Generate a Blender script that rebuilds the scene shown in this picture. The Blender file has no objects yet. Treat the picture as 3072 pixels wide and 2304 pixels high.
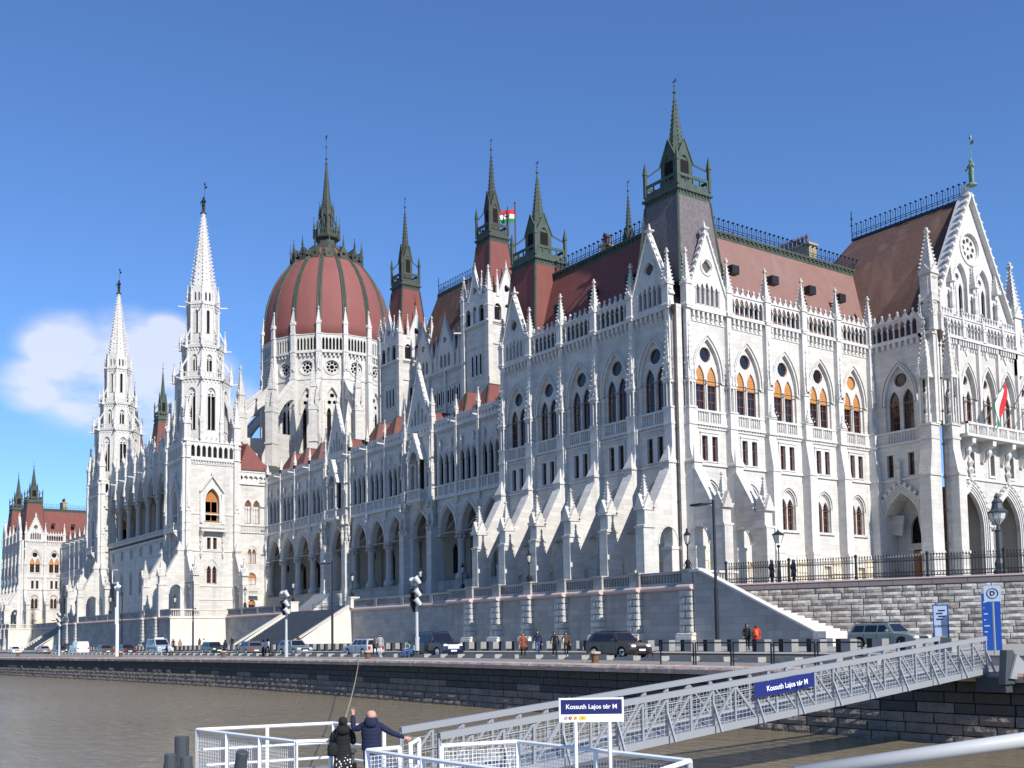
import bpy, math, random
from mathutils import Vector, Matrix
from mathutils.geometry import tessellate_polygon
random.seed(7)
S = bpy.context.scene
COL = S.collection
PI = math.pi
# ---------------------------------------------------------------- camera
cd = bpy.data.cameras.new('camera'); co = bpy.data.objects.new('camera', cd); COL.objects.link(co)
cd.sensor_fit = 'HORIZONTAL'; cd.sensor_width = 36; cd.lens = 36 * 3182 / 3072
cd.shift_x = (1536 - 1369) / 3072; cd.shift_y = (1688 - 1152) / 3072
cd.clip_end = 6000; cd.clip_start = .1
Rcw = Matrix(((0.5544, 0.8322, -0.0126), (0.0654, -0.0285, 0.9975), (0.8297, -0.5538, -0.0702)))
co.matrix_world = Matrix.Translation((61.0656, -62.5202, 1.3)) @ Rcw.transposed().normalized().to_4x4()
S.camera = co
# ---------------------------------------------------------------- world, sun, exposure
SUN_EL, SUN_AZ = math.radians(36.5), math.radians(-1.6)      # sun stands over +X, a hair towards +Y
w = bpy.data.worlds.new('World'); S.world = w; w.use_nodes = True
nt = w.node_tree; nt.nodes.clear()
def N(t, nt=nt, **k):
    n = nt.nodes.new(t)
    for a, b in k.items(): setattr(n, a, b)
    return n
out = N('ShaderNodeOutputWorld'); bg = N('ShaderNodeBackground'); sky = N('ShaderNodeTexSky')
sky.sky_type = 'NISHITA'; sky.sun_disc = False; sky.sun_elevation = SUN_EL; sky.sun_rotation = PI / 2 - SUN_AZ
sky.altitude = 1500; sky.air_density = 1.15; sky.dust_density = 0.0; sky.ozone_density = 5.0
# a few soft clouds low in the north-west
tc = N('ShaderNodeTexCoord'); nrm = N('ShaderNodeVectorMath', operation='NORMALIZE')
nt.links.new(tc.outputs['Generated'], nrm.inputs[0])
sep = N('ShaderNodeSeparateXYZ'); nt.links.new(nrm.outputs[0], sep.inputs[0])
noi = N('ShaderNodeTexNoise'); noi.inputs['Scale'].default_value = 11.0; noi.inputs['Detail'].default_value = 7; noi.inputs['Roughness'].default_value = .5
mp = N('ShaderNodeMapping'); mp.inputs['Scale'].default_value = (1, 1, 2.2); mp.inputs['Location'].default_value = (.12, .05, .3)
nt.links.new(nrm.outputs[0], mp.inputs[0]); nt.links.new(mp.outputs[0], noi.inputs['Vector'])
def blob(c, r, inner=.25):
    s = N('ShaderNodeVectorMath', operation='SUBTRACT'); s.inputs[1].default_value = c
    nt.links.new(nrm.outputs[0], s.inputs[0])
    m = N('ShaderNodeVectorMath', operation='MULTIPLY'); m.inputs[1].default_value = (1, 1, 1.5)
    nt.links.new(s.outputs[0], m.inputs[0])
    l = N('ShaderNodeVectorMath', operation='LENGTH'); nt.links.new(m.outputs[0], l.inputs[0])
    mr = N('ShaderNodeMapRange', interpolation_type='SMOOTHERSTEP'); mr.inputs['From Min'].default_value = r; mr.inputs['From Max'].default_value = r * inner
    nt.links.new(l.outputs['Value'], mr.inputs['Value']); return mr.outputs[0]
CLOUDS = [((-.939, .230, .254), .062), ((-.922, .273, .262), .058), ((-.953, .205, .223), .05), ((-.913, .324, .240), .055), ((-.905, .36, .215), .045), ((-.942, .248, .220), .075), ((-.928, .293, .212), .075), ((-.915, .30, .275), .035)]
acc = None
for c, r in CLOUDS:
    v = Vector(c).normalized(); b = blob(tuple(v), r)
    if acc is None: acc = b
    else:
        a = N('ShaderNodeMath', operation='MAXIMUM'); nt.links.new(acc, a.inputs[0]); nt.links.new(b, a.inputs[1]); acc = a.outputs[0]
mul = N('ShaderNodeMath', operation='MULTIPLY_ADD'); nt.links.new(noi.outputs['Fac'], mul.inputs[0]); mul.inputs[1].default_value = 5.0; mul.inputs[2].default_value = -1.35
m2 = N('ShaderNodeMath', operation='MULTIPLY', use_clamp=True); nt.links.new(mul.outputs[0], m2.inputs[0]); nt.links.new(acc, m2.inputs[1])
mix = N('ShaderNodeMixRGB'); mix.inputs['Color2'].default_value = (5.6, 6.0, 7.1, 1)
m3 = N('ShaderNodeMath', operation='MULTIPLY'); nt.links.new(m2.outputs[0], m3.inputs[0]); m3.inputs[1].default_value = .85
nt.links.new(m3.outputs[0], mix.inputs['Fac']); tint = N('ShaderNodeMixRGB', blend_type='MULTIPLY'); tint.inputs['Fac'].default_value = 1; tint.inputs['Color2'].default_value = (.79, .97, 1.20, 1)
nt.links.new(sky.outputs[0], tint.inputs['Color1']); nt.links.new(tint.outputs[0], mix.inputs['Color1'])
nt.links.new(mix.outputs[0], bg.inputs['Color']); bg.inputs['Strength'].default_value = 0.105
nt.links.new(bg.outputs[0], out.inputs[0])
sd = bpy.data.lights.new('sun', 'SUN'); sd.energy = 4.6; sd.angle = math.radians(.53); sd.color = (1, .955, .88)
so = bpy.data.objects.new('sun', sd); COL.objects.link(so)
sv = Vector((math.cos(SUN_EL) * math.cos(SUN_AZ), math.cos(SUN_EL) * math.sin(SUN_AZ), math.sin(SUN_EL)))
so.rotation_euler = sv.to_track_quat('Z', 'Y').to_euler(); so.location = (60, 0, 80)
vs = S.view_settings; vs.view_transform = 'Standard'; vs.look = 'None'; vs.gamma = 1; vs.exposure = 0.45
try: vs.use_curve_mapping = False
except Exception: pass
# ---------------------------------------------------------------- materials
MAT = {}
def mat(name, col, rough=.8, col2=None, nscale=1.0, amt=.5, bump=0.0, bscale=8.0, metal=0.0, spec=.3, detail=4, bricks=None, streak=None):
    m = bpy.data.materials.new(name); m.use_nodes = True; t = m.node_tree; t.nodes.clear()
    o = t.nodes.new('ShaderNodeOutputMaterial'); b = t.nodes.new('ShaderNodeBsdfPrincipled'); t.links.new(b.outputs[0], o.inputs[0])
    b.inputs['Roughness'].default_value = rough; b.inputs['Metallic'].default_value = metal; b.inputs['Specular IOR Level'].default_value = spec
    b.inputs['Base Color'].default_value = (*col, 1)
    g = t.nodes.new('ShaderNodeNewGeometry')
    c = None
    if col2:
        n = t.nodes.new('ShaderNodeTexNoise'); n.inputs['Scale'].default_value = nscale; n.inputs['Detail'].default_value = detail; t.links.new(g.outputs['Position'], n.inputs['Vector'])
        r = t.nodes.new('ShaderNodeMapRange'); r.inputs['From Min'].default_value = .5 - .5 * (1 - amt) - .02; r.inputs['From Max'].default_value = .5 + .5 * (1 - amt) + .02
        t.links.new(n.outputs['Fac'], r.inputs['Value'])
        mx = t.nodes.new('ShaderNodeMixRGB'); mx.inputs[1].default_value = (*col, 1); mx.inputs[2].default_value = (*col2, 1); t.links.new(r.outputs[0], mx.inputs[0]); c = mx.outputs[0]
    if streak:      # (colour, scale): vertical weather stains
        mpp = t.nodes.new('ShaderNodeMapping'); mpp.inputs['Scale'].default_value = (streak[1], streak[1], streak[1] * .12); t.links.new(g.outputs['Position'], mpp.inputs[0])
        n = t.nodes.new('ShaderNodeTexNoise'); n.inputs['Scale'].default_value = 1; n.inputs['Detail'].default_value = 5; t.links.new(mpp.outputs[0], n.inputs['Vector'])
        r = t.nodes.new('ShaderNodeMapRange'); r.inputs['From Min'].default_value = .52; r.inputs['From Max'].default_value = .72; r.inputs['To Max'].default_value = streak[2] if len(streak) > 2 else .6
        t.links.new(n.outputs['Fac'], r.inputs['Value'])
        mx = t.nodes.new('ShaderNodeMixRGB'); mx.inputs[2].default_value = (*streak[0], 1); t.links.new(r.outputs[0], mx.inputs[0])
        if c: t.links.new(c, mx.inputs[1])
        else: mx.inputs[1].default_value = (*col, 1)
        c = mx.outputs[0]
    bumps = []
    if bricks:      # (course height, stone length, colour variation, joint depth)
        # world position folded so that courses run on every upright face: u = x + y, v = z
        sx = t.nodes.new('ShaderNodeSeparateXYZ'); t.links.new(g.outputs['Position'], sx.inputs[0])
        ad = t.nodes.new('ShaderNodeMath'); ad.operation = 'ADD'; t.links.new(sx.outputs[0], ad.inputs[0]); t.links.new(sx.outputs[1], ad.inputs[1])
        cb = t.nodes.new('ShaderNodeCombineXYZ'); t.links.new(ad.outputs[0], cb.inputs[0]); t.links.new(sx.outputs[2], cb.inputs[1])
        bt = t.nodes.new('ShaderNodeTexBrick'); bt.inputs['Scale'].default_value = 1; bt.inputs['Brick Width'].default_value = bricks[1]; bt.inputs['Row Height'].default_value = bricks[0]
        bt.inputs['Mortar Size'].default_value = .018; bt.inputs['Mortar Smooth'].default_value = .3
        bt.inputs['Color1'].default_value = (1, 1, 1, 1); v = 1 - bricks[2]; bt.inputs['Color2'].default_value = (v, v * .98, v * .95, 1); mv = 1 - bricks[2] * 1.5; bt.inputs['Mortar'].default_value = (mv, mv, mv, 1)
        t.links.new(cb.outputs[0], bt.inputs['Vector'])
        mx = t.nodes.new('ShaderNodeMixRGB'); mx.blend_type = 'MULTIPLY'; mx.inputs[0].default_value = 1; t.links.new(bt.outputs['Color'], mx.inputs[2])
        if c: t.links.new(c, mx.inputs[1])
        else: mx.inputs[1].default_value = (*col, 1)
        c = mx.outputs[0]
    if c: t.links.new(c, b.inputs['Base Color'])
    if bump:
        n = t.nodes.new('ShaderNodeTexNoise'); n.inputs['Scale'].default_value = bscale; n.inputs['Detail'].default_value = 5; t.links.new(g.outputs['Position'], n.inputs['Vector'])
        bp = t.nodes.new('ShaderNodeBump'); bp.inputs['Strength'].default_value = 1; bp.inputs['Distance'].default_value = bump
        t.links.new(n.outputs['Fac'], bp.inputs['Height']); t.links.new(bp.outputs[0], b.inputs['Normal'])
    MAT[name] = m; return m
mat('white_stone', (.62, .60, .565), .85, (.53, .51, .475), .35, .55, .03, 5, bricks=(.42, 1.15, .16, .01), streak=((.36, .34, .32), .8, .45))
mat('carved_stone', (.63, .61, .575), .85, (.49, .475, .45), 2.2, .5, .05, 7, streak=((.36, .34, .32), 1.3, .4))
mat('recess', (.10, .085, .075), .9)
mat('tan_stone', (.60, .50, .38), .9, (.70, .62, .50), .8, .4, .03, 4)
mat('column_stone', (.42, .40, .37), .75, (.36, .34, .31), 1.5, .5)
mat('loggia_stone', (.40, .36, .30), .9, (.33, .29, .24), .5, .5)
mat('terrace_stone', (.44, .425, .405), .9, (.34, .325, .31), .5, .5, .03, 3, bricks=(.5, 1.4, .2, .01), streak=((.24, .225, .21), .7, .55))
mat('pink_stone', (.55, .43, .40), .8, (.48, .38, .36), 1, .5)
mat('quoin_stone', (.50, .49, .47), .95, (.38, .37, .35), 1.6, .5, .10, 2.5)
mat('rough_stone', (.44, .41, .37), .95, (.31, .285, .26), 1.2, .45, .12, 3)
mat('rough_stone_light', (.52, .49, .45), .95, (.38, .355, .325), 1.2, .45, .12, 3)
mat('rough_stone_dark', (.33, .30, .275), .95, (.25, .225, .21), 1.2, .45, .12, 3)
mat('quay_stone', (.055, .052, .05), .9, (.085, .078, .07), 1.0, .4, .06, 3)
mat('quay_stone_brown', (.27, .22, .19), .9, (.15, .125, .105), 1.8, .45, .14, 4)
mat('quay_stone_grey', (.23, .20, .18), .9, (.13, .115, .10), 1.8, .45, .14, 4)
mat('coping_stone', (.48, .40, .35), .85, (.36, .26, .22), .9, .5, .06, 2.5)
mat('joint', (.05, .045, .04), 1)
mat('red_tile', (.19, .062, .052), .75, (.16, .055, .048), .9, .5, .015, 14, streak=((.20, .09, .08), 1.2, .35))
mat('dome_tile', (.225, .078, .07), .7, (.20, .07, .062), .35, .5, .01, 10, streak=((.24, .105, .095), .8, .35))
mat('pink_tile', (.235, .13, .108), .75, (.20, .11, .095), 1.2, .5, .02, 9, streak=((.25, .17, .15), 1.0, .4))
mat('brown_tile', (.12, .068, .055), .8, (.095, .055, .045), 2.5, .5, .03, 8, streak=((.20, .13, .11), .8, .5))
mat('slate', (.105, .085, .09), .6, (.17, .15, .155), 3.5, .5, .03, 9)
mat('copper_green', (.075, .105, .082), .65, (.045, .06, .05), 1.8, .5, .02, 8)
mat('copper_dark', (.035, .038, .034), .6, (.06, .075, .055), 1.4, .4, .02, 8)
mat('copper_mid', (.065, .085, .062), .6, (.04, .045, .036), 1.2, .5, .02, 8)
mat('verdigris', (.22, .33, .24), .7, (.12, .19, .13), 4, .5)
mat('iron', (.012, .012, .016), .5, spec=.4)
mat('iron_blue', (.02, .028, .06), .5, spec=.4)
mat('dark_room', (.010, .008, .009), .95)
mat('wood_orange', (.42, .17, .045), .5, (.34, .13, .035), 2, .5)
mat('wood_brown', (.18, .065, .03), .5, (.14, .05, .025), 2, .5)
mat('shutter', (.50, .23, .07), .6, (.42, .19, .06), 3, .5)
mat('chimney_stone', (.42, .36, .22), .9, (.30, .26, .17), 1.2, .5)
mat('pot_metal', (.11, .06, .05), .5)
g = mat('window_glass', (.012, .012, .018), .07, spec=.6)
mat('pipe_brown', (.05, .03, .025), .6)
mat('white_frame', (.62, .60, .55), .6)
mat('bronze', (.03, .024, .022), .45, metal=.3)
for nm, c in (('flag_red', (.55, .03, .04)), ('flag_white', (.75, .75, .75)), ('flag_green', (.03, .22, .09))): mat(nm, c, .9)
# ---------------------------------------------------------------- mesh kit
class MB:
    def __init__(s): s.v = []; s.f = []; s.m = []; s.cur = 0
    def poly(s, pts):
        i = len(s.v); s.v += [tuple(p) for p in pts]; s.f.append(tuple(range(i, i + len(pts)))); s.m.append(s.cur)
    def box(s, x0, x1, y0, y1, z0, z1):
        i = len(s.v)
        s.v += [(x0, y0, z0), (x1, y0, z0), (x1, y1, z0), (x0, y1, z0), (x0, y0, z1), (x1, y0, z1), (x1, y1, z1), (x0, y1, z1)]
        for f in ((0, 3, 2, 1), (4, 5, 6, 7), (0, 1, 5, 4), (1, 2, 6, 5), (2, 3, 7, 6), (3, 0, 4, 7)): s.f.append(tuple(i + k for k in f)); s.m.append(s.cur)
    def ring(s, cx, cy, z, r, n, rot=0, sy=1):
        i = len(s.v)
        for k in range(n):
            a = rot + 2 * PI * k / n; s.v.append((cx + r * math.cos(a), cy + r * sy * math.sin(a), z))
        return i
    def lathe(s, prof, cx=0, cy=0, n=8, rot=None, cap=True, sy=1):
        """prof: list of (r, z); square rings when n == 4 measure r as the half side"""
        if rot is None: rot = PI / 4 if n == 4 else PI / n
        k = math.sqrt(2) if n == 4 else 1
        rs = [s.ring(cx, cy, z, max(r, .0005) * k, n, rot, sy) for r, z in prof]
        for a, b in zip(rs, rs[1:]):
            for j in range(n):
                s.f.append((a + j, a + (j + 1) % n, b + (j + 1) % n, b + j)); s.m.append(s.cur)
        if cap:
            s.f.append(tuple(rs[0] + j for j in reversed(range(n)))); s.m.append(s.cur)
            s.f.append(tuple(rs[-1] + j for j in range(n))); s.m.append(s.cur)
    def tube(s, p, q, r, n=6, r2=None, cap=True):
        p = Vector(p); q = Vector(q); d = (q - p)
        if d.length < 1e-6: return
        d.normalize(); a = d.orthogonal().normalized(); b = d.cross(a); r2 = r if r2 is None else r2
        i = len(s.v)
        for c, rr in ((p, r), (q, r2)):
            for k in range(n):
                t = 2 * PI * k / n; s.v.append(tuple(c + a * (rr * math.cos(t)) + b * (rr * math.sin(t))))
        for k in range(n): s.f.append((i + k, i + (k + 1) % n, i + n + (k + 1) % n, i + n + k)); s.m.append(s.cur)
        if cap: s.f.append(tuple(i + k for k in reversed(range(n)))); s.m.append(s.cur); s.f.append(tuple(i + n + k for k in range(n))); s.m.append(s.cur)
    def bar(s, p, q, w, h):
        """rectangular bar, w across, h upright"""
        p = Vector(p); q = Vector(q); d = (q - p).normalized()
        u = Vector((0, 0, 1)) if abs(d.z) < .95 else Vector((0, 1, 0))
        a = d.cross(u).normalized(); b = a.cross(d).normalized(); i = len(s.v)
        for c in (p, q):
            for sa, sb in ((-1, -1), (1, -1), (1, 1), (-1, 1)): s.v.append(tuple(c + a * (sa * w / 2) + b * (sb * h / 2)))
        for f in ((0, 1, 2, 3), (7, 6, 5, 4), (0, 4, 5, 1), (1, 5, 6, 2), (2, 6, 7, 3), (3, 7, 4, 0)): s.f.append(tuple(i + k for k in f)); s.m.append(s.cur)
    def plate(s, outer, holes, y, d, back=False, rim=True, ho=True):
        """flat plate in the x-z plane facing -y with holes and their reveals"""
        loops = [[Vector((a, b, 0)) for a, b in outer]] + [[Vector((a, b, 0)) for a, b in h] for h in holes]
        tris = tessellate_polygon(loops); flat = [p for l in loops for p in l]
        i = len(s.v); s.v += [(p.x, y, p.y) for p in flat]
        for t in tris: s.f.append(tuple(i + k for k in t)); s.m.append(s.cur)
        if back:
            j = len(s.v); s.v += [(p.x, y + d, p.y) for p in flat]
            for t in tris: s.f.append(tuple(j + k for k in reversed(t))); s.m.append(s.cur)
        for li, l in enumerate(loops):
            if li == 0 and not rim: continue
            if li > 0 and not ho: continue
            for k in range(len(l)):
                a, b = l[k], l[(k + 1) % len(l)]
                s.poly([(a.x, y, a.y), (b.x, y, b.y), (b.x, y + d, b.y), (a.x, y + d, a.y)])
    def extr(s, pts, x0, x1):
        """extrude a (y, z) polygon along x"""
        loops = [[Vector((a, b, 0)) for a, b in pts]]; tris = tessellate_polygon(loops)
        for x in (x0, x1):
            i = len(s.v); s.v += [(x, a, b) for a, b in pts]
            for t in tris: s.f.append(tuple(i + k for k in t)); s.m.append(s.cur)
        for k in range(len(pts)):
            a, b = pts[k], pts[(k + 1) % len(pts)]
            s.poly([(x0, *a), (x0, *b), (x1, *b), (x1, *a)])
    def crockets(s, cx, cy, z0, z1, r0, r1, n, size, sides=4, rot=None):
        if rot is None: rot = PI / 4 if sides == 4 else PI / sides
        k4 = math.sqrt(2) if sides == 4 else 1
        for j in range(n):
            t = (j + .3) / n; z = z0 + (z1 - z0) * t; r = (r0 + (r1 - r0) * t) * k4; q = size * (1 - .45 * t)
            for k in range(sides):
                a = rot + 2 * PI * k / sides; c, sn = math.cos(a), math.sin(a)
                x, y = cx + r * c, cy + r * sn; i = len(s.v)
                s.v += [(x - .5 * q * sn, y + .5 * q * c, z), (x + .5 * q * sn, y - .5 * q * c, z), (x + q * c, y + q * sn, z + q * .55), (x, y, z + q * 1.1), (x, y, z - q * .6)]
                for f in ((0, 2, 3), (2, 1, 3), (0, 4, 2), (4, 1, 2)): s.f.append(tuple(i + m for m in f)); s.m.append(s.cur)
    def spirelet(s, cx, cy, z0, h, r, n=6, sides=4):
        """crocketed pyramid with a finial"""
        s.lathe([(r, z0), (r * .08, z0 + h * .88)], cx, cy, sides)
        s.crockets(cx, cy, z0, z0 + h * .84, r, r * .1, n, r * .42 + .03, sides)
        q = r * .38 + .02
        s.lathe([(q * .4, z0 + h * .84), (q, z0 + h * .88), (q, z0 + h * .91), (q * .35, z0 + h * .93), (q * .6, z0 + h * .96), (.004, z0 + h)], cx, cy, 4)
    def pinn(s, cx, cy, z0, h, r, n=6):
        """shaft + four gablets + crocketed pyramid"""
        zs = z0 + h * .36
        s.lathe([(r * 1.15, z0), (r * 1.15, z0 + h * .03), (r, z0 + h * .05), (r, zs), (r * 1.2, zs + .02), (r * 1.2, zs + h * .02), (r * .95, zs + h * .03)], cx, cy, 4)
        g = h * .13
        for dx, dy in ((1, 0), (-1, 0), (0, 1), (0, -1)):
            ax, ay = -dy, dx; q = r * 1.22
            s.poly([(cx + dx * q + ax * q, cy + dy * q + ay * q, zs), (cx + dx * q - ax * q, cy + dy * q - ay * q, zs), (cx + dx * q, cy + dy * q, zs + g)])
            s.poly([(cx + dx * q + ax * q, cy + dy * q + ay * q, zs), (cx + dx * q, cy + dy * q, zs + g), (cx, cy, zs + g)])
            s.poly([(cx + dx * q - ax * q, cy + dy * q - ay * q, zs), (cx + dx * q, cy + dy * q, zs + g), (cx, cy, zs + g)])
        s.spirelet(cx, cy, zs + h * .02, h * .62, r * .95, n)
    def mesh(s, name, mats, smooth=False):
        me = bpy.data.meshes.new(name); me.from_pydata(s.v, [], s.f)
        if isinstance(mats, str): mats = [mats]
        for m in mats: me.materials.append(MAT[m])
        if len(mats) > 1: me.polygons.foreach_set('material_index', s.m)
        if smooth: me.polygons.foreach_set('use_smooth', [True] * len(s.f))
        me.update(); return me
def ob(name, me, parent=None, M=None, label=None, cat=None, group=None, kind=None):
    if isinstance(me, tuple): me = me[0].mesh(name, me[1])
    o = bpy.data.objects.new(name, me); COL.objects.link(o)
    if parent: o.parent = parent
    if M is not None: o.matrix_local = M
    if label: o['label'] = label
    if cat: o['category'] = cat
    if group: o['group'] = group
    if kind: o['kind'] = kind
    return o
def thing(name, label, cat, loc=(0, 0, 0), rz=0, group=None):
    return ob(name, None, None, Matrix.Translation(loc) @ Matrix.Rotation(rz, 4, 'Z'), label, cat, group)
T = lambda x, y, z=0, rz=0: Matrix.Translation((x, y, z)) @ Matrix.Rotation(rz, 4, 'Z')
def arch(cx, w, z0, zs, za, n=5):
    """pointed or round arch outline, counter-clockwise from the left sill"""
    h = za - zs; R = (w * w + h * h) / (2 * w); p = [(cx - w, z0), (cx + w, z0)]
    a1 = math.asin(min(1, h / R))
    for k in range(n + 1):
        a = a1 * k / n; p.append((cx + w - R + R * math.cos(a), zs + R * math.sin(a)))
    for k in range(n - 1, -1, -1):
        a = a1 * k / n; p.append((cx - w + R - R * math.cos(a), zs + R * math.sin(a)))
    return p
def rect(x0, x1, z0, z1): return [(x0, z0), (x1, z0), (x1, z1), (x0, z1)]
def circ(cx, cz, r, n=12): return [(cx + r * math.cos(2 * PI * k / n), cz + r * math.sin(2 * PI * k / n)) for k in range(n)]
def foil(cx, cz, r, k=4):
    """quatrefoil outline"""
    p = []
    for j in range(k):
        a = 2 * PI * j / k
        for t in (-.9, -.45, 0, .45, .9):
            b = a + t * 1.2; p.append((cx + r * .5 * math.cos(a) + r * .5 * math.cos(b), cz + r * .5 * math.sin(a) + r * .5 * math.sin(b)))
    return p
def band(m, cx, w, z0, zs, za, b, y, d, n=6):
    """moulding strip that follows an arch"""
    m.plate(arch(cx, w + b, z0, zs, za + b * 1.15, n), [arch(cx, w, z0 + .001, zs, za, n)], y, d)
# ---------------------------------------------------------------- the parliament: one thing, many parts
PB = thing('parliament_building', 'vast white Gothic parliament with a red ribbed dome, spires and flying buttresses along the river', 'building')
ZT, ZC = 5.0, 28.1           # terrace floor, main cornice
R90 = PI / 2
def lattice_win(w, z0, zs, za, cross=(.55,), fr=.07, mats=('wood_brown',), cx=0):
    """frame of one arched light (made once, copied): outline ring + bars"""
    m = MB(); m.plate(arch(0, w, z0, zs, za), [arch(0, w - fr, z0 + fr, zs, za - fr * 1.2)], 0, .08)
    for t in cross:
        z = z0 + (zs - z0) * t; m.box(-w + fr, w - fr, 0.01, .07, z - .03, z + .03)
    m.box(-w + fr, w - fr, 0.005, .075, zs - .05, zs + .04); m.box(-.025, .025, .012, .066, z0 + fr, zs - .05)
    return m.mesh('window', list(mats))
def pane_mesh(pts, name='pane', mt='window_glass'):
    m = MB(); m.poly([(x, 0, z) for x, z in pts]); m.poly([(x, .02, z) for x, z in reversed(pts)]); return m.mesh(name, mt)
W_BIG = lattice_win(.54, 19.9, 22.5, 23.7, (.3, .62)); P_BIG = pane_mesh(arch(0, .48, 19.95, 22.5, 23.62))
W_LOW = lattice_win(.36, 10.3, 12.3, 13.1, (.35, .7)); P_LOW = pane_mesh(arch(0, .31, 10.35, 12.3, 13.05))
def sqwin():
    m = MB(); m.plate(rect(-.33, .33, 15.6, 17.7), [rect(-.26, .26, 15.68, 17.62)], 0, .08); m.box(-.26, .26, .01, .07, 16.9, 16.96); m.box(-.02, .02, .01, .07, 15.68, 16.9); return m.mesh('window', 'wood_brown')
W_SQ = sqwin(); P_SQ = pane_mesh(rect(-.3, .3, 15.65, 17.66))
W_CIR = (lambda m: (m.plate(circ(0, 24.62, .66), [circ(0, 24.62, .58)], 0, .08), m)[1])(MB()).mesh('window', 'wood_brown'); P_CIR = pane_mesh(circ(0, 24.62, .62))
SH_CIR = pane_mesh(circ(0, 24.62, .61), 'shutter', 'shutter')
def shut():
    m = MB(); pts = [p for p in arch(0, .49, 22.1, 22.5, 23.6)]; m.plate(pts, [], 0, .04)
    for k in range(5): m.box(-.44, .44, -.02, 0, 22.18 + k * .22, 22.24 + k * .22)
    return m.mesh('shutter', 'shutter')
SHUT = shut()
def put_window(kind, M, dx, y, parent=None, shutter=False):
    f, p = {'big': (W_BIG, P_BIG), 'low': (W_LOW, P_LOW), 'sq': (W_SQ, P_SQ), 'cir': (W_CIR, P_CIR)}[kind]
    o = ob('window', f, parent or PB, M @ T(dx, y)); ob('pane', p, o, T(0, .05))
    if shutter: ob('shutter', SH_CIR if kind == 'cir' else SHUT, o, T(0, .035 if kind == 'cir' else -.01))
    return o
def balus(m, x0, x1, z0, z1, y0, y1, step=.28, r=.07):
    """row of turned balusters between x0 and x1"""
    n = max(1, int((x1 - x0) / step)); h = z1 - z0
    for k in range(n):
        x = x0 + (k + .5) * (x1 - x0) / n; m.lathe([(r * .8, z0), (r * 1.25, z0 + h * .3), (r * .6, z0 + h * .75), (r * .9, z1)], x, (y0 + y1) / 2, 5, cap=False)
def block_bay(W=4.8, low=True, base=True, sq=True, arc=7, far=False):
    m = MB(); h = W / 2
    holes = [arch(0, 1.5, 19.9, 22.7, 25.9)]
    if sq: holes += [rect(-.93, -.27, 15.6, 17.7), rect(.27, .93, 15.6, 17.7)]
    if low: holes.append(arch(0, 1.0, 10.3, 12.8, 14.0))
    m.plate(rect(-h, h, 8.3, 28.1), holes, 0, .2, rim=False)
    m.plate(rect(-1.6, 1.6, 19.8, 26), [arch(-.70, .54, 19.9, 22.5, 23.7), arch(.70, .54, 19.9, 22.5, 23.7), circ(0, 24.62, .66)], .2, .16, rim=False)
    if low: m.plate(rect(-1.1, 1.1, 10.2, 14.1), [arch(-.45, .38, 10.3, 12.3, 13.1), arch(.45, .38, 10.3, 12.3, 13.1)], .2, .16, rim=False)
    m.plate(rect(-h, h, ZT - 1.2, 8.3), [rect(-.5, .5, 6.2, 7.25)], -.08, .4, rim=False)
    body = m.mesh('wall', 'white_stone')
    m = MB()
    band(m, 0, 1.5, 22.3, 22.7, 25.9, .16, -.1, .12); band(m, 0, 1.75, 22.3, 22.8, 26.2, .1, -.16, .16)
    m.box(-1.95, -1.62, -.12, .02, 22.2, 22.42); m.box(1.62, 1.95, -.12, .02, 22.2, 22.42)
    m.lathe([(.09, 19.9), (.08, 22.3), (.15, 22.5)], 0, .14, 6)
    if low:
        band(m, 0, 1.05, 12.5, 12.8, 14.05, .1, -.1, .12); band(m, 0, .88, 10.3, 12.7, 13.85, .08, -.04, .06)
        m.box(-1.3, 1.3, -.16, .02, 10.08, 10.28)
    if sq:
        m.plate(rect(-1.1, 1.1, 15.5, 17.9), [rect(-.93, -.27, 15.6, 17.7), rect(.27, .93, 15.6, 17.7)], -.07, .08)
        m.box(-1.15, 1.15, -.13, 0, 17.92, 18.02)
    m.box(-h, h, -.14, .02, 15.2, 15.38); m.box(-h, h, -.10, .02, 8.12, 8.42)
    m.box(-h, h, -.2, .02, 18.55, 18.75); m.box(-h, h, -.1, .02, 18.3, 18.42)
    for k in range(14): x = -h + (k + .5) * W / 14; m.box(x - .07, x + .07, -.12, 0, 18.42, 18.54)
    m.box(-h, h, -.16, .3, 19.68, 19.86); m.box(-h, h, -.05, .02, 18.75, 18.87)
    m.box(-.12, .12, -.12, .02, 18.75, 19.68); m.box(-h + .3, -1.35, -.12, .02, 18.75, 19.68); m.box(1.35, h - .3, -.12, .02, 18.75, 19.68)
    balus(m, -1.33, -.14, 18.8, 19.68, -.14, -.02, .26, .055); balus(m, .14, 1.33, 18.8, 19.68, -.14, -.02, .26, .055)
    m.box(-h, h, -.34, .1, 28.1, 28.36); m.box(-h, h, -.06, .02, 27.22, 27.34)
    for k in range(7):
        x = -h + .45 + (k + .5) * (W - .9) / 7; m.box(x - .12, x + .12, -.28, 0, 27.62, 28.1); m.box(x - .1, x + .1, -.14, 0, 27.34, 27.62)
    m.box(-h, h, -.1, .3, 22.28, 22.36) if False else None
    trim = m.mesh('moulding', 'carved_stone')
    bal = None
    return body, trim
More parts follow.
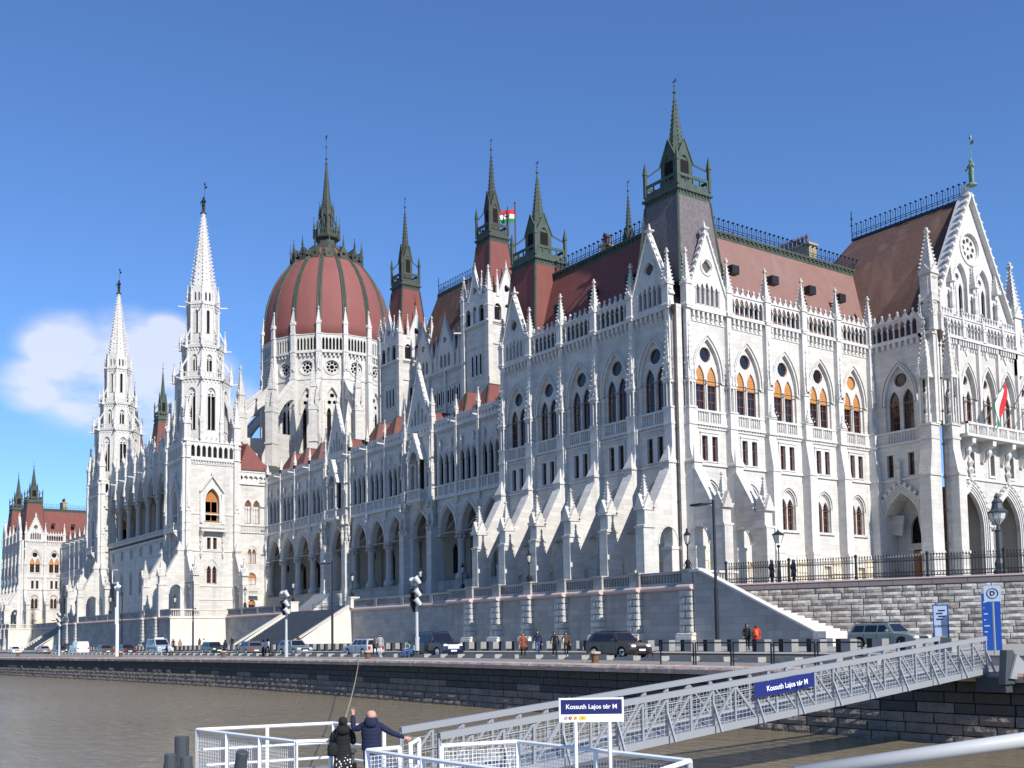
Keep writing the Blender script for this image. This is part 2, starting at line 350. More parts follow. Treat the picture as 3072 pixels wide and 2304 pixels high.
def parapet(W=4.8, n=7, z0=28.36, h=1.75, y=-.2, th=.13, crest=True):
    m = MB(); a = W / 2 - .28; s = 2 * a / n
    m.plate(rect(-W / 2, W / 2, z0, z0 + h), [arch(-a + (k + .5) * s, s * .40, z0 + .1, z0 + h * .66, z0 + h * .92, 3) for k in range(n)], y, th, back=True)
    m.box(-W / 2, W / 2, y - .08, y + th + .05, z0 + h, z0 + h + .12)
    for k in range(n - 1): m.lathe([(.05, z0 + h * .5), (.10, z0 + h * .6)], -a + (k + 1) * s, y, 4)
    if crest:
        nn = 6
        for k in range(nn):
            x = -W / 2 + .3 + (k + .5) * (W - .6) / nn; q = (W - .6) / nn * .46; zt = z0 + h + .12
            m.poly([(x - q, y + .05, zt), (x + q, y + .05, zt), (x, y + .05, zt + .5)]); m.poly([(x - q, y + .2, zt), (x, y + .2, zt + .5), (x + q, y + .2, zt)])
            m.poly([(x - q, y + .05, zt), (x, y + .05, zt + .5), (x, y + .2, zt + .5), (x - q, y + .2, zt)]); m.poly([(x + q, y + .05, zt), (x, y + .05, zt + .5), (x, y + .2, zt + .5), (x + q, y + .2, zt)])
            m.lathe([(.03, zt + .4), (.09, zt + .55), (.09, zt + .62), (.01, zt + .78)], x, y + .12, 4)
    return m.mesh('parapet', 'carved_stone')
def pilaster_mesh(end=False):
    m = MB(); b = 1.0
    m.box(-.52, .52, -.95, .1, 3.8, 8.15); m.box(-.58, .58, -1.0, .1, 8.15, 8.42)
    m.box(-.48, .48, -.8, .1, 8.42, 15.2); m.box(-.55, .55, -.86, .1, 15.2, 15.4)
    m.extr([(-.8, 15.4), (-.55, 16.5), (-.55, 18.4), (.05, 18.4), (.05, 15.4)], -.46, .46)
    m.box(-.5, .5, -.62, .1, 18.4, 18.62); m.box(-.44, .44, -.56, .1, 18.62, 19.75); m.box(-.5, .5, -.62, .1, 19.75, 19.9)
    m.box(-.26, .26, -.34, .05, 19.9, 28.1)
    for x, y in ((-.34, -.5), (.34, -.5), (-.34, -.12), (.34, -.12), (0, -.54)): m.lathe([(.055, 19.9), (.055, 22.0)], x, y, 4)
    m.box(-.42, .42, -.58, 0, 21.9, 22.1)
    for x in (-.36, .36, 0):
        m.spirelet(x, -.5, 22.1, 1.5 if x else 1.9, .13, 3)
    m.spirelet(0, -.3, 22.9, 4.3, .27, 8)
    m.lathe([(.24, 22.1), (.22, 23.0)], 0, -.3, 4)
    for z in (22.3, 24.0): m.box(-.3, .3, -.38, .02, z, z + .12)
    m.box(-.3, .3, -.5, .1, 28.1, 28.4)
    return m.mesh('pilaster', 'carved_stone')
PIL = pilaster_mesh()
def pil_plain():
    m = MB(); m.box(-.52, .52, -.95, .1, 3.8, 8.15); m.box(-.58, .58, -1.0, .1, 8.15, 8.42)
    m.box(-.5, .5, -.85, .1, 8.42, 15.2); m.box(-.56, .56, -.92, .1, 15.2, 15.4)
    m.extr([(-.88, 15.4), (-.5, 18.0), (-.5, 18.4), (.05, 18.4), (.05, 15.4)], -.47, .47)
    m.box(-.52, .52, -.62, .1, 18.4, 18.6); m.box(-.46, .46, -.56, .1, 18.6, 19.8); m.box(-.52, .52, -.62, .1, 19.8, 19.95)
    m.poly([(-.42, -.5, 19.95), (.42, -.5, 19.95), (0, -.5, 21.3)]); m.crockets(0, -.4, 19.95, 21.2, .42, .02, 4, .12)
    m.lathe([(.4, 19.95), (.02, 21.3)], 0, -.3, 4)
    m.box(-.36, .36, -.42, .05, 19.95, 28.1); m.box(-.3, .3, -.5, .1, 28.1, 28.4)
    for x in (-.3, .3): m.spirelet(x, -.42, 22.6, 1.6, .13, 3)
    m.spirelet(0, -.4, 22.8, 4.1, .24, 7); m.box(-.42, .42, -.5, 0, 22.4, 22.6)
    return m.mesh('pilaster', 'carved_stone')
PIL2 = pil_plain()
PINN = (lambda m: (m.pinn(0, 0, 0, 5.0, .33, 8), m)[1])(MB()).mesh('pinnacle', 'carved_stone')
PINS = (lambda m: (m.pinn(0, 0, 0, 2.9, .24, 5), m)[1])(MB()).mesh('pinnacle', 'carved_stone')
def buttress_mesh(h0=ZT - .1):
    m = MB(); arc = [(-.12 - 1.12 * (1 - math.cos(a)) , 8.5 + 1.55 * math.sin(a)) for a in [PI * k / 10 for k in range(11)]]
    m.extr([(-3.95, h0), (-3.95, 9.9), (-3.8, 10.05), (-3.8, 11.3), (-2.85, 11.3), (-.98, 14.6), (-.98, 15.2), (0, 15.2), (0, h0), (-.12, h0)] + arc + [(-2.36, h0)], -.46, .46)
    m.plate([(0, 0), (1, 0), (0, 1)], [], 0, 0) if False else None
    m.box(-.56, .56, -4.0, -2.75, 9.8, 9.98)
    for s in (-1, 1):       # sloping gablets and their crockets
        m.poly([(s * .53, -4.0, 11.2), (s * .53, -2.7, 11.2), (s * .53, -3.35, 12.5)])
        m.poly([(s * .53, -4.0, 11.2), (s * .53, -3.35, 12.5), (0, -3.35, 12.5), (0, -4.0, 11.2)])
        m.poly([(s * .53, -2.7, 11.2), (s * .53, -3.35, 12.5), (0, -3.35, 12.5), (0, -2.7, 11.2)])
    m.poly([(-.55, -4.02, 11.2), (.55, -4.02, 11.2), (0, -4.02, 12.5)]); m.poly([(-.55, -4.02, 11.2), (0, -4.02, 12.5), (0, -3.3, 12.5), (-.55, -3.3, 11.2)]); m.poly([(.55, -4.02, 11.2), (0, -4.02, 12.5), (0, -3.3, 12.5), (.55, -3.3, 11.2)])
    m.crockets(0, -3.37, 11.3, 12.4, .6, .25, 3, .16)
    m.lathe([(.3, 11.3), (.3, 12.2), (.36, 12.3), (.26, 12.4)], 0, -3.37, 4); m.spirelet(0, -3.37, 12.2, 1.9, .26, 6)
    m.box(-.56, .56, -1.08, .05, 15.2, 15.36)
    m.lathe([(.54, 15.36), (.01, 16.75)], 0, -.55, 4)
    m.bar((0, -2.95, 11.25), (0, -.95, 14.75), 1.06, .1)
    for s in (-1, 1):       # moulding round the passage
        pts = [(a - .0, b) for a, b in arc]
        for p, q in zip(pts, pts[1:]): m.bar((s * .47, *p), (s * .49, *q), .08, .16)
    return m.mesh('buttress', 'white_stone')
BUT = buttress_mesh()
def gable_mesh(hw=2.45, z0=28.36, ap=34.9, n=5):
    m = MB(); s = .56
    holes = [arch((k - 2) * s, .18, z0 + .35, 30.15 - .12 * abs(k - 2), 30.65 - .12 * abs(k - 2), 3) for k in range(n)] + [foil(0, 32.0, .55)]
    m.plate([(-hw, z0), (hw, z0), (hw * .93, z0 + 1), (0, ap), (-hw * .93, z0 + 1)], holes, -.25, .35, back=True)
    m.plate(circ(0, 32.0, .78, 14), [circ(0, 32.0, .62, 14)], -.33, .1)
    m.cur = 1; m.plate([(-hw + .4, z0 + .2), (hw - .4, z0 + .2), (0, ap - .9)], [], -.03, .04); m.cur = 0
    for k in range(n + 1): m.lathe([(.06, z0 + .3), (.06, 29.9), (.12, 30.1)], (k - 2.5) * s, -.28, 5)
    for sd in (-1, 1):
        m.bar((sd * hw * .98, -.1, z0 + .9), (0, -.1, ap + .1), .6, .16)
        for j in range(9):
            t = (j + .5) / 9; x = sd * hw * .98 * (1 - t); z = z0 + .9 + (ap - z0 - .8) * t
            m.lathe([(.05, z), (.16, z + .16), (.13, z + .26), (.02, z + .4)], x, -.2, 4)
    m.lathe([(.14, ap), (.14, ap + .25), (.3, ap + .4), (.3, ap + .5), (.1, ap + .6), (.02, ap + 1.1)], 0, -.1, 4)
    m.box(-hw, hw, -.34, .1, z0, z0 + .2)
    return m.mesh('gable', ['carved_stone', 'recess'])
GAB = gable_mesh()
def spire_kit(name, b0, z0, b1, z1, tip, body='red_tile', metal='copper_dark', parent=PB, M=None, low=False, bird=True):
    """pyramid roof turret: tiled shaft, copper band, pinnacled gallery, louvred lantern, crocketed needle"""
    m = MB(); m.cur = 0
    m.lathe([(b0, z0), (b0 + (b1 - b0) * .55, z0 + (z1 - z0) * .5), (b1, z1)], 0, 0, 4)
    m.cur = 1
    for sx in (-1, 1):
        for sy in (-1, 1):
            zm = z0 + (z1 - z0) * .5; bm = b0 + (b1 - b0) * .55
            m.tube((sx * b0, sy * b0, z0), (sx * bm, sy * bm, zm), .13, 5); m.tube((sx * bm, sy * bm, zm), (sx * b1, sy * b1, z1), .12, 5)
    root = ob(name, m.mesh(name, [body, metal]), parent, M)
    L = tip - z1; u = L / 10.4; m = MB()
    m.lathe([(b1 + .02, z1), (b1 + .02, z1 + .35 * u), (b1 + .2, z1 + .42 * u), (b1 + .2, z1 + .6 * u), (b1 + .02, z1 + .62 * u), (b1, z1 + .85 * u)], 0, 0, 4)
    for k in range(10):
        for s in (-1, 1):
            x = -b1 + (k + .5) * b1 / 5; m.box(x - .06, x + .06, s * b1 - .1, s * b1 + .1, z1 + .42 * u - .25, z1 + .42 * u); m.box(s * b1 - .1, s * b1 + .1, x - .06, x + .06, z1 + .42 * u - .25, z1 + .42 * u)
    zg = z1 + .85 * u; g = 1.0 * u
    for a in range(4):
        mm = MB(); mm.plate(rect(-b1, b1, zg, zg + g), [rect(-b1 + .22 + k * (2 * b1 - .44) / 4, -b1 + .12 + (k + 1) * (2 * b1 - .44) / 4, zg + .3 * g, zg + .75 * g) for k in range(4)], -b1, .1, back=True)
        c, sn = math.cos(a * R90), math.sin(a * R90); i = len(m.v)
        m.v += [(x * c - y * sn, x * sn + y * c, z) for x, y, z in mm.v]; m.f += [tuple(i + k for k in f) for f in mm.f]; m.m += [0] * len(mm.f)
    for sx in (-1, 1):
        for sy in (-1, 1):
            x, y = sx * b1 * .98, sy * b1 * .98
            m.lathe([(.13, zg), (.13, zg + g + .9 * u), (.18, zg + g + .95 * u), (.02, zg + g + 2.0 * u)], x, y, 4)
            m.bar((x, y, zg + g + .7 * u), (sx * b1 * .45, sy * b1 * .45, zg + g + 1.6 * u), .09, .12)
    l = b1 * .42; zl = zg + g * .6; zt = zg + g + 1.9 * u
    m.lathe([(l * 1.1, zl), (l * 1.1, zt), (l * .85, zt + .3 * u)], 0, 0, 4)
    for a in range(4):
        mm = MB(); y = -l * 1.16
        mm.plate([(-l * 1.15, zl), (l * 1.15, zl), (l * 1.15, zt - .3 * u), (0, zt + 1.5 * u), (-l * 1.15, zt - .3 * u)], [arch(0, l * .62, zl + .5 * u, zt - .5 * u, zt + .25 * u, 4)], y, .1)
        for k in range(6): zz = zl + .6 * u + k * (zt - zl - 1.0 * u) / 6; mm.box(-l * .6, l * .6, y + .05, y + .12, zz, zz + .1 * u)
        mm.bar((-l * 1.25, y - .02, zt - .35 * u), (0, y - .02, zt + 1.6 * u), .12, .1); mm.bar((l * 1.25, y - .02, zt - .35 * u), (0, y - .02, zt + 1.6 * u), .12, .1)
        c, sn = math.cos(a * R90), math.sin(a * R90); i = len(m.v)
        m.v += [(x * c - y * sn, x * sn + y * c, z) for x, y, z in mm.v]; m.f += [tuple(i + k for k in f) for f in mm.f]; m.m += [0] * len(mm.f)
    ob('spire_gallery', m.mesh('spire_gallery', metal), root)
    q = MB(); q.lathe([(l * 1.13, zl + .5 * u), (l * 1.13, zt - .2 * u)], 0, 0, 4); ob('louvre_dark', (q, 'dark_room'), root)
    m = MB(); zn = zt; r = l * 1.02
    m.lathe([(r, zn), (r * .82, zn + .9 * u), (r * .1, tip - 1.1 * u), (.05, tip - .9 * u)], 0, 0, 8)
    m.crockets(0, 0, zn + .3 * u, tip - 1.3 * u, r * .88, .1, 13, .16, 8)
    m.lathe([(.05, tip - .9 * u), (.16, tip - .8 * u), (.16, tip - .7 * u), (.05, tip - .6 * u), (.03, tip - .1 * u), (.01, tip + .3 * u)], 0, 0, 6)
    m.lathe([(.02, tip - .3 * u), (.1, tip - .22 * u), (.02, tip - .14 * u)], 0, 0, 6); m.box(-.18, .22, -.015, .015, tip + .1 * u, tip + .2 * u); m.box(.1, .26, -.015, .015, tip + .15 * u, tip + .32 * u)
    ob('spire_needle', m.mesh('spire_needle', 'copper_green' if metal == 'copper_green' else metal), root)
    return root
# ---- near block
def build_block(M0, near=True):
    """four-storey corner block; M0 places its river corner"""
    body, trim = block_bay(); par = parapet()
    def wall_row(M, cols, gables, pil, buts, pinns, shutters=False, lowwin=True):
        for i, u in enumerate(cols):
            Mi = M @ T(u, 0); ob('wall', body, PB, Mi); ob('moulding', trim, PB, Mi)
            ob('gable', GAB, PB, Mi) if i in gables else ob('parapet', par, PB, Mi)
            for dx in (-.70, .70): put_window('big', Mi, dx, .33, shutter=shutters); put_window('sq', Mi, dx * .857, .17); put_window('low', Mi, dx * .643, .33)
            put_window('cir', Mi, 0, .33, shutter=(shutters and i == 4))
            ob('basement_window', BASEW, PB, Mi)
    # river front: bays at X = -2.4 - 4.75 k
    rb = [-2.45 - 4.75 * k for k in range(5)]
    MR = M0 @ T(0, 0)
    wall_row(MR, rb, (0, 4), PIL, True, True)
    for k in range(6):
        x = -.05 - 4.75 * k - (.0 if k else .42) + (.35 if k == 5 else 0)
        ob('pilaster', PIL, PB, MR @ T(x, 0)); ob('buttress', BUT, PB, MR @ T(x, 0))
        ob('pinnacle', PINN, PB, MR @ T(x, -.15, 28.3))
    # end front: local x runs into the block
    ME = M0 @ T(.3, 0, 0, R90)
    eb = [3.45 + 4.88 * k for k in range(5)] if near else [3.45 + 4.88 * k for k in range(2)]
    wall_row(ME, eb, (0,), PIL2, False, True, shutters=True)
    for k in range(len(eb) + 1):
        y = 1.05 + 4.88 * k
        ob('pilaster', PIL if k < 2 else PIL2, PB, ME @ T(y, 0))
        if k < 2: ob('buttress', BUT, PB, ME @ T(y, 0))
        ob('pinnacle', PINN, PB, ME @ T(y, -.15, 28.3))
    m = MB(); m.box(-.42, .28, .02, .6, 3.8, 28.1); m.box(-.3, .3, .0, .6, 28.1, 28.4); ob('corner_pier', (m, 'white_stone'), PB, M0)
    if near:
        m = MB(); m.tube((.12, -.12, 4), (.12, -.12, 27.5), .06, 6)
        for z in range(6, 27, 3): m.lathe([(.09, z), (.09, z + .12)], .12, -.12, 6)
        m.lathe([(.08, 27.5), (.2, 27.9), (.22, 28.3)], .12, -.12, 6); ob('drainpipe', (m, 'pipe_brown'), PB, M0)
    # roof
    L = 24.0; D = 60 if near else 22
    zt = 36.9; e0, e1 = 1.2, 3.4
    m = MB()
    def slope(a, b, c, d): m.poly([a, b, c, d])
    X0, X1, Y0, Y1 = -L - .3, -.3, .6, D
    slope((X0, Y0, 28.4), (X1, Y0, 28.4), (X1 - e1, Y0 + e1 - .4, zt), (X0 + e1, Y0 + e1 - .4, zt))
    m.cur = 1; slope((X1, Y0, 28.4), (X1, Y1, 28.4), (X1 - e1 + .6, Y1, zt), (X1 - e1 + .6, Y0 + e1 - .4, zt)); m.cur = 0
    slope((X1, Y0, 28.4), (X1 - e1 + .6, Y0 + e1 - .4, zt), (X1 - e1, Y0 + e1 - .4, zt), (X1, Y0, 28.4 + .01))
    slope((X0, Y1, 28.4), (X0, Y0, 28.4), (X0 + e1, Y0 + e1 - .4, zt), (X0 + e1, Y1, zt))
    rf = ob('roof', m.mesh('roof', ['red_tile', 'pink_tile' if near else 'red_tile']), PB, M0)
    m = MB(); m.box(X0 + .2, X1 - .3, .45, .5, 28.3, 30.0); m.box(X1 - .35, X1 - .3, .45, 25.4 if near else 22, 28.3, 30.0); m.box(X0 + .2, X1 - .3, 0, .5, 28.3, 28.38); ob('roof_edge_strip', (m, 'copper_dark'), rf)  # dark uprights added as painted shade behind the parapet openings, plus the gutter bed
    m = MB(); a, b, c = X0 + e1, X1 - e1 + .6, Y0 + e1 - .4
    m.box(a, b, c, Y1, zt - .05, zt + .55); m.box(a - .12, b + .12, c - .12, Y1, zt + .4, zt + .6); m.box(a - .06, b + .06, c - .06, Y1, zt - .12, zt + .02)
    for k in range(36): x = a + k * (b - a) / 36; m.box(x, x + .2, c - .1, c, zt + .2, zt + .4)
    for k in range(50): y = c + k * .62; m.box(b, b + .1, y, y + .25, zt + .2, zt + .4)
    ob('roof_cornice', (m, 'copper_mid'), rf)
    m = MB(); cresting(m, (a, c + .3, zt + .6), (b - .3, c + .3, zt + .6)); cresting(m, (b - .3, c + .3, zt + .6), (b - .3, Y1 - 26, zt + .6) if near else (b - .3, Y1, zt + .6))
    ob('roof_cresting', (m, 'iron_blue'), rf)
    m = MB()                        # snow guards
    for k in range(44):
        x = X0 + 3 + k * .46; m.bar((x, Y0 + .72, 30.5), (x + .25, Y0 + .5, 31.1 if k % 2 else 30.4), .04, .04)
    for k in range(46):
        y = 6 + k * .42; m.bar((X1 - .55, y, 30.5), (X1 - .35, y + .22, 31.1 if k % 2 else 30.4), .04, .04)
    m.tube((X0 + 3, Y0 + .5, 31), (X1 - 3, Y0 + .5, 31), .03, 4); m.tube((X1 - .35, 6, 31), (X1 - .35, 25.3, 31), .03, 4)
    ob('snow_guard', (m, 'iron'), rf)
    for (x, y) in ((-.98, 8.2), (-.98, 13.4), (-.98, 18.6), (-.98, 23.0)):
        m = MB(); m.box(x - .1, x + .55, y - .45, y + .45, 32.6, 33.35); ob('skylight', (m, 'iron'), rf)
    for x in (-7, -12, -17):
        m = MB(); m.box(x - .45, x + .45, 1.6, 2.2, 32.6, 33.3); ob('skylight', (m, 'iron'), rf)
    return rf
def cresting(m, p, q, h=1.25, step=.62):
    p = Vector(p); q = Vector(q); L = (q - p).length; n = max(2, int(L / step)); d = (q - p) / n
    for z in (.08, .42, .62): m.bar(p + Vector((0, 0, z)), q + Vector((0, 0, z)), .05, .05)
    for k in range(n + 1):
        c = p + d * k; m.box(c.x - .025, c.x + .025, c.y - .025, c.y + .025, c.z, c.z + h)
        m.lathe([(.02, c.z + h - .08), (.1, c.z + h), (.1, c.z + h + .06), (.01, c.z + h + .16)], c.x, c.y, 4)
        if k < n:
            a = c + Vector((0, 0, .08)); b = c + d + Vector((0, 0, .42)); m.bar(a, b, .03, .03); m.bar(c + Vector((0, 0, .62)) + d * .5, c + Vector((0, 0, h * .95)) + d * .5, .03, .03)
m = MB(); m.plate(rect(-.62, .62, 6.05, 7.4), [rect(-.5, .5, 6.2, 7.25)], -.16, .1)
for x in (-.25, 0, .25): m.box(x - .02, x + .02, 0, .04, 6.2, 7.25)
m.box(-.5, .5, .2, .24, 6.2, 7.25)
for z0 in (5.1, 5.85, 6.6, 7.35):
    for a, b in ((-2.0, -.72), (.72, 2.0)): m.box(a, b, -.16, -.08, z0, z0 + .68)
BASEW = m.mesh('basement_window', 'tan_stone')
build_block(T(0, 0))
spire_kit('corner_spire', 2.7, 30.5, 1.95, 38.3, 49.3, 'slate', 'copper_green', M=T(-2.5, 3.4))
spire_kit('corner_spire', 2.7, 30.5, 1.95, 38.3, 49.5, 'red_tile', 'copper_green', M=T(-21.9, 3.4))
# ---------------------------------------------------------------- gable block on the right
SC = lambda a, b, c: Matrix.Diagonal((a, b, c, 1))
def pointed(m, cx, w, z0, zs, za, y, b=.16): band(m, cx, w, z0, zs, za, b, y, .14)
def big_window(M, parent=PB, shutter=False):
    for dx in (-.72, .72): put_window('big', M, dx, .4, parent, shutter)
    put_window('cir', M, 0, .4, parent)
GB = T(6.7, 0, 0, R90)
def gable_front():
    m = MB(); cs = [27.85 + 3.35 * k for k in range(7)]
    holes = []
    for c in cs: holes.append(arch(c, 1.12, 20.3, 23.2, 25.9))
    for c in cs[1:]: holes.append(rect(c - .36, c + .36, 15.8, 17.8))
    for c in (30.7, 37.0, 43.3): holes.append(arch(c, 2.0, 5.2, 10.8, 14.1, 7))
    m.plate(rect(26.9, 49, 4.5, 28.1), holes, 0, .32, rim=False)
    for c in cs: m.plate(rect(c - 1.2, c + 1.2, 20.2, 26), [arch(c - .53, .39, 20.0, 22.5, 23.7), arch(c + .53, .39, 20.0, 22.5, 23.7), circ(c, 24.62, .48)], .32, .25, rim=False)
    ob('wall', (m, 'white_stone'), PB, GB)
    m = MB()
    for c in cs:
        band(m, c, 1.12, 22.8, 23.2, 25.9, .14, -.12, .14); band(m, c, 1.32, 22.8, 23.3, 26.2, .08, -.18, .18); m.lathe([(.09, 20.3), (.09, 22.6), (.14, 22.8)], c, .3, 6)
        m.box(c - 1.85, c - 1.5, -.3, .02, 20.2, 28.1)
        m.plate([(c - .3, 27.2), (c, 26.8), (c + .3, 27.2), (c + .3, 27.75), (c - .3, 27.75)], [], -.1, .1)
    for c in cs[1:]: m.plate(rect(c - .6, c + .6, 15.6, 18.1), [rect(c - .36, c + .36, 15.8, 17.8)], -.1, .12); m.box(c - .7, c + .7, -.18, 0, 18.1, 18.22)
    for c in (30.7, 37.0, 43.3):
        for j in range(4): band(m, c, 2.0 + j * .2, 5.2, 10.8, 14.1 + j * .22, .13, -.06 - .07 * j, .1 + .07 * j, 8)
        pts = arch(c, 2.85, 5.2, 10.8, 15.0, 9)[2:]
        for k in range(len(pts)): m.lathe([(.05, pts[k][1] - .1), (.2, pts[k][1] + .1), (.1, pts[k][1] + .3)], pts[k][0], -.2, 4)
        m.lathe([(.15, 15.1), (.15, 15.7), (.32, 16.1), (.12, 16.4), (.3, 16.8), (.02, 17.3)], c, -.2, 5)
    m.box(26.9, 49, -.14, .02, 15.2, 15.38); m.box(26.9, 49, -.4, .1, 28.1, 28.38)
    for k in range(56): x = 27 + k * .4; m.box(x, x + .18, -.3, 0, 27.6, 28.1); m.box(x, x + .16, -.15, 0, 27.3, 27.6)
    ob('moulding', (m, 'carved_stone'), PB, GB)
    for c in cs:
        Mi = GB @ T(c, 0, .25) @ SC(.73, 1, 1)
        big_window(Mi)
    for c in cs[1:]: put_window('sq', GB @ T(c, 0, .15), 0, .3)
    # balcony
    m = MB(); m.box(28.2, 49, -1.5, .02, 18.85, 19.1); m.box(28.2, 49, -1.5, -1.3, 19.95, 20.15); m.box(28.2, 28.4, -1.5, 0, 19.95, 20.15)
    for k in range(13): x = 28.3 + k * 1.67; m.box(x - .14, x + .14, -1.48, -1.3, 19.1, 19.95)
    balus(m, 28.4, 49, 19.1, 19.95, -1.5, -1.3, .27, .06)
    for c in [29.55 + 3.35 * k for k in range(6)]:
        m.extr([(0, 17.0), (-.25, 16.9), (-.45, 17.3), (-.5, 17.9), (-1.3, 18.3), (-1.35, 18.85), (0, 18.85)], c - .28, c + .28); m.lathe([(.1, 17.3), (.3, 17.7), (.12, 18.3)], c, -.75, 6)
    ob('balcony', (m, 'carved_stone'), PB, GB)
    for k in range(6): ob('parapet', PAR33, PB, GB @ T(28.7 + 3.35 * k, 0)); ob('pinnacle', PINS, PB, GB @ T(27.05 + 3.35 * k + 3.33, -.2, 28.3))
    # porch interior: back wall with doorway, reveals
    for c in (30.7, 37.0, 43.3):
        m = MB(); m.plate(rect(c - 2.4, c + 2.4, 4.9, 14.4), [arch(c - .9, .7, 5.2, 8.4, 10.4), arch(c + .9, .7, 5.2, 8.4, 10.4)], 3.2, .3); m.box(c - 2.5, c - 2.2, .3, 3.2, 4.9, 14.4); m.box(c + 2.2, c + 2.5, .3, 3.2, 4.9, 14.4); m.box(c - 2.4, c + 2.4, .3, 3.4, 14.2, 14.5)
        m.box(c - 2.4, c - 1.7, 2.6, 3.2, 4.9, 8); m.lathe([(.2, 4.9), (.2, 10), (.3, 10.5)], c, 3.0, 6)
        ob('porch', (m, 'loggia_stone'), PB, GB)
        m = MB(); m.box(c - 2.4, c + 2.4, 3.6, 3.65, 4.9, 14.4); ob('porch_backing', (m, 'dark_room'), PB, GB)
    # the great gable
    G = MB(); c = 33.1; hw = 7.4; z0 = 28.4; ap = 42.7
    G.plate([(c - hw, z0), (c + hw, z0), (c + hw, z0 + 1.0), (c, ap), (c - hw, z0 + 1.0)], [circ(c + .1, 37.6, 1.35, 20), arch(c - 1.9, 1.0, 30.6, 34.0, 35.8), arch(c + 1.9, 1.0, 30.6, 34.0, 35.8)], .35, .5, back=True)
    G.plate(circ(c + .1, 37.6, 1.5, 20), [circ(c + .1 + .82 * math.cos(a), 37.6 + .82 * math.sin(a), .27, 6) for a in [2 * PI * k / 8 for k in range(8)]] + [circ(c + .1, 37.6, .2, 6)], .55, .2)
    G.plate(circ(c + .1, 37.6, 1.75, 20), [circ(c + .1, 37.6, 1.42, 20)], .25, .12)
    for dx in (-1.9, 1.9):
        q = c + dx; G.plate(rect(q - 1.05, q + 1.05, 30.5, 35.9), [arch(q - .5, .3, 30.7, 33.3, 34.0), arch(q + .5, .3, 30.7, 33.3, 34.0), circ(q, 34.6, .34, 8)], .6, .2)
        band(G, q, 1.0, 30.6, 34.0, 35.8, .16, .2, .18)
    for q in (c - 3.8, c, c + 3.8):      # canopied statues in the gable
        G.lathe([(.34, 30.4), (.4, 30.8), (.26, 31.0)], q, .05, 6); G.lathe([(.16, 31.0), (.28, 31.4), (.22, 32.1), (.3, 32.6), (.12, 32.8), (.16, 33.05), (.03, 33.2)], q, .0, 6); G.lathe([(.36, 33.6), (.36, 34.0)], q, .1, 4); G.spirelet(q, .1, 34.0, 1.9, .26, 5)
    for sd in (-1, 1):
        G.bar((c + sd * hw * 1.0, .5, z0 + .95), (c, .5, ap + .15), 1.3, .22)
        for j in range(17):
            t = (j + .5) / 17; x = c + sd * hw * (1 - t); z = z0 + 1.0 + (ap - z0 - .9) * t
            G.lathe([(.06, z), (.26, z + .2), (.2, z + .38), (.03, z + .62)], x, .1, 4)
    G.lathe([(.42, ap), (.3, ap + .5), (.45, ap + .75), (.45, ap + .9)], c, .45, 6)
    ob('gable', (G, 'carved_stone'), PB, GB)
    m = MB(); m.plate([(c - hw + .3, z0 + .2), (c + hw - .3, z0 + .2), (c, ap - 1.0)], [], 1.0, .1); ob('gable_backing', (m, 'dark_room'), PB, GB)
PAR33 = parapet(3.35, 5)
gable_front()
# shaded return wall with the arched doorway
m = MB(); u0, u1 = .3, 5.9
m.plate(rect(u0, u1, 4.5, 28.1), [arch(3.3, 1.5, 19.9, 22.7, 25.9), rect(1.75, 2.4, 15.6, 17.7), rect(3.9, 4.55, 15.6, 17.7), arch(3.1, 2.05, 5.0, 10.4, 14.1, 7)], 25.6, .4, rim=False)
m.plate(rect(1.7, 4.9, 19.8, 26), [arch(3.3 - .72, .54, 19.9, 22.5, 23.7), arch(3.3 + .72, .54, 19.9, 22.5, 23.7), circ(3.3, 24.62, .66)], 25.85, .3, rim=False)
m.plate(rect(.9, 5.3, 4.9, 14.2), [rect(2.6, 3.9, 5.0, 8.9), arch(3.2, .8, 9.5, 10.8, 12.2)], 27.9, .3); m.box(.8, 1.05, 25.9, 27.9, 4.9, 14.3); m.box(5.15, 5.4, 25.9, 27.9, 4.9, 14.3)
for k in range(6): a = PI * (k + .5) / 6; m.bar((3.1 - 2.05 * math.cos(PI * k / 6), 27, 10.4 + 3.7 * math.sin(PI * k / 6)), (3.1 - 2.05 * math.cos(PI * (k + 1) / 6), 27, 10.4 + 3.7 * math.sin(PI * (k + 1) / 6)), 2.2, .2)
ob('wall', (m, 'white_stone'), PB)
m = MB(); band(m, 3.3, 1.5, 22.3, 22.7, 25.9, .16, 25.5, .12); band(m, 3.3, 1.75, 22.3, 22.8, 26.2, .1, 25.44, .16)
for j in range(4): band(m, 3.1, 2.05 + j * .2, 5.0, 10.4, 14.1 + j * .22, .13, 25.5 - .05 * j, .12 + .05 * j, 8)
for z in (15.2, 8.15, 18.55, 19.68): m.box(u0, u1, 25.45, 25.62, z, z + .18)
m.box(u0, u1, 25.3, 25.62, 28.1, 28.36); balus(m, 1.9, 4.7, 18.8, 19.68, 25.46, 25.58, .26, .055)
for k in range(9): x = .6 + k * .6; m.box(x, x + .26, 25.32, 25.6, 27.6, 28.1)
pts = arch(3.1, 2.85, 5, 10.4, 15.0, 9)[2:]
for p in pts: m.lathe([(.05, p[1] - .1), (.2, p[1] + .08), (.08, p[1] + .28)], p[0], 25.4, 4)
m.lathe([(.15, 15.1), (.15, 15.7), (.3, 16.1), (.1, 16.4), (.26, 16.8), (.02, 17.3)], 3.1, 25.35, 5)
m.box(.3, .75, 25.35, 25.62, 4.5, 28.1)
ob('moulding', (m, 'carved_stone'), PB)
big_window(T(3.3, 25.62)); put_window('sq', T(2.07, 25.62), 0, .3); put_window('sq', T(4.22, 25.62), 0, .3)
ob('parapet', parapet(5.4, 8), PB, T(3.1, 25.6))
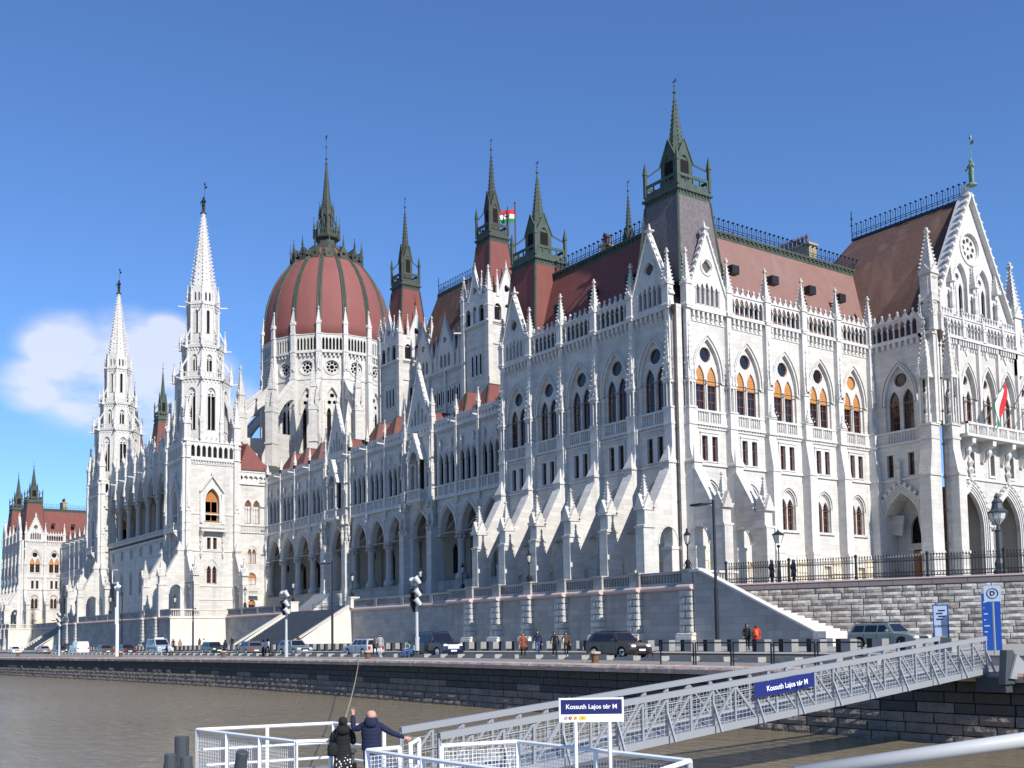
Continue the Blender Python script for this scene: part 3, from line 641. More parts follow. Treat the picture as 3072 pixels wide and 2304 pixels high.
m = MB(); m.box(2.6, 3.22, 28.0, 28.1, 5.0, 8.8); m.box(3.28, 3.9, 28.0, 28.1, 5.0, 8.8)
for x in (2.7, 3.38):
    for z in (5.3, 6.9): m.box(x, x + .42, 27.93, 28.0, z, z + 1.3)
ob('door', (m, 'wood_orange'), PB)
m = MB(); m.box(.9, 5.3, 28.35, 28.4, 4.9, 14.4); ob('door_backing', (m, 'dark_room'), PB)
# corner turret of the gable block
def tabernacle(m, x, y, z0=19.9):
    for dx, dy in ((-.42, -.42), (.42, -.42), (-.42, .42), (.42, .42)): m.lathe([(.08, z0), (.08, z0 + 4.2)], x + dx, y + dy, 4)
    m.lathe([(.3, z0), (.36, z0 + .8), (.24, z0 + 1.0)], x, y, 6); m.lathe([(.15, z0 + 1.0), (.3, z0 + 1.5), (.2, z0 + 2.2), (.3, z0 + 2.8), (.11, z0 + 3.0), (.16, z0 + 3.25), (.03, z0 + 3.45)], x, y, 7)
    m.lathe([(.55, z0 + 4.2), (.55, z0 + 4.5)], x, y, 4)
    for dx, dy in ((-.42, -.42), (.42, -.42), (-.42, .42), (.42, .42)): m.spirelet(x + dx, y + dy, z0 + 4.5, 1.5, .15, 3)
    m.spirelet(x, y, z0 + 4.5, 5.4, .45, 10)
def gturret(M, mir=1):
    m = MB()
    m.extr([(24.5, 4.5), (24.5, 15.2), (24.9, 17.6), (24.95, 19.9), (26.2, 19.9), (26.2, 4.5)], 5.6, 6.75)
    m.extr([(-8.05, 4.5), (-8.05, 15.2), (-7.6, 17.6), (-7.5, 19.9), (-6.5, 19.9), (-6.5, 4.5)], 0, 1) if False else None
    m.box(5.5, 6.85, 24.4, 26.2, 8.2, 8.45); m.box(5.5, 6.85, 24.42, 26.2, 15.2, 15.4); m.box(5.55, 6.8, 24.82, 26.2, 18.5, 18.7); m.box(5.5, 6.85, 24.8, 26.2, 19.75, 19.95)
    tabernacle(m, 6.18, 25.35)
    m.box(5.7, 6.9, 25.6, 26.9, 19.9, 31.0); m.box(5.6, 7.0, 25.3, 27, 28.1, 28.4)
    m.lathe([(.62, 31), (.62, 33.2), (.75, 33.4)], 6.4, 26.1, 8); m.pinn(6.4, 26.1, 31.2, 7.0, .55, 10)
    for dx, dy in ((-.6, -.6), (.6, -.6), (-.6, .6), (.6, .6)): m.pinn(6.4 + dx, 26.1 + dy, 28.4, 3.6, .2, 5)
    ob('turret', (m, 'white_stone'), PB, M)
    m = MB(); m.extr([(8.05, 4.5), (8.05, 15.2), (7.65, 17.6), (7.6, 19.9), (6.6, 19.9), (6.6, 4.5)], 0, 1.2)
    return m
gturret(T(0, 0))
mm = MB()
mm.extr([(-1.35, 4.5), (-1.35, 15.2), (-.95, 17.6), (-.9, 19.9), (0, 19.9), (0, 4.5)], 26.75, 27.9); mm.box(26.65, 28.0, -1.45, 0, 8.2, 8.45); mm.box(26.65, 28.0, -1.45, 0, 15.2, 15.4); mm.box(26.65, 28.0, -1.0, 0, 18.5, 18.7); mm.box(26.65, 28, -1.0, 0, 19.75, 19.95)
tabernacle(mm, 27.3, -.55)
mm.box(26.2, 28.0, -.3, .5, 28.1, 28.4)
ob('turret', (mm, 'white_stone'), PB, GB)
m = MB(); m.tube((6.98, 26.35, 4.5), (6.98, 26.35, 28), .07, 6)
for z in range(6, 28, 3): m.lathe([(.15, z), (.15, z + .16)], 6.98, 26.35, 6)
m.lathe([(.14, 27.4), (.28, 27.9), (.3, 28.5)], 6.98, 26.35, 6); ob('drainpipe', (m, 'pipe_brown'), PB)
m = MB(); m.pinn(6.4, 40.0, 28.4, 9.2, .6, 12); m.box(5.8, 7.0, 39.4, 40.6, 26, 28.6); ob('pinnacle', (m, 'carved_stone'), PB)
# gable roof
m = MB(); zr = 42.4
A = (6.2, 33.1, zr); B = (-6.2, 33.1, zr); e = 28.5
m.poly([(6.2, 26.2, e), A, B, (-7.6, 26.2, e + 6), (-2.0, 26.2, e)]); m.poly([(6.2, 40, e), A, B, (-12, 40, e), (0, 40, e)]); m.poly([B, (-7.6, 26.2, e + 6), (-14, 30, e + 6), (-12, 40, e)])
rf = ob('roof', (m, 'brown_tile'), PB)
m = MB(); m.bar((6.2, 33.1, zr + .05), (-6.3, 33.1, zr + .05), .3, .2); cresting(m, (6.2, 33.1, zr + .15), (-6.3, 33.1, zr + .15), 1.5, .56); m.tube((-6.3, 33.1, zr), (-6.3, 33.1, zr + 3.2), .05, 4); m.lathe([(.02, zr + 2.2), (.14, zr + 2.4), (.02, zr + 2.6)], -6.3, 33.1, 5)
ob('roof_cresting', (m, 'iron_blue'), rf)
m = MB()
for k in range(12): x = .6 + k * .45; m.bar((x, 26.9, 30.4), (x + .2, 26.6, 31.1 if k % 2 else 30.3), .04, .04)
ob('snow_guard', (m, 'iron'), rf)
# chimneys on the flat roof
def chimney(x, y, wx, wy, pots, z0=36.9, h=2.6):
    m = MB(); m.box(x - wx, x + wx, y - wy, y + wy, z0, z0 + h); m.box(x - wx - .15, x + wx + .15, y - wy - .15, y + wy + .15, z0 + h, z0 + h + .2); m.box(x - wx - .08, x + wx + .08, y - wy - .08, y + wy + .08, z0 + h * .45, z0 + h * .52)
    o = ob('chimney', (m, 'chimney_stone'), PB)
    for k in range(pots):
        q = MB(); a = (k + .5) / pots * 2 - 1; px, py = (x + a * wx * .8, y) if wx > wy else (x, y + a * wy * .8)
        q.lathe([(.16, z0 + h + .2), (.13, z0 + h + .9), (.19, z0 + h + 1.0), (.19, z0 + h + 1.1), (.05, z0 + h + 1.35)], px, py, 6); ob('chimney_pot', (q, 'pot_metal'), o)
chimney(-6.6, 7.9, 1.5, .55, 5, h=3.4); chimney(-7.0, 14.6, 1.1, .4, 5, h=1.3); chimney(-7.2, 24.8, 2.2, .6, 7, h=3.0); chimney(-12.5, 4.2, .3, .5, 3, h=1.1)
# ---------------------------------------------------------------- gallery wing with open loggia (repeated on both sides of the middle block)
def statue_bits(m, x, y, z, h, s=1):
    m.lathe([(.12 * s, z), (.2 * s, z + h * .25), (.15 * s, z + h * .5), (.2 * s, z + h * .72), (.07 * s, z + h * .8), (.1 * s, z + h * .9), (.02 * s, z + h)], x, y, 6)
def gal_bay(W=4.75):
    m = MB(); h = W / 2; s = W * .265
    m.plate(rect(-h, h, 13.8, 26.4), [arch(0, h - .62, 13.79, 14.0, 17.0, 7)[0:0] or [(-(h - .62), 13.9), (h - .62, 13.9)] + arch(0, h - .62, 13.9, 14.0, 17.0, 7)[2:]] + [arch(k * s, s * .37, 19.8, 22.6, 23.7) for k in (-1, 0, 1)], 0, .26, rim=False)
    m.plate([(-h, 13.8), (-(h - .62), 13.8)] + list(reversed(arch(0, h - .62, 13.9, 14.0, 17.0, 7)[2:])) + [(h - .62, 13.8), (h, 13.8), (h, 18), (-h, 18)], [], .26, .6)
    m.box(-h, -(h - .62), 0, .9, 13.5, 13.8); m.box(h - .62, h, 0, .9, 13.5, 13.8)
    m.box(-h, h, .7, 5.2, 17.6, 17.9); m.box(-h, h, -.1, .7, 7.0, 8.0)
    wall = m.mesh('wall', 'white_stone')
    m = MB()
    for j in range(3): band(m, 0, h - .62 + j * .14, 13.9, 14.0, 17.0 + j * .16, .09, -.05 - .05 * j, .07 + .05 * j, 8)
    for k in (-1, 0, 1):
        band(m, k * s, s * .34, 22.3, 22.6, 23.6, .1, -.1, .12); band(m, k * s, s * .42, 22.3, 22.6, 23.8, .08, -.15, .17)
        statue_bits(m, k * s, -.15, 24.35, .9, 1.0) if k else None
        if k: m.lathe([(.1, 24.0), (.24, 24.3), (.24, 24.4)], k * s, -.12, 5)
    for k in (-1.5, -.5, .5, 1.5):
        for d in (-.11, .11): m.lathe([(.09, 19.8), (.07, 20.0), (.07, 22.3), (.13, 22.55)], k * s + d, -.02, 6)
    m.box(-h, h, -.3, .02, 18.0, 18.3); m.box(-h, h, -.2, .02, 18.3, 18.5); m.box(-h, h, -.25, .25, 19.55, 19.72)
    for k in (-1.5, -.5, .5, 1.5): m.box(k * s - .12, k * s + .12, -.2, .02, 18.5, 19.55)
    for k in (-1, 0, 1): balus(m, k * s - s * .38, k * s + s * .38, 18.5, 19.55, -.2, -.02, .22, .05)
    m.box(-h, h, -.04, .02, 18.5, 19.55)
    m.box(-h, h, -.28, .02, 26.35, 26.55); m.box(-h, h, -.1, .02, 25.9, 26.0)
    n = 12
    for k in range(n): x = -h + (k + .5) * W / n; m.box(x - .09, x + .09, -.2, 0, 26.05, 26.35)
    m.plate(rect(-h, h, 26.55, 27.6), [circ(-h + (k + .5) * W / 7, 27.05, .22, 8) for k in range(7)], -.2, .22, back=True); m.box(-h, h, -.28, .06, 27.6, 27.74)
    for k in range(9):
        x = -h + (k + .5) * W / 9; m.poly([(x - .2, -.1, 27.74), (x + .2, -.1, 27.74), (x, -.1, 28.1)])
    trim = m.mesh('moulding', 'carved_stone')
    return wall, trim
GALB = {}
LP = pane_mesh(arch(0, .42, 19.8, 22.6, 23.6), 'pane', 'dark_room')
COLM = (lambda m: (m.lathe([(.85, 8.0), (.85, 8.5), (.62, 8.9), (.5, 9.0), (.46, 12.7), (.55, 12.8), (.5, 12.9), (.72, 13.5), (.8, 13.5), (.8, 13.8)], 0, .42, 12), [m.lathe([(.1, 13.0), (.2, 13.2), (.1, 13.4)], .6 * math.cos(a), .42 + .6 * math.sin(a), 4) for a in [2 * PI * k / 8 for k in range(8)]], m)[2])(MB()).mesh('column', 'column_stone', True)
def gal_pier_mesh():
    m = MB(); m.box(-.62, .62, -1.0, .9, 4.5, 8.2); m.box(-.55, .55, -.9, .9, 8.2, 14.6); m.box(-.62, .62, -.98, .9, 14.6, 14.85)
    for x, y in ((-.52, -.62), (.52, -.62), (0, -1.0)): statue_bits(m, x, y, 14.9, 1.9, 1.3); m.lathe([(.26, 17.2), (.26, 17.4)], x, y, 4); m.spirelet(x, y, 17.4, 1.2, .2, 3); m.lathe([(.1, 14.3), (.26, 14.85)], x, y, 5)
    m.box(-.42, .42, -.7, .1, 14.85, 19.6); m.box(-.5, .5, -.78, .1, 19.5, 19.7); m.box(-.36, .36, -.6, .1, 19.7, 26.5)
    for x in (-.3, .3): m.spirelet(x, -.6, 21.6, 1.6, .13, 3)
    m.spirelet(0, -.6, 22, 4.2, .22, 7); m.box(-.42, .42, -.68, 0, 21.4, 21.6); m.box(-.42, .42, -.66, .1, 26.4, 26.7); m.box(-.36, .36, -.5, .1, 26.7, 28.6); m.box(-.42, .42, -.56, .1, 28.4, 28.6)
    m.pinn(0, -.2, 28.6, 3.4, .26, 6)
    return m.mesh('pier', 'white_stone')
GPIER = gal_pier_mesh()
def gal_thin():
    m = MB(); m.box(-.2, .2, -.35, .05, 18.0, 28.0); m.lathe([(.06, 17.0), (.3, 18.0)], 0, -.2, 5); statue_bits(m, 0, -.45, 15.6, 1.6, 1.0); m.lathe([(.04, 14.9), (.2, 15.5)], 0, -.35, 5)
    m.box(-.26, .26, -.42, .05, 19.5, 19.7); m.box(-.26, .26, -.42, .05, 26.4, 26.6); m.pinn(0, -.15, 27.3, 2.9, .2, 6)
    m.bar((0, -.3, 26.9), (0, -1.3, 26.95), .14, .16); m.lathe([(.05, 26.85), (.12, 26.98), (.02, 27.1)], 0, -1.3, 4)
    return m.mesh('pilaster', 'carved_stone')
GTHIN = gal_thin()
def gal_gable_bay(W=6.2):
    """narrow gabled bay between two piers: arch, oriel niche with crocketed canopy, blind-arcaded gable"""
    m = MB(); h = W / 2; a = 1.75
    m.plate(rect(-h, h, 13.8, 26.4), [[(-a, 13.9), (a, 13.9)] + arch(0, a, 13.9, 14.0, 17.0, 7)[2:], arch(0, .85, 19.8, 23.2, 24.6), rect(-2.0, -1.3, 19.9, 23), rect(1.3, 2.0, 19.9, 23)], 0, .7, rim=False)
    m.box(-h, h, .7, 5.2, 17.6, 17.9); m.box(-h, -a, 0, .9, 8.0, 13.8); m.box(a, h, 0, .9, 8.0, 13.8); m.box(-h, h, -.1, .7, 7.0, 8.0)
    w1 = m.mesh('wall', 'white_stone')
    m = MB()
    for j in range(3): band(m, 0, a + j * .14, 13.9, 14.0, 17.0 + j * .16, .09, -.05 - .05 * j, .07 + .05 * j, 8)
    m.box(-h, h, -.3, .02, 18.0, 18.3); m.box(-1.5, 1.5, -1.1, .02, 18.1, 18.5); m.lathe([(.3, 17.3), (1.0, 18.1)], 0, -.2, 6)
    m.box(-1.5, 1.5, -1.1, -.9, 19.5, 19.7); balus(m, -1.4, 1.4, 18.5, 19.5, -1.1, -.9, .24, .055)
    for x in (-1.15, 1.15): m.lathe([(.1, 18.5), (.1, 23.0), (.18, 23.3)], x, -1.0, 6)
    m.plate([(-1.35, 23.3), (1.35, 23.3), (0, 26.6)], [arch(0, .8, 23.31, 23.4, 24.5, 5)], -1.05, .18)
    for sd in (-1, 1):
        m.bar((sd * 1.5, -.55, 23.3), (0, -.55, 26.8), 1.1, .14)
        for j in range(5): t = (j + .5) / 5; m.lathe([(.04, 23.3 + 3.4 * t), (.14, 23.45 + 3.4 * t), (.03, 23.75 + 3.4 * t)], sd * 1.45 * (1 - t), -1.0, 4)
    m.box(-h, h, -.28, .02, 26.35, 26.55); m.plate(rect(-h, h, 26.55, 27.6), [circ(-h + (k + .5) * W / 9, 27.05, .22, 8) for k in range(9)], -.2, .22, back=True)
    g = 2.55
    m.plate([(-g, 27.6), (g, 27.6), (0, 34.8)], [arch(k * .72, .26, 28.0, 30.3 - .9 * abs(k), 31.0 - .95 * abs(k), 3) for k in (-2, -1, 0, 1, 2)], -.15, .2, back=False)
    m.plate([(-g, 27.6), (g, 27.6), (0, 34.8)], [], .1, .3, back=True)
    for sd in (-1, 1):
        m.bar((sd * g, 0, 27.7), (0, 0, 34.95), .6, .16)
        for j in range(10): t = (j + .5) / 10; m.lathe([(.05, 27.8 + 7 * t), (.17, 27.95 + 7 * t), (.03, 28.3 + 7 * t)], sd * g * (1 - t), -.15, 4)
    m.lathe([(.12, 34.8), (.3, 35.3), (.02, 36)], 0, 0, 5)
    return w1, m.mesh('gable', 'carved_stone')
GGB = gal_gable_bay()
LAMPM = (lambda m: (m.tube((0, 0, 13.2), (0, 0, 17.4), .03, 4), m.lathe([(.05, 13.2), (.3, 12.9), (.22, 12.2), (.05, 12.0)], 0, 0, 6), m)[2])(MB()).mesh('hanging_lantern', 'iron')
def red_roof(hw=2.4):
    m = MB(); e = 26.9; r = 31.4; y0 = .9; y1 = 3.1; y2 = 14
    m.cur = 0; m.poly([(-hw, y0, e), (hw, y0, e), (0, y1, r)]); m.poly([(hw, y0, e), (hw, y2, e), (0, y2, r), (0, y1, r)]); m.poly([(-hw, y2, e), (-hw, y0, e), (0, y1, r), (0, y2, r)])
    m.cur = 1
    m.tube((hw, y0, e), (0, y1, r), .11, 5); m.tube((-hw, y0, e), (0, y1, r), .11, 5); m.tube((0, y1, r), (0, y2, r), .09, 5); m.tube((-hw, y0, e + .05), (-hw, y2, e + .05), .16, 4)
    m.tube((0, y1, r), (0, y1, r + .9), .04, 4); m.lathe([(.02, r + .5), (.1, r + .6), (.02, r + .7)], 0, y1, 5)
    for k in range(8): m.bar((-hw + .3 + k * .55, y0 - .2, e + .5), (-hw + .55 + k * .55, y0 - .2, e + 1.0 if k % 2 else e + .4), .04, .04)
    return m.mesh('roof', ['red_tile', 'copper_mid'])
RROOF = red_roof()
GY = 7.0
def gallery(sx, layout, M0):
    """layout: list of (kind, centre, width) along X; sx mirrors"""
    for kind, c, W in layout:
        Mi = M0 @ T(c, GY)
        if kind == 'b':
            key = round(W, 2)
            if key not in GALB: GALB[key] = gal_bay(W)
            wl, tr = GALB[key]; ob('wall', wl, PB, Mi); ob('moulding', tr, PB, Mi)
            ob('roof', RROOF, PB, Mi @ SC(W / 4.9, 1, 1)); ob('hanging_lantern', LAMPM, PB, Mi @ T(0, 2.2))
        else:
            ob('wall', GGB[0], PB, Mi @ SC(W / 6.2, 1, 1)); ob('gable', GGB[1], PB, Mi @ SC(W / 6.2, 1, 1)); ob('hanging_lantern', LAMPM, PB, Mi @ T(0, 2.2))
            ob('pier', GPIER, PB, M0 @ T(c - W / 2 + .25, GY)); ob('pier', GPIER, PB, M0 @ T(c + W / 2 - .25, GY))
    bs = [x for x in layout if x[0] == 'b']
    for i, (k, c, W) in enumerate(bs):
        for e in (c - W / 2, c + W / 2):
            nb = [x for x in layout if x[0] != 'b' and abs(abs(x[1] - e) - x[2] / 2) < .6]
            if nb: continue
            if e == c + W / 2 and any(abs(x[1] - x[2] / 2 - e) < .1 for x in bs): continue
            ob('column', COLM, PB, M0 @ T(e, GY)); ob('pilaster', GTHIN, PB, M0 @ T(e, GY))
    xs = [c - W / 2 for k, c, W in layout] + [c + W / 2 for k, c, W in layout]; a, b = min(xs), max(xs)
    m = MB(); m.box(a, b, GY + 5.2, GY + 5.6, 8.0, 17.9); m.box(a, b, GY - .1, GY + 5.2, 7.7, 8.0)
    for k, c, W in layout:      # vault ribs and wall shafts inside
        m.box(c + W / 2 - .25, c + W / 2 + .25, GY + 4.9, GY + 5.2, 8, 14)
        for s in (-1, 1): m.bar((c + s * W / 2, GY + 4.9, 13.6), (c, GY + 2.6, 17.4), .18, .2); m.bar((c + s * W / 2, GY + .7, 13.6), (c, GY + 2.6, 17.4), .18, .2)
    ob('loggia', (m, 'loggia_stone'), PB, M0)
    for k, c, W in layout:
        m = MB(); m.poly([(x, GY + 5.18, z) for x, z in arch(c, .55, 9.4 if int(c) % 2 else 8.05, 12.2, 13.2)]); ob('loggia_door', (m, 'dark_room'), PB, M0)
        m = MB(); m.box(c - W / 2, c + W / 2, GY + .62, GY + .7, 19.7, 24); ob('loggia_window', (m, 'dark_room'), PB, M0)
    m = MB()
    for z, o in ((7.0, .3), (6.4, .75), (5.8, 1.2), (5.3, 1.65)): m.box(a, b, GY - .1 - o, GY + .3, z - .6, z)
    m.box(a, b, GY - .3, GY + .5, 7.0, 8.0); m.box(a, b, GY - .4, GY + .5, 7.85, 8.02)
    ob('plinth', (m, 'terrace_stone'), PB, M0)
    m = MB(); m.box(a, b, GY + 6, GY + 12, 17.9, 26.4); m.box(a, b, GY + .4, GY + 9, 26.3, 26.8); ob('inner_wall', (m, 'white_stone'), PB, M0)
LAY = [('b', -31.0, 4.6), ('b', -35.6, 4.6), ('b', -40.2, 4.6), ('b', -44.8, 4.6), ('g', -51.0, 7.0), ('b', -57.1, 4.85), ('b', -61.95, 4.85), ('b', -66.8, 4.85), ('g', -73.35, 7.3 - .3), ('b', -79.5, 5.2), ('b', -84.7, 5.2), ('b', -89.9, 5.2), ('b', -95.1, 5.2)]
LAY = [(a, b, W) for a, b, W in LAY]
gallery(1, LAY, T(0, 0))
CX = -126.5
LAY2 = [(k, 2 * CX - c, W) for k, c, W in LAY]
gallery(1, LAY2, T(0, 0))
# ---- assembly hall with its two slim spired towers
def hall(M0, sgn=1):
    """hall body, local x centred on the hall"""
    m = MB(); X = 14.2; Y0, Y1 = 17.2, 44
    m.box(-X, X, Y0, Y1, 20, 38.4); ob('wall', (m, 'white_stone'), PB, M0)
    m = MB()
    n = 6; s = 2 * 8.6 / n
    m.box(-X, X, Y0 - .25, Y0 + .02, 38.2, 38.5); m.box(-X, X, Y0 - .14, Y0 + .02, 33.0, 33.2); m.box(-X, X, Y0 - .1, Y0 + .02, 36.0, 36.15)
    for k in range(40): x = -8.8 + k * .44; m.box(x, x + .2, Y0 - .2, Y0, 37.8, 38.2)
    for g in range(3):
        c = -5.7 + g * 5.7
        m.plate([(c - 2.0, 38.5), (c + 2.0, 38.5), (c + 2.0, 41), (c, 45.2), (c - 2.0, 41)], [arch(c - .95 + k * .95, .3, 38.8, 40.2, 40.7, 3) for k in range(3)] + [foil(c, 42.6, .5, 3)], Y0 - .2, .3, back=True)
        for sd in (-1, 1):
            m.bar((c + sd * 2.1, Y0 - .05, 40.8), (c, Y0 - .05, 45.4), .5, .16); m.pinn(c + sd * 2.25, Y0 - .1, 38.5, 5.2, .22, 6)
            for j in range(5): t = (j + .5) / 5; m.lathe([(.05, 41 + 4.2 * t), (.15, 41.15 + 4.2 * t), (.03, 41.5 + 4.2 * t)], c + sd * 2.0 * (1 - t), Y0 - .15, 4)
        m.spirelet(c, Y0 - .05, 45.2, 1.4, .15, 3)
    for k in range(2):
        c = -2.85 + k * 5.7; m.plate(rect(c - .85, c + .85, 38.5, 40.6), [arch(c - .4, .26, 38.8, 39.9, 40.3, 3), arch(c + .4, .26, 38.8, 39.9, 40.3, 3)], Y0 - .15, .25, back=True)
    for k in range(16):
        c = -8.5 + k * 1.13; m.plate(rect(c - .42, c + .42, 33.4, 35.9), [arch(c, .22, 33.7, 35.1, 35.5, 3)], Y0 - .08, .12)
    for k in range(5): m.box(-8.6 + k * 4.3 - .2, -8.6 + k * 4.3 + .2, Y0 - .3, Y0, 26, 38.2)
    ob('moulding', (m, 'carved_stone'), PB, M0)
    m = MB(); m.box(-X + .1, X - .1, Y0 - .03, Y0 - .01, 33.5, 35.7); m.box(-9, 9, Y0 + .15, Y0 + .25, 38.5, 40.6); ob('window', (m, 'dark_room'), PB, M0)
    m = MB(); e = 38.4; t = 52.0; A = 12.6; B = 8.6
    m.poly([(-A, Y0 + .5, e), (A, Y0 + .5, e), (B, Y0 + 4.4, t), (-B, Y0 + 4.4, t)]); m.poly([(A, Y0 + .5, e), (A, Y1, e), (B, Y1 - 4, t), (B, Y0 + 4.4, t)]); m.poly([(-A, Y1, e), (-A, Y0 + .5, e), (-B, Y0 + 4.4, t), (-B, Y1 - 4, t)]); m.poly([(A, Y1, e), (-A, Y1, e), (-B, Y1 - 4, t), (B, Y1 - 4, t)]); m.poly([(-B, Y0 + 4.4, t), (B, Y0 + 4.4, t), (B, Y1 - 4, t), (-B, Y1 - 4, t)])
    rf = ob('roof', (m, 'brown_tile'), PB, M0)
    m = MB(); m.box(-B - .1, B + .1, Y0 + 4.3, Y1 - 3.9, t - .6, t + .3); ob('roof_cornice', (m, 'copper_dark'), rf)
    m = MB(); cresting(m, (-B, Y0 + 4.5, t + .3), (B, Y0 + 4.5, t + .3)); cresting(m, (B, Y0 + 4.5, t + .3), (B, Y1 - 4, t + .3), 1.25, 1.0); cresting(m, (-B, Y0 + 4.5, t + .3), (-B, Y1 - 4, t + .3), 1.25, 1.0)
    for x in (-B, B): m.tube((x, Y0 + 4.5, t), (x, Y0 + 4.5, t + 2.8), .06, 4)
    ob('roof_cresting', (m, 'iron_blue'), rf)
def slim_tower(M, tip=66.4, metal='copper_dark', body='red_tile'):
    m = MB(); b = 2.75
    m.box(-b, b, -b, b, 18, 43.4)
    for z in (33.0, 38.4, 41.0): m.box(-b - .12, b + .12, -b - .12, b + .12, z, z + .25)
    for s in (-1, 1):
        for q in (-1, 1): m.box(s * b - .35, s * b + .35, q * b - .35, q * b + .35, 25, 43.4)
    o = ob('tower', (m, 'white_stone'), PB, M)
    m = MB()
    for a in range(4):
        c, sn = math.cos(a * R90), math.sin(a * R90); q = MB()
        q.plate(rect(-b, b, 41.2, 44.4), [arch(-1.5, .55, 41.5, 43.0, 43.7), arch(0, .4, 41.5, 43.2, 43.8), arch(1.5, .55, 41.5, 43.0, 43.7)], -b - .28, .2)
        for x in (-.9, 0, .9): q.plate(rect(x - .32, x + .32, 34.5, 38.0), [arch(x, .2, 34.8, 37.2, 37.6, 3)], -b - .06, .1)
        q.plate([(-1.2, 44.4), (1.2, 44.4), (1.2, 45.2), (0, 48.3), (-1.2, 45.2)], [foil(0, 45.8, .5, 3)], -b - .25, .3, back=True)
        q.plate(rect(-b, b, 44.4, 45.0), [], -b - .2, .2, back=True)
        for sd in (-1, 1): q.bar((sd * 1.3, -b - .1, 45.0), (0, -b - .1, 48.5), .4, .14)
        q.spirelet(0, -b - .1, 48.4, 1.2, .14, 3); q.pinn(-1.45, -b - .1, 44.6, 3.6, .18, 4); q.pinn(1.45, -b - .1, 44.6, 3.6, .18, 4)
        i = len(m.v); m.v += [(x * c - y * sn, x * sn + y * c, z) for x, y, z in q.v]; m.f += [tuple(i + k for k in f) for f in q.f]; m.m += [0] * len(q.f)
    for s in (-1, 1):
        for q in (-1, 1): m.pinn(s * b, q * b, 43.2, 5.4, .36, 7); m.bar((s * b, q * b, 41.0), (s * (b + 1.0), q * (b + 1.0), 41.1), .16, .2)
    ob('tower_parapet', (m, 'carved_stone'), o)
    m = MB()
    for a in range(4):
        for x, w, z0, z1 in ((-1.5, .5, 41.5, 43.3), (1.5, .5, 41.5, 43.3), (-.9, .2, 34.8, 37.4), (0, .2, 34.8, 37.4), (.9, .2, 34.8, 37.4)):
            c, sn = math.cos(a * R90), math.sin(a * R90); P = [(x - w, -b - .02), (x + w, -b - .02)]
            m.poly([(P[0][0] * c - P[0][1] * sn, P[0][0] * sn + P[0][1] * c, z0), (P[1][0] * c - P[1][1] * sn, P[1][0] * sn + P[1][1] * c, z0), (P[1][0] * c - P[1][1] * sn, P[1][0] * sn + P[1][1] * c, z1), (P[0][0] * c - P[0][1] * sn, P[0][0] * sn + P[0][1] * c, z1)])
    ob('tower_window', (m, 'dark_room'), o)
    spire_kit('tower_spire', 2.55, 43.4, 1.5, 52.4, tip, body, metal, M=M)
HC = -60.3
hall(T(HC, 0)); hall(T(2 * CX - HC, 0))
for x in (-48.9, -71.0): slim_tower(T(x, 17.2))
for x in (-48.9,): slim_tower(T(x, 41.5))
for x in (2 * CX + 48.9, 2 * CX + 71.0): slim_tower(T(x, 17.2), 66.4, 'copper_green')
m = MB(); m.box(-46, -26, 16, 44, 18, 31); ob('inner_wall', (m, 'white_stone'), PB)
m = MB(); e = 31; m.poly([(-46, 16, e), (-23, 16, e), (-23, 24, 44), (-46, 24, 44)]); m.poly([(-46, 24, 44), (-23, 24, 44), (-23, 32, 31), (-46, 32, 31)]); rf = ob('roof', (m, 'red_tile'), PB)
m = MB(); m.box(-46, -23, 23.8, 24.2, 43.6, 44.2); cresting(m, (-46, 24, 44.2), (-23, 24, 44.2)); ob('roof_cresting', (m, 'iron_blue'), rf)
# ---------------------------------------------------------------- middle block: two filigree towers, colonnade, drum and dome
def rot_into(m, q, a, cx=0, cy=0):
    c, sn = math.cos(a), math.sin(a); i = len(m.v)
    m.v += [(cx + x * c - y * sn, cy + x * sn + y * c, z) for x, y, z in q.v]; m.f += [tuple(i + k for k in f) for f in q.f]; m.m += [m.cur] * len(q.f)
def statue_mesh(h=2.2, spear=True):
    """armoured figure with a lance on a small base"""
    m = MB(); m.lathe([(.42, 0), (.42, .12), (.3, .2)], 0, 0, 8)
    for s in (-1, 1): m.tube((s * .13, 0, .15), (s * .11, 0, 1.1), .09, 6, .13)
    m.lathe([(.2, 1.0), (.27, 1.15), (.2, 1.4), (.29, 1.7), (.24, 1.86), (.08, 1.92)], 0, 0, 8, sy=.7)
    m.lathe([(.07, 1.9), (.13, 2.0), (.14, 2.1), (.1, 2.22), (.03, 2.34)], 0, 0, 7)
    m.tube((-.28, 0, 1.78), (-.42, -.12, 1.4), .07, 5); m.tube((-.42, -.12, 1.4), (-.2, -.3, 1.5), .06, 5); m.tube((.28, 0, 1.78), (.42, -.1, 1.42), .07, 5); m.tube((.42, -.1, 1.42), (.4, -.3, 1.7), .06, 5)
    if spear: m.tube((.4, -.3, .1), (.4, -.3, 3.7), .025, 5); m.lathe([(.02, 3.6), (.09, 3.75), (.01, 4.1)], .4, -.3, 4); m.box(.4, .75, -.31, -.29, 3.2, 3.5)
    s = h / 2.3; m.v = [(x * s, y * s, z * s) for x, y, z in m.v]
    return m
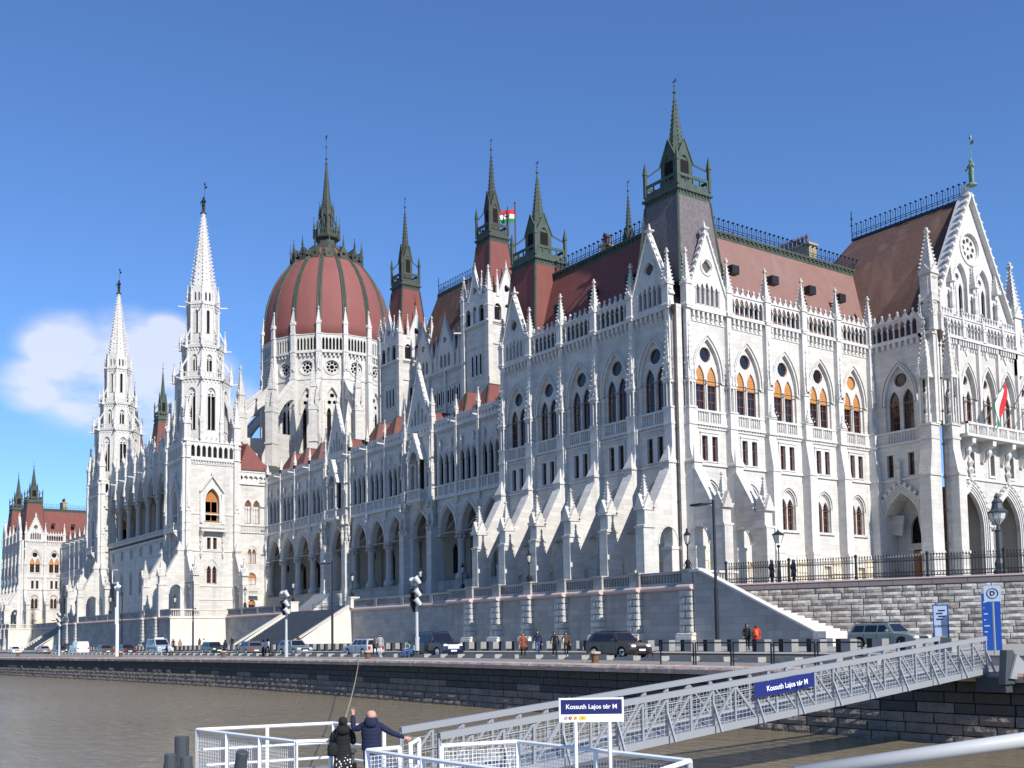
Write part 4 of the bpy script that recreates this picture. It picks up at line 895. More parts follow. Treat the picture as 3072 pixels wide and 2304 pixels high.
def big_face(b):
    """one face of the tower base, local u centred, facing -y at y = 0"""
    m = MB()
    m.plate(rect(-b, b, 3.8, 29.6), [arch(-.45, .34, 10.1, 12.2, 13.0), arch(.45, .34, 10.1, 12.2, 13.0), rect(-.8, -.2, 15.6, 17.4), rect(.2, .8, 15.6, 17.4), arch(0, 1.15, 19.9, 23.2, 25.2)], 0, .5, rim=False)
    w1 = m
    m = MB()
    for z in (9.7, 15.2, 21.0, 28.9): m.box(-b, b, -.12, .02, z, z + .18)
    m.box(-b, b, -.3, .05, 29.5, 29.85); m.box(-b, b, -.1, .02, 7.6, 7.8)
    for k in range(20): x = -b + (k + .5) * b / 10; m.box(x - .1, x + .1, -.22, 0, 29.1, 29.5)
    band(m, 0, 1.15, 19.9, 23.2, 25.2, .35, -.25, .27); band(m, 0, 1.0, 12.4, 12.4, 14.0, .14, -.12, .14)
    for s in (-1, 1): m.bar((s * 2.0, -.2, 24.6), (0, -.2, 27.2), .4, .22); m.box(s * 1.75 - .25, s * 1.75 + .25, -.3, .02, 19.7, 24.4)
    m.lathe([(.08, 27), (.22, 27.5), (.02, 28.1)], 0, -.2, 4)
    m.box(-2.1, 2.1, -1.1, .02, 18.3, 18.6); m.box(-2.1, 2.1, -1.1, -.95, 19.5, 19.7); balus(m, -2.0, 2.0, 18.6, 19.5, -1.1, -.95, .24, .055)
    for s in (-1, 1): m.extr([(0, 16.6), (-.3, 16.7), (-.5, 17.6), (-1.1, 18.3), (0, 18.3)], s * 1.8 - .2, s * 1.8 + .2); m.lathe([(.06, 14.2), (.22, 14.8), (.12, 15.2), (.22, 16), (.1, 16.6)], s * 1.8, -.25, 6)
    m.plate(rect(-1.0, 1.0, 15.45, 17.6), [rect(-.8, -.2, 15.6, 17.4), rect(.2, .8, 15.6, 17.4)], -.07, .09)
    # arcade round the head of the square stage
    n = 8; s = 2 * (b - .7) / n
    m.plate(rect(-b, b, 29.85, 32.4), [arch(-b + .7 + (k + .5) * s, s * .34, 30.1, 31.4, 31.95, 3) for k in range(n)], -.15, .3, back=True); m.box(-b, b, -.25, .2, 32.4, 32.55)
    for k in range(9):
        x = -b + .6 + (k + .5) * (2 * b - 1.2) / 9; q = .36; m.poly([(x - q, 0, 32.55), (x + q, 0, 32.55), (x, 0, 33.2)]); m.lathe([(.03, 33.1), (.1, 33.3), (.01, 33.5)], x, 0, 4)
    for sd in (-1, 1):
        x = sd * (b - .35); m.box(x - .45, x + .45, -.75, .2, 3.8, 15.2); m.extr([(-.75, 15.2), (-.5, 16.6), (-.5, 29.6), (.1, 29.6), (.1, 15.2)], x - .4, x + .4); m.box(x - .45, x + .45, -.56, .1, 18.4, 18.6); m.box(x - .45, x + .45, -.56, .1, 19.6, 19.8)
        for e in (-.28, .28): m.spirelet(x + e, -.5, 21.4, 1.4, .12, 3)
        m.spirelet(x, -.45, 22.0, 4.2, .22, 7)
        m.pinn(x, -.1, 29.8, 5.2, .36, 7)
    return w1, m
def big_tower(cx, cy, b=4.3):
    M = T(cx, cy)
    w1, w2 = big_face(b); W = MB(); Q = MB()
    for a in (0, 1): rot_m = a * R90; t1 = MB(); t2 = MB(); t1.v = [(x, y - b, z) for x, y, z in w1.v]; t1.f = w1.f; t2.v = [(x, y - b, z) for x, y, z in w2.v]; t2.f = w2.f; rot_into(W, t1, rot_m); rot_into(Q, t2, rot_m)
    for a in (2, 3): t2 = MB(); t2.v = [(x, y - b, z) for x, y, z in w2.v if 1]; t2.f = w2.f; rot_into(Q, t2, a * R90)
    W.box(-b, b - .5, -b + .5, b, 3.8, 29.6)
    tw = ob('tower', (W, 'white_stone'), PB, M); ob('tower_moulding', (Q, 'carved_stone'), tw)
    for a in (0, 1):
        Mf = Matrix.Rotation(a * R90, 4, 'Z') @ T(0, -b)
        f = MB(); f.plate(arch(0, 1.1, 20.0, 23.2, 25.1), [rect(-.95, -.06, 20.1, 21.3), rect(.06, .95, 20.1, 21.3), rect(-.95, -.06, 21.45, 23.1), rect(.06, .95, 21.45, 23.1)], .42, .08)
        ob('tower_window', (f, 'wood_orange'), tw, Mf)
        for sx in (-1, 1): g = MB(); x = sx * .5; g.poly([(x - .45, .5, 20.1), (x + .45, .5, 20.1), (x + .45, .5, 23.1), (x - .45, .5, 23.1)]); ob('tower_pane', (g, 'window_glass'), tw, Mf)
        for dx in (-.45, .45): put_window('low', M @ Mf, dx, .4)
        for dx in (-.5, .5): put_window('sq', M @ Mf, dx, .4)
        for s in (-1, 1): ob('buttress', BUT, PB, M @ Mf @ T(s * (b - .35), -.2))
    # octagon stages
    def octo(m, R, z0, z1, ww, w0, w1_, tracery=True):
        for k in range(8):
            q = MB(); a = PI / 4 * k; half = R * math.tan(PI / 8)
            q.plate(rect(-half, half, z0, z1), [arch(0, ww, w0, w1_ - ww * 1.3, w1_, 4)], -R, .35, rim=False)
            if tracery:
                q.box(-.06, .06, -R + .15, -R + .25, w0, w1_ - .2); q.plate(rect(-ww, ww, w1_ - ww * 2.2, w1_), [circ(-ww * .45, w1_ - ww * 1.8, ww * .3, 6), circ(ww * .45, w1_ - ww * 1.8, ww * .3, 6), circ(0, w1_ - ww * .9, ww * .36, 6)], -R + .2, .08)
            band(q, 0, ww, w0, w1_ - ww * 1.3, w1_, .14, -R - .1, .12)
            for j in range(5): x = -half + (j + .5) * half / 2.5; q.box(x - .1, x + .1, -R - .14, -R, z1 - .75, z1 - .3)
            q.box(-half - .06, half + .06, -R - .22, -R + .1, z1 - .3, z1 - .05)
            rot_into(m, q, a)
            av = a + PI / 8; vx, vy = R / math.cos(PI / 8) * math.cos(av), R / math.cos(PI / 8) * math.sin(av)
            m.tube((vx, vy, z0), (vx, vy, z1), .16, 5); 
            m.bar((vx, vy, z1 - .2), (vx * (1 + 1.3 / R), vy * (1 + 1.3 / R), z1 - .15), .15, .18)
    def rail8(m, R, z, h):
        for k in range(8):
            q = MB(); half = R * math.tan(PI / 8); q.plate(rect(-half, half, z, z + h), [rect(-half + .12 + j * (2 * half - .24) / 5 + .05, -half + .12 + (j + 1) * (2 * half - .24) / 5 - .05, z + .18, z + h - .15) for j in range(5)], -R, .14, back=True); rot_into(m, q, PI / 4 * k)
    m = MB(); octo(m, 3.9, 32.4, 43.0, .62, 34.6, 41.4); rail8(m, 4.15, 43.0, .9)
    for k in range(8):
        a = PI / 4 * k + PI / 8; x, y = 4.5 * math.cos(a), 4.5 * math.sin(a); m.pinn(x, y, 42.6, 3.6, .24, 5); m.pinn(x * .96, y * .96, 33, 7.5, .3, 8)
    for sx in (-1, 1):
        for sy in (-1, 1):
            X, Y = sx * (b - .2), sy * (b - .2); m.pinn(X, Y, 32.4, 7.6, .55, 8)
            m.bar((X * .95, Y * .95, 36.2), (sx * 2.8, sy * 2.8, 40), .35, .5)
            m.bar((X * .95, sy * 1.5, 35.2), (sx * 3.2, sy * 1.4, 38.6), .3, .4); m.bar((sx * 1.5, Y * .95, 35.2), (sx * 1.4, sy * 3.2, 38.6), .3, .4)
            m.pinn(X, sy * 1.6, 32.4, 4.6, .26, 5); m.pinn(sx * 1.6, Y, 32.4, 4.6, .26, 5)
    octo(m, 2.95, 43.0, 48.4, .42, 44.2, 47.0); rail8(m, 3.2, 48.4, .8)
    for k in range(8):
        a = PI / 4 * k + PI / 8; x, y = 3.5 * math.cos(a), 3.5 * math.sin(a); m.pinn(x, y, 48.0, 3.6, .2, 5)
        m.bar((x, y, 49.6), (x * .72, y * .72, 51.5), .12, .2); m.bar((x * 1.28, y * 1.28, 44.6), (x * .9, y * .9, 46.6), .14, .24)
    octo(m, 2.3, 48.4, 55.6, .24, 50.6, 54.4, False); rail8(m, 2.4, 55.6, .3)
    for k in range(8):
        a = PI / 4 * k; q = MB(); h = 2.2 * math.tan(PI / 8); q.plate([(-h, 55.6), (h, 55.6), (h, 57.8), (0, 59.0), (-h, 57.8)], [arch(-.32, .14, 55.9, 57.1, 57.4, 3), arch(.32, .14, 55.9, 57.1, 57.4, 3)], -2.2, .15, back=True); rot_into(m, q, a)
        m.pinn(2.45 * math.cos(a + PI / 8), 2.45 * math.sin(a + PI / 8), 55.6, 3.4, .16, 5)
    ob('tower_lantern', (m, 'carved_stone'), tw)
    m = MB(); m.lathe([(2.05, 57.6), (.25, 70.9)], 0, 0, 8); m.crockets(0, 0, 58, 70.6, 2.05, .3, 21, .3, 8); m.lathe([(.25, 70.4), (.4, 70.9), (.4, 71.1)], 0, 0, 8)
    for k in range(8):
        a = PI / 4 * k; 
        for j in range(12): t = (j + .5) / 12; R = (2.05 - 1.8 * t) * math.cos(PI / 8); m.lathe([(.05, 58 + 12.3 * t), (.12, 58.15 + 12.3 * t), (.05, 58.3 + 12.3 * t)], R * math.cos(a), R * math.sin(a), 4)
    ob('tower_spire', (m, 'carved_stone'), tw)
    q = statue_mesh(2.9); ob('statue', (q, 'bronze'), tw, T(0, 0, 71.1, .6))
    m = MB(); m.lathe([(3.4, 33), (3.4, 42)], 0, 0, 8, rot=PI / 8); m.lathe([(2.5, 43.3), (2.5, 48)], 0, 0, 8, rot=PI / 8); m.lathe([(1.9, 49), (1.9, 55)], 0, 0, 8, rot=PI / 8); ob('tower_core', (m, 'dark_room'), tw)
T2X, T1X, TY = -102.6, -150.4, -2.3
big_tower(T2X, TY); big_tower(T1X, TY)
# side return of the middle block (sun-lit)
def side_return(x, sgn):
    MS = T(x, 0, 0, R90)
    m = MB(); a, b = 2.0, 7.6
    m.plate(rect(a, b, 4, 26.7), [arch(3.75, .55, 19.9, 22.8, 23.7), arch(5.2, .55, 19.9, 22.8, 23.7), arch(4.05, .32, 13.5, 15.2, 15.9), arch(4.8, .32, 13.5, 15.2, 15.9), arch(4.4, .75, 10.1, 11.2, 12.0), arch(4.4, .6, 6.0, 7.0, 7.7)], 0, .35, rim=False)
    ob('wall', (m, 'white_stone'), PB, MS)
    m = MB()
    for z in (18.4, 19.55): m.box(a, b, -.2, .02, z, z + .18)
    balus(m, a, b, 18.6, 19.55, -.18, -.05, .26, .055)
    m.box(a, b, -.25, .02, 26.2, 26.5); m.plate(rect(a, b, 26.5, 28.2), [foil(a + .5 + k * .85, 27.3, .36) for k in range(6)], -.15, .25, back=True); m.box(a, b, -.25, .15, 28.2, 28.4)
    for c in (3.75, 5.2): band(m, c, .6, 22.4, 22.8, 23.8, .12, -.1, .12)
    band(m, 4.4, .95, 15.2, 15.3, 16.4, .1, -.08, .1); band(m, 4.4, .8, 11.1, 11.2, 12.1, .1, -.08, .1); band(m, 4.4, .65, 6.9, 7.0, 7.8, .1, -.08, .1)
    m.box(3.4, 5.4, -.9, .02, 8.3, 8.5); m.box(3.4, 5.4, -.9, -.75, 9.5, 9.7); balus(m, 3.4, 5.4, 8.5, 9.5, -.9, -.75, .25, .06)
    m.box(6.6, 7.6, -.5, .02, 4, 28.4)
    ob('moulding', (m, 'carved_stone'), PB, MS)
    for c, w, z0, zs, za, mt in ((3.75, .5, 19.95, 22.8, 23.6, 'wood_brown'), (5.2, .5, 19.95, 22.8, 23.6, 'wood_brown'), (4.05, .3, 13.5, 15.2, 15.8, 'wood_brown'), (4.8, .3, 13.5, 15.2, 15.8, 'wood_brown'), (4.4, .7, 10.15, 11.2, 11.9, 'wood_orange'), (4.4, .55, 6.0, 7.0, 7.6, 'wood_orange')):
        f = MB(); f.plate(arch(c, w, z0, zs, za), [rect(c - w + .08, c - .03, z0 + .08, zs - .05), rect(c + .03, c + w - .08, z0 + .08, zs - .05)], .22, .06); o = ob('window', (f, mt), PB, MS)
        g = MB(); g.poly([(p, .29, q) for p, q in arch(c, w - .04, z0, zs, za)]); ob('pane', (g, 'window_glass'), o)
side_return(-98.35, 1)
m = MB(); m.poly([(-98.6, 2.2, 28.3), (-98.6, 8, 28.3), (-101.6, 5.0, 33.6)]); m.poly([(-98.6, 2.2, 28.3), (-101.6, 5, 33.6), (-106, 5, 33.6), (-106, 2.2, 28.3)]); m.poly([(-98.6, 8, 28.3), (-106, 8, 28.3), (-106, 5, 33.6), (-101.6, 5, 33.6)]); ob('roof', (m, 'red_tile'), PB)
m = MB(); m.box(-98.75, -98.3, 2.2, 8, 28.4, 28.7); m.poly([(-98.5, 8, 28.5), (-98.5, 12, 28.5), (-106, 12, 31), (-106, 8, 31)]); ob('roof_edge_strip', (m, 'copper_mid'), PB)
# colonnade
CY0 = -4.8; XA, XB = -146.2, -106.8; NA = 7; P = (XB - XA) / NA
def colon_bay():
    m = MB(); h = P / 2; a = h - .62
    m.plate(rect(-h, h, 26.3, 31.6), [[(-a, 26.4), (a, 26.4)] + arch(0, a, 26.4, 26.6, 29.8, 7)[2:]], 0, .9, rim=False); m.box(-h, -a, 0, .9, 26.0, 26.3); m.box(a, h, 0, .9, 26.0, 26.3)
    m.plate(rect(-h, h, 4.5, 19.2), [arch(0, .5, 9.8, 12.9, 13.8), rect(-.75, -.3, 16.3, 18), rect(-.22, .22, 16.3, 18), rect(.3, .75, 16.3, 18)], 0, .4, rim=False)
    m.box(-h, h, .9, 5.5, 31.2, 31.6)
    m2 = MB()
    for j in range(3): band(m2, 0, a + j * .14, 26.4, 26.6, 29.8 + j * .16, .09, -.05 - .05 * j, .07 + .05 * j, 8)
    m2.box(-h, h, -.3, .3, 19.2, 19.4); m2.box(-h, h, -.2, .3, 18.3, 18.55); m2.box(-h, h, -.1, .02, 15.8, 15.98); m2.box(-h, h, -.1, .02, 9.3, 9.5); m2.box(-h, h, -.25, .3, 19.9, 20.05)
    for k in range(8): x = -h + (k + .5) * P / 8; m2.box(x - .2, x + .2, -.2, -.05, 19.4, 19.9)
    for j in range(3): band(m2, 0, .5 + j * .16, 9.8, 12.9, 13.8 + j * .2, .09, -.04 - .04 * j, .06 + .04 * j)
    m2.plate([(-h + .3, 31.6), (h - .3, 31.6), (0, 35.4)], [arch(k * .5, .17, 31.9, 33.2 - .5 * abs(k), 33.6 - .5 * abs(k), 3) for k in (-1, 0, 1)], -.1, .3, back=True)
    for sd in (-1, 1):
        m2.bar((sd * (h - .3), .05, 31.7), (0, .05, 35.6), .5, .16)
        for j in range(6): t = (j + .5) / 6; m2.lathe([(.05, 31.8 + 3.7 * t), (.16, 31.95 + 3.7 * t), (.03, 32.3 + 3.7 * t)], sd * (h - .3) * (1 - t), -.1, 4)
    m2.spirelet(0, 0, 35.4, 1.3, .15, 3)
    m2.box(h - .25, h + .25, -.5, .1, 26.4, 32); m2.pinn(h, -.25, 31.6, 4.6, .32, 6); m2.spirelet(h, -.55, 28, 3.0, .22, 5); m2.bar((h, -.4, 30.9), (h, -1.5, 30.95), .15, .18)
    return m.mesh('wall', 'white_stone'), m2.mesh('moulding', 'carved_stone')
CB = colon_bay()
TALLC = (lambda m: (m.lathe([(.72, 19.4), (.72, 19.8), (.56, 20.2), (.5, 20.3), (.46, 24.9), (.55, 25.0), (.5, 25.1), (.7, 25.7), (.8, 25.7), (.8, 26.0)], 0, .45, 12), m)[1])(MB()).mesh('column', 'column_stone', True)
for k in range(NA):
    Mi = T(XA + (k + .5) * P, CY0); ob('wall', CB[0], PB, Mi); ob('moulding', CB[1], PB, Mi)
    g = MB(); g.box(-.5, .5, .35, .38, 9.8, 13.8); g.box(-.8, .8, .32, .36, 16.2, 18.1); ob('window', (g, 'dark_room'), PB, Mi)
    if k: ob('column', TALLC, PB, T(XA + k * P, CY0))
m = MB(); m.box(XA, XB, CY0 + 5.5, CY0 + 6, 19, 31.6); m.box(XA, XB, CY0, CY0 + 5.5, 18.8, 19.1)
for k in range(NA + 1): m.box(XA + k * P - .3, XA + k * P + .3, CY0 + 5.1, CY0 + 5.5, 19, 27); 
for k in range(NA):
    c = XA + (k + .5) * P
    for s in (-1, 1): m.bar((c + s * P / 2, CY0 + 5.3, 26), (c, CY0 + 3, 31), .25, .25); m.bar((c + s * P / 2, CY0 + .9, 26), (c, CY0 + 3, 31), .25, .25)
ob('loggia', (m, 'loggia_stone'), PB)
m = MB(); m.box(-155, -98.6, 3, 60, 8, 28.2); m.box(XA, XB, 1.2, 9, 28, 33); m.box(-98.8, -98.5, 7.0, 9, 8, 28); ob('inner_wall', (m, 'white_stone'), PB)
m = MB(); m.poly([(-155, 3, 28.3), (-98.6, 3, 28.3), (-104, 8, 30), (-150, 8, 30)]); m.poly([(-98.6, 7, 28.3), (-98.6, 60, 28.3), (-104, 55, 30), (-104, 12, 30)]); m.poly([(XA, 1, 33.1), (XB, 1, 33.1), (XB - 2, 5, 36.4), (XA + 2, 5, 36.4)]); m.poly([(XA + 2, 5, 36.4), (XB - 2, 5, 36.4), (XB, 9, 33), (XA, 9, 33)]); m.poly([(XB, 1, 33.1), (XB, 9, 33), (XB - 2, 5, 36.4)])
rf = ob('roof', (m, 'red_tile'), PB)
m = MB(); cresting(m, (XA + 2, 5, 36.4), (XB - 2, 5, 36.4)); ob('roof_cresting', (m, 'iron_blue'), rf)
# ---- drum and dome
DX, DY = -126.0, 32.0; MD = T(DX, DY)
def drum():
    m = MB(); R = 12.1; n = 16; half = R * math.tan(PI / n)
    for k in range(n):
        q = MB(); q.plate(rect(-half, half, 26, 55), [arch(0, 1.25, 36.4, 45.2, 48.4, 5), circ(0, 52.3, 1.25, 14)], -R, .5, rim=False)
        q.plate(rect(-1.3, 1.3, 36.3, 48.5), [arch(-.58, .38, 36.4, 43.6, 44.6, 3), arch(.58, .38, 36.4, 43.6, 44.6, 3), circ(-.5, 45.6, .38, 8), circ(.5, 45.6, .38, 8), circ(0, 46.9, .42, 8)], -R + .35, .15)
        q.plate(circ(0, 52.3, 1.3, 14), [circ(.78 * math.cos(PI / 4 * j), 52.3 + .78 * math.sin(PI / 4 * j), .27, 6) for j in range(8)] + [circ(0, 52.3, .42, 8)], -R + .3, .12)
        band(q, 0, 1.25, 43.4, 45.2, 48.4, .2, -R - .14, .16); q.plate(circ(0, 52.3, 1.6, 16), [circ(0, 52.3, 1.27, 16)], -R - .12, .14)
        q.box(-half, half, -R - .12, -R + .1, 49.9, 50.15); q.box(-half, half, -R - .55, -R + .1, 54.9, 55.25)
        for j in range(6): x = -half + (j + .5) * half / 3; q.box(x - .16, x + .16, -R - .45, -R, 54.3, 54.9)
        n5 = 6; s = (2 * half - .9) / n5
        q.plate(rect(-half, half, 55.25, 58.4), [arch(-half + .45 + (j + .5) * s, s * .34, 55.5, 57.3, 57.9, 3) for j in range(n5)], -R - .35, .3, back=True); q.box(-half, half, -R - .45, -R, 58.4, 58.55)
        for j in range(6):
            x = -half + .3 + (j + .5) * (2 * half - .6) / 6; q.poly([(x - .33, -R - .2, 58.55), (x + .33, -R - .2, 58.55), (x, -R - .2, 59.15)]); q.lathe([(.03, 59.1), (.1, 59.3), (.01, 59.5)], x, -R - .2, 4)
        rot_into(m, q, 2 * PI * k / n)
    return m
dr = ob('drum', (drum(), 'white_stone'), PB, MD)
def drum_pier():
    m = MB(); R = 12.35
    m.box(R - .3, R + .95, -.55, .55, 28, 50.4); m.box(R - .3, R + 1.05, -.62, .62, 49.8, 50.2); m.box(R - .3, R + .8, -.48, .48, 50.2, 55.4); m.box(R - .2, R + .9, -.55, .55, 55, 55.35); m.box(R, R + .8, -.42, .42, 55.35, 58.6)
    m.pinn(R + .4, 0, 58.4, 5.4, .42, 8)
    for s in (-.3, .3): m.spirelet(R + .85, s, 51.4, 1.8, .14, 3)
    m.spirelet(R + .8, 0, 51.7, 3.2, .24, 6)
    return m.mesh('drum_pier', 'carved_stone')
DP = drum_pier()
def flyer_clean():
    m = MB(); r0, r1 = 12.9, 20.0
    def add(pts, w):
        q = MB(); q.extr(pts, -w, w); i = len(m.v); m.v += [(y, x, z) for x, y, z in q.v]; m.f += [tuple(i + k for k in f) for f in q.f]; m.m += q.m
    arcp = [(r1 - .4 - (r1 - r0 - .8) * t, 39.9 + 6.0 * math.sin(t * PI / 2) ** .8) for t in [k / 8 for k in range(9)]]
    add([(r0, 49.7), (r1, 43.1), (r1, 39.9)] + arcp + [(r0, 46)], .38)
    m.bar((r0, 0, 49.9), (r1 + .2, 0, 43.3), .95, .3)
    m.box(r1 - .7, r1 + 1.3, -.75, .75, 24, 43.2); m.box(r1 - .8, r1 + 1.4, -.85, .85, 42.2, 42.5); m.box(r1 - .8, r1 + 1.5, -.85, .85, 36.4, 36.7)
    m.pinn(r1 + .3, 0, 43.2, 9.0, .52, 9)
    for s in (-.6, .6): m.pinn(r1 + 1.1, s, 42.6, 3.6, .2, 5); m.pinn(r1 - .4, s, 43, 3.6, .2, 5)
    arcp = [(r1 - .6 - (r1 - r0 - 1.2) * t, 28 + 3.6 * math.sin(t * PI) ** .6) for t in [k / 8 for k in range(9)]]
    add([(r0, 39.2), (r1, 38.6), (r1, 28)] + arcp + [(r0, 28)], .36)
    return m.mesh('flying_buttress', 'white_stone')
FLY = flyer_clean()
for k in range(16):
    a = 2 * PI * (k + .5) / 16; ob('drum_pier', DP, dr, Matrix.Rotation(a, 4, 'Z'))
    if k in (8, 9, 10, 11, 12, 13, 14, 15): ob('flying_buttress', FLY, dr, Matrix.Rotation(a, 4, 'Z'))
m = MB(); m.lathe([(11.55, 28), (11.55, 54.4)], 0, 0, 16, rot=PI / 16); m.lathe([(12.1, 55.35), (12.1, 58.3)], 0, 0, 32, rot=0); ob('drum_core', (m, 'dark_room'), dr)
m = MB(); m.lathe([(19, 24), (19, 29.5), (12, 33)], 0, 0, 32, cap=False); ob('lower_roof', (m, 'copper_mid'), dr)
prof = [(12.0, 55.3), (12.0, 58.2), (12.6, 58.9), (12.65, 60.5), (12.45, 63.3), (12.0, 66.2), (11.3, 68.6), (10.35, 70.8), (9.1, 72.9), (7.8, 74.6), (6.7, 75.7)]
m = MB(); m.lathe(prof, 0, 0, 48, rot=0, cap=False); m.lathe([(6.7, 75.7), (5.2, 76.9), (3.4, 78.6)], 0, 0, 16, rot=PI / 16)
dome = ob('dome', m.mesh('dome', 'dome_tile', True), PB, MD)
m = MB()
for dx in (-.30, .0, .30):
    full = prof + [(5.2, 76.9), (3.5, 78.5)]
    for (ra, za), (rb, zb) in zip(full, full[1:]):
        w = .21 if dx else .12
        m.tube((ra + (.02 if dx else .16), dx * (.45 + .55 * ra / 12.6), za), (rb + (.02 if dx else .16), dx * (.45 + .55 * rb / 12.6), zb), w, 5, cap=False)
RIB = m.mesh('dome_rib', 'copper_mid')
m = MB(); m.plate([(-.75, 75.2), (.75, 75.2), (.75, 76.2), (0, 78.1), (-.75, 76.2)], [foil(0, 76.1, .32, 3)], -7.3, .2, back=True); m.poly([(-.75, -7.3, 76.2), (0, -7.3, 78.1), (0, -5.2, 77.4), (-.75, -6, 76.4)]); m.poly([(.75, -7.3, 76.2), (0, -7.3, 78.1), (0, -5.2, 77.4), (.75, -6, 76.4)]); m.spirelet(0, -7.2, 78.0, 1.9, .16, 3); m.spirelet(-.8, -7.2, 76, 1.2, .1, 2); m.spirelet(.8, -7.2, 76, 1.2, .1, 2)
DORM = m.mesh('dome_dormer', 'copper_dark')
for k in range(16):
    ob('dome_rib', RIB, dome, Matrix.Rotation(2 * PI * (k + .5) / 16, 4, 'Z')); ob('dome_dormer', DORM, dome, Matrix.Rotation(2 * PI * k / 16, 4, 'Z'))
m = MB(); m.lathe([(3.4, 78.3), (3.5, 78.7), (3.0, 78.8), (2.2, 79.6), (1.95, 80), (1.95, 80.9), (2.6, 81.2), (2.7, 81.6), (2.45, 81.7)], 0, 0, 8)
for k in range(8):
    a = PI / 4 * k; q = MB(); h = 2.4 * math.tan(PI / 8); q.plate(rect(-h, h, 81.6, 83.0), [rect(-h + .15 + j * (2 * h - .3) / 4 + .05, -h + .15 + (j + 1) * (2 * h - .3) / 4 - .05, 81.9, 82.7) for j in range(4)], -2.4, .1, back=True)
    q.plate([(-.52, 82), (.52, 82), (.52, 86.6), (0, 88.2), (-.52, 86.6)], [arch(0, .3, 83.2, 85.6, 86.3, 3)], -1.3, .1, back=True)
    for j in range(7): x = -1.2 + j * .4; q.lathe([(.03, 78.6), (.08, 79.1), (.01, 79.5)], x, -3.25, 4)
    rot_into(m, q, a)
    b = a + PI / 8; m.pinn(2.55 * math.cos(b), 2.55 * math.sin(b), 81.4, 4.4, .15, 4); m.bar((2.5 * math.cos(b), 2.5 * math.sin(b), 83.6), (1.3 * math.cos(b), 1.3 * math.sin(b), 85.8), .1, .14); m.pinn(1.42 * math.cos(b), 1.42 * math.sin(b), 85.6, 3.4, .12, 4)
m.lathe([(1.1, 82), (1.1, 87.4)], 0, 0, 8)
m.lathe([(1.15, 87.2), (.85, 88.4), (.2, 96.4), (.12, 96.8)], 0, 0, 8); m.crockets(0, 0, 88.2, 96, .88, .2, 14, .18, 8)
m.lathe([(.14, 96.6), (.3, 97.0), (.14, 97.3), (.1, 97.8), (.28, 98.0), (.08, 98.3), (.07, 100.2), (.2, 100.5), (.05, 100.8), (.03, 102.9)], 0, 0, 6); m.box(-.35, .45, -.02, .02, 102.2, 102.35); m.box(-.25, .5, -.02, .02, 102.5, 102.9)
ob('dome_lantern', (m, 'copper_dark'), dome)
# ---- far block
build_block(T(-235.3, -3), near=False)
for x in (-237.8, -257.2): spire_kit('corner_spire', 2.7, 30.5, 1.95, 38.3, 49.6, 'red_tile', 'copper_mid', M=T(x, .4))
wl, tr = GALB[4.6]
for c in (-226.7, -231.3): ob('wall', wl, PB, T(c, GY)); ob('moulding', tr, PB, T(c, GY)); ob('roof', RROOF, PB, T(c, GY)); ob('column', COLM, PB, T(c - 2.3, GY))
m = MB(); m.box(-236, -158, 12, 17, 8, 27); m.box(-262, -236, 3, 30, 20, 28); ob('inner_wall', (m, 'white_stone'), PB)
chimney(-241, 9, 1.6, .6, 6, h=2.6); chimney(-241, 17, 1.6, .6, 6, h=2.6)
def gable_top_statue():
    q = statue_mesh(2.7); ob('statue', (q, 'verdigris'), PB, T(6.9, 33.1, 43.5, -.3))
gable_top_statue()
# flag on the roof behind
m = MB(); m.tube((-47.6, 20, 38), (-47.6, 20, 58.2), .1, 6); m.lathe([(.04, 58.1), (.16, 58.3), (.04, 58.5)], -47.6, 20, 6)
def flag_mesh(L, H, n=10, wave=.25, droop=.0, horiz=True, name='flag'):
    """tricolour cloth, bands red / white / green; local x along the fly, z up"""
    m = MB(); k3 = 3
    for b in range(3):
        m.cur = b
        for i in range(n):
            x0, x1 = L * i / n, L * (i + 1) / n
            def P(x, t):
                z = H / 2 - H * t; return (x, wave * math.sin(x * 5.0 / L * 1.4 + t) * (x / L), z - droop * (x / L) ** 2 + .12 * H * math.sin(3 * x / L) * (x / L))
            m.poly([P(x0, (b + 1) / 3), P(x1, (b + 1) / 3), P(x1, b / 3), P(x0, b / 3)])
    return m.mesh(name, ['flag_red', 'flag_white', 'flag_green'])
fp = ob('roof_flagpole', (m, 'pot_metal') if 0 else (lambda q: (q.tube((0, 0, 0), (0, 0, 20.2), .1, 6), q.lathe([(.04, 20.1), (.17, 20.3), (.04, 20.5)], 0, 0, 6), q)[2])(MB()).mesh('pole', 'pot_metal'), None, T(-47.6, 20, 38), 'tall dark roof pole flying the red white and green flag between two spires', 'flagpole')
ob('flag', flag_mesh(2.3, 1.75, droop=.45), fp, T(0, 0, 18.5, math.radians(-118)))
